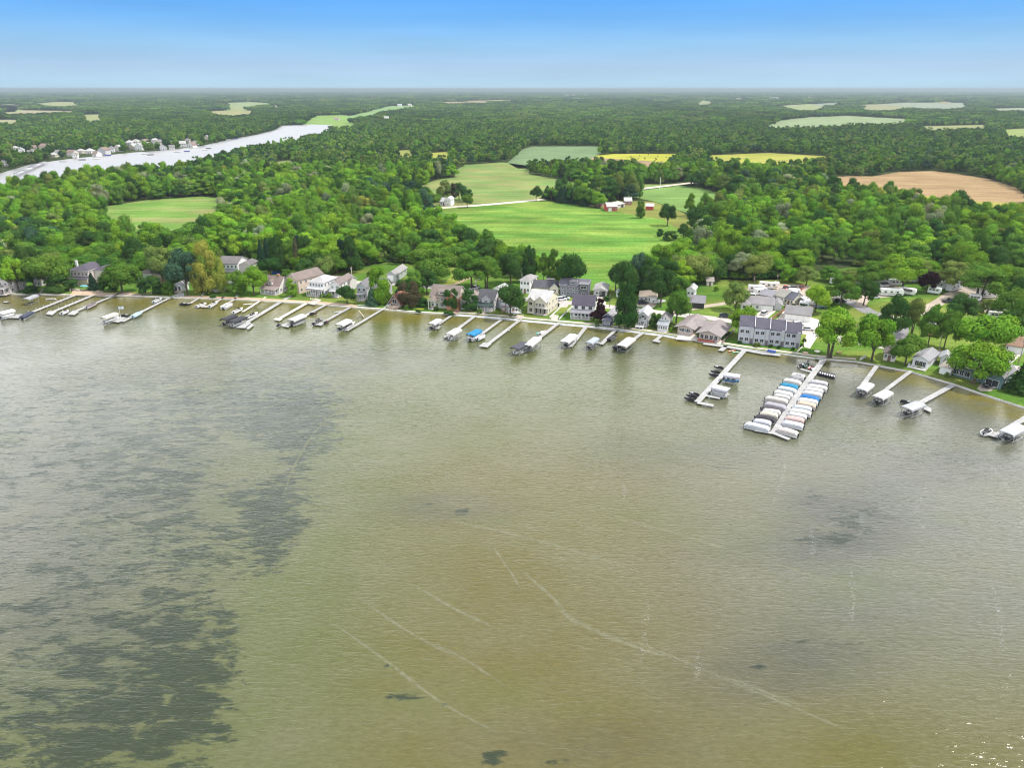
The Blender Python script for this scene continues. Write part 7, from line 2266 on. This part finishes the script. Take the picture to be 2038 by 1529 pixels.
for lab, a, b, kw in [
    ('long cream fifth wheel camper at the edge of the wood', (1510, 573), (1551, 576), dict(fifth=True, col=(.68, .66, .6), stripe=(.1, .08, .08))),
    ('white motor home in front of the long cream camper', (1488, 580), (1522, 582), dict(col=(.72, .71, .7), stripe=(.3, .2, .15))),
    ('short white camper below the motor home', (1502, 588), (1525, 586), dict(col=(.72, .72, .72))),
    ('white camper right of the white house in the trailer park', (1568, 587), (1592, 589), dict(col=(.74, .74, .74), awning=(.6, .6, .6))),
    ('white camper with a dark awning left of the lime green tree', (1588, 600), (1606, 610), dict(col=(.7, .7, .7), awning=(.05, .05, .06))),
    ('white camper partly under the lime green tree', (1612, 608), (1652, 606), dict(col=(.72, .7, .68), stripe=(.2, .15, .12))),
    ('cream camper right of the lime green tree', (1640, 601), (1668, 599), dict(col=(.66, .63, .58), awning=(.5, .45, .4))),
    ('long white motor home in the middle of the campground', (1750, 588), (1796, 590), dict(col=(.74, .74, .74), stripe=(.12, .1, .12), h=3.3)),
    ('white camper with a black screen room beside the long motor home', (1790, 584), (1822, 589), dict(col=(.72, .71, .7), awning=(.02, .02, .022))),
    ('white camper behind the dark round tree in the campground', (1738, 573), (1766, 571), dict(col=(.72, .72, .72), awning=(.04, .04, .05))),
    ('grey white camper left of the maroon campground tree', (1768, 569), (1796, 568), dict(col=(.6, .6, .62))),
    ('silver rounded camper below the maroon campground tree', (1846, 583), (1872, 587), dict(col=(.55, .6, .58))),
    ('white fifth wheel camper behind the olive campground tree', (1886, 581), (1915, 573), dict(fifth=True, col=(.68, .72, .74), stripe=(.08, .1, .14))),
    ('white camper left of the maroon tree trunk row', (1860, 570), (1884, 578), dict(col=(.7, .7, .7))),
    ('long white camper on the right of the campground', (1945, 594), (1984, 592), dict(col=(.74, .73, .72), stripe=(.15, .12, .12))),
    ('white camper before the long right camper', (1928, 598), (1952, 601), dict(col=(.72, .72, .73))),
    ('white camper below the right campground trees', (1972, 617), (2003, 618), dict(col=(.74, .72, .72), awning=(.6, .58, .56))),
    ('pale camper among trees at the right edge', (2014, 606), (2044, 610), dict(col=(.6, .56, .48))),
    ('white camper under the oak right of the campground fork', (1656, 592), (1680, 593), dict(col=(.7, .7, .7))),
    ('cream camper at the back of the campground by the wood', (1704, 567), (1728, 566), dict(col=(.64, .62, .56), stripe=(.3, .1, .08))),
    ('short white camper at the back of the campground', (1652, 566), (1670, 566), dict(col=(.72, .72, .72))),
    ('grey camper right of the maroon campground tree', (1856, 566), (1878, 566), dict(col=(.5, .51, .53))),
    ('white camper behind the bright campground tree', (1806, 562), (1832, 562), dict(col=(.7, .69, .68), awning=(.3, .33, .38))),
    ('white fifth wheel camper at the right end of the campground', (1988, 602), (2014, 603), dict(fifth=True, col=(.7, .7, .7), stripe=(.12, .12, .15))),
    ('cream camper half under the big bright round tree', (1966, 634), (1994, 636), dict(col=(.66, .64, .58))),
    ('white camper beside the blue grey roofed cottage', (1590, 613), (1610, 616), dict(col=(.72, .72, .72), stripe=(.2, .18, .2))),
    ('small white trailer left of the grey roofed bungalow', (1490, 594), (1503, 595), dict(col=(.7, .7, .7), h=2.4)),
    ('tall white camper roof hidden behind the campground oaks', (1686, 560), (1704, 559), dict(col=(.72, .72, .72))),
]:
    camper(lab, a, b, **kw)
for lab, x, y, rz_, c_ in [('covered boat on a trailer by the gravel lane', 1474, 586, .2, (.5, .5, .52)), ('blue covered boat stored in the trailer park', 1484, 590, .1, (.08, .14, .3)), ('white boat stored behind the row of white garages', 1604, 626, .3, (.6, .6, .6)), ('white boat on its trailer by the pinkish grey garage', 1172, 600, .5, (.62, .6, .58)), ('grey covered boat on the grass by the bungalow', 1312, 605, .3, (.42, .42, .44))]:
    runabout(lab, G(x, y), rz_, cover=c_, z=GZ + .55)
for lab, x, y, rz_, c_, k_ in [('white pickup truck beside the white trailer park house', 1563, 592, .4, (.62, .62, .62), 'pickup'), ('blue car among the campers', 1632, 613, .1, (.05, .09, .2), 'sedan'), ('silver car beside the long motor home', 1740, 594, .2, (.42, .43, .45), 'suv'), ('dark car at the back of the campground', 1712, 574, .1, (.03, .03, .035), 'suv'), ('white car at the far right campground', 1968, 604, .4, (.6, .6, .6), 'sedan'),
                               ('silver car on the concrete by the long ranch house', 1521, 626, .9, (.45, .45, .47), 'suv'), ('white car on the apron of the white garages', 1588, 648, .2, (.62, .62, .62), 'suv'), ('grey car beside the brown craftsman house', 925, 585, .3, (.25, .25, .27), 'suv'), ('white car by the big cream house', 1117, 598, .3, (.6, .6, .6), 'suv'), ('red car behind the tall tan gabled house', 600, 566, .2, (.35, .03, .03), 'sedan')]:
    car(lab, x, y, rz_, c_, k_)
for lab, x, y, tp in [('white utility pole on the lawn behind the raised gabled house', 701, 556, 531), ('tall pole beside the road by the lavender grey cottage', 949, 604, 557), ('thin pole behind the small navy cottage', 1213, 612, 585), ('pole beside the carport at the gravel lane', 1372, 633, 592), ('pole behind the long cream camper', 1501, 566, 550), ('pole at the wood edge right of the cream camper', 1547, 563, 545), ('pole on the grass before the dark teal ranch house', 1868, 699, 664), ('tall pole beside the orange roofed garage', 2026, 727, 675), ('thin pole by the tan roofed bungalow', 1289, 598, 577)]:
    pole(lab, x, y, tp, .15, arms='thin' not in lab, m=paintm((.6, .57, .52)) if 'white' in lab else None, light='cottage' in lab and 'tall' in lab)
pole('white topped pole where the country road leaves the wood', 1313, 377, 354, .3, True, paintm((.66, .66, .66)))
# dark cattle scattered in the yellow pasture
cow = None
for i, (x, y) in enumerate([(1255, 313), (1273, 311), (1291, 308.5), (1270, 317), (1283, 316), (1284, 318), (1305, 316), (1306, 318), (1309, 312), (1326, 313.5), (1303, 321), (1329, 322), (1317, 322)]):
    lab = 'dark cow grazing in the yellow pasture, %s from the left' % ordw[i]
    if cow is None:
        cow = thing('cow', lab, 'cow', G(x, y, .05), .4, 'cattle in the yellow pasture')
        mb = MB()
        mb.loft([[(x_, w_ * cos(k_ * .7854), z_ + h_ * sin(k_ * .7854)) for k_ in range(8)] for x_, w_, z_, h_ in ((-1.1, .12, 1.15, .12), (-.95, .34, 1.05, .36), (-.2, .4, .98, .42), (.5, .36, 1.0, .42), (.85, .22, 1.1, .3), (1.2, .15, .9, .2), (1.45, .14, .55, .16), (1.62, .08, .35, .09))], True, True)
        for sx_, sy_ in ((-.8, -.22), (-.8, .22), (.55, -.2), (.55, .2)):
            mb.tube((sx_, sy_, .85), (sx_ - .06, sy_, .45), .12, .07, k=6).tube((sx_ - .06, sy_, .45), (sx_, sy_, 0), .065, .06, k=6)
        mb.tube((-1.1, 0, 1.15), (-1.25, 0, .5), .04, .05, k=5).tube((1.32, .1, .72), (1.3, .32, .75), .06, .02, k=5).tube((1.32, -.1, .72), (1.3, -.32, .75), .06, .02, k=5)
        mb.obj('body', mat('cow_hide', (.02, .016, .014), .8, .2), cow)
    else:
        dup(cow, G(x, y, .05), .9 * i, lab)
# docks and boats across the river
for i in range(10):
    f = i / 9
    x, y = 34 + 52 * f, 345 - 22 * f
    t, *_ = lift('grey covered lift, %s of the row on the far river bank' % ordw[i], (x - 4, y + .6), (x + 4, y - .6), 5.0, [(.4, .4, .42), (.6, .6, .6), (.3, .3, .33)][i % 3], zc=3, group='boat lifts on the far river bank')
    t.location.z = GZ
for i, (x, y) in enumerate([(126, 322), (164, 319), (192, 317), (215, 310), (288, 307), (300, 309), (352, 303), (372, 302), (408, 299), (415, 296), (455, 279), (470, 277)]):
    c_ = [(.6, .6, .6), (.1, .1, .12), (.65, .64, .62), (.02, .03, .2)][i % 4]
    pt = G(x, y)
    pontoon('%s covered boat, %s from the left along the far river bank' % (['pale', 'black', 'white', 'navy'][i % 4], ordw[i]), pt, .4 * (i % 3), L=8, cover=c_, z=GZ + .1, group='boats on the far river bank', mot=False)
for q in list(LM)[2:52:2]:                               # foundation shrubs at house corners
    r = random.Random(q[0])
    x_, y_ = to_px(q[1][0], q[1][1], GZ)
    if y_ > 545 and sum(1 for t in TREES if t['hand']) < 288:
        T(x_ + r.choice([-1, 1]) * r.uniform(12, 22), y_ + r.uniform(8, 14), y_ + 1, r.uniform(8, 13), r.choice(['dark', 'mid', 'olive', 'bright']), 'bush')
LAND = LM
finish_trees()
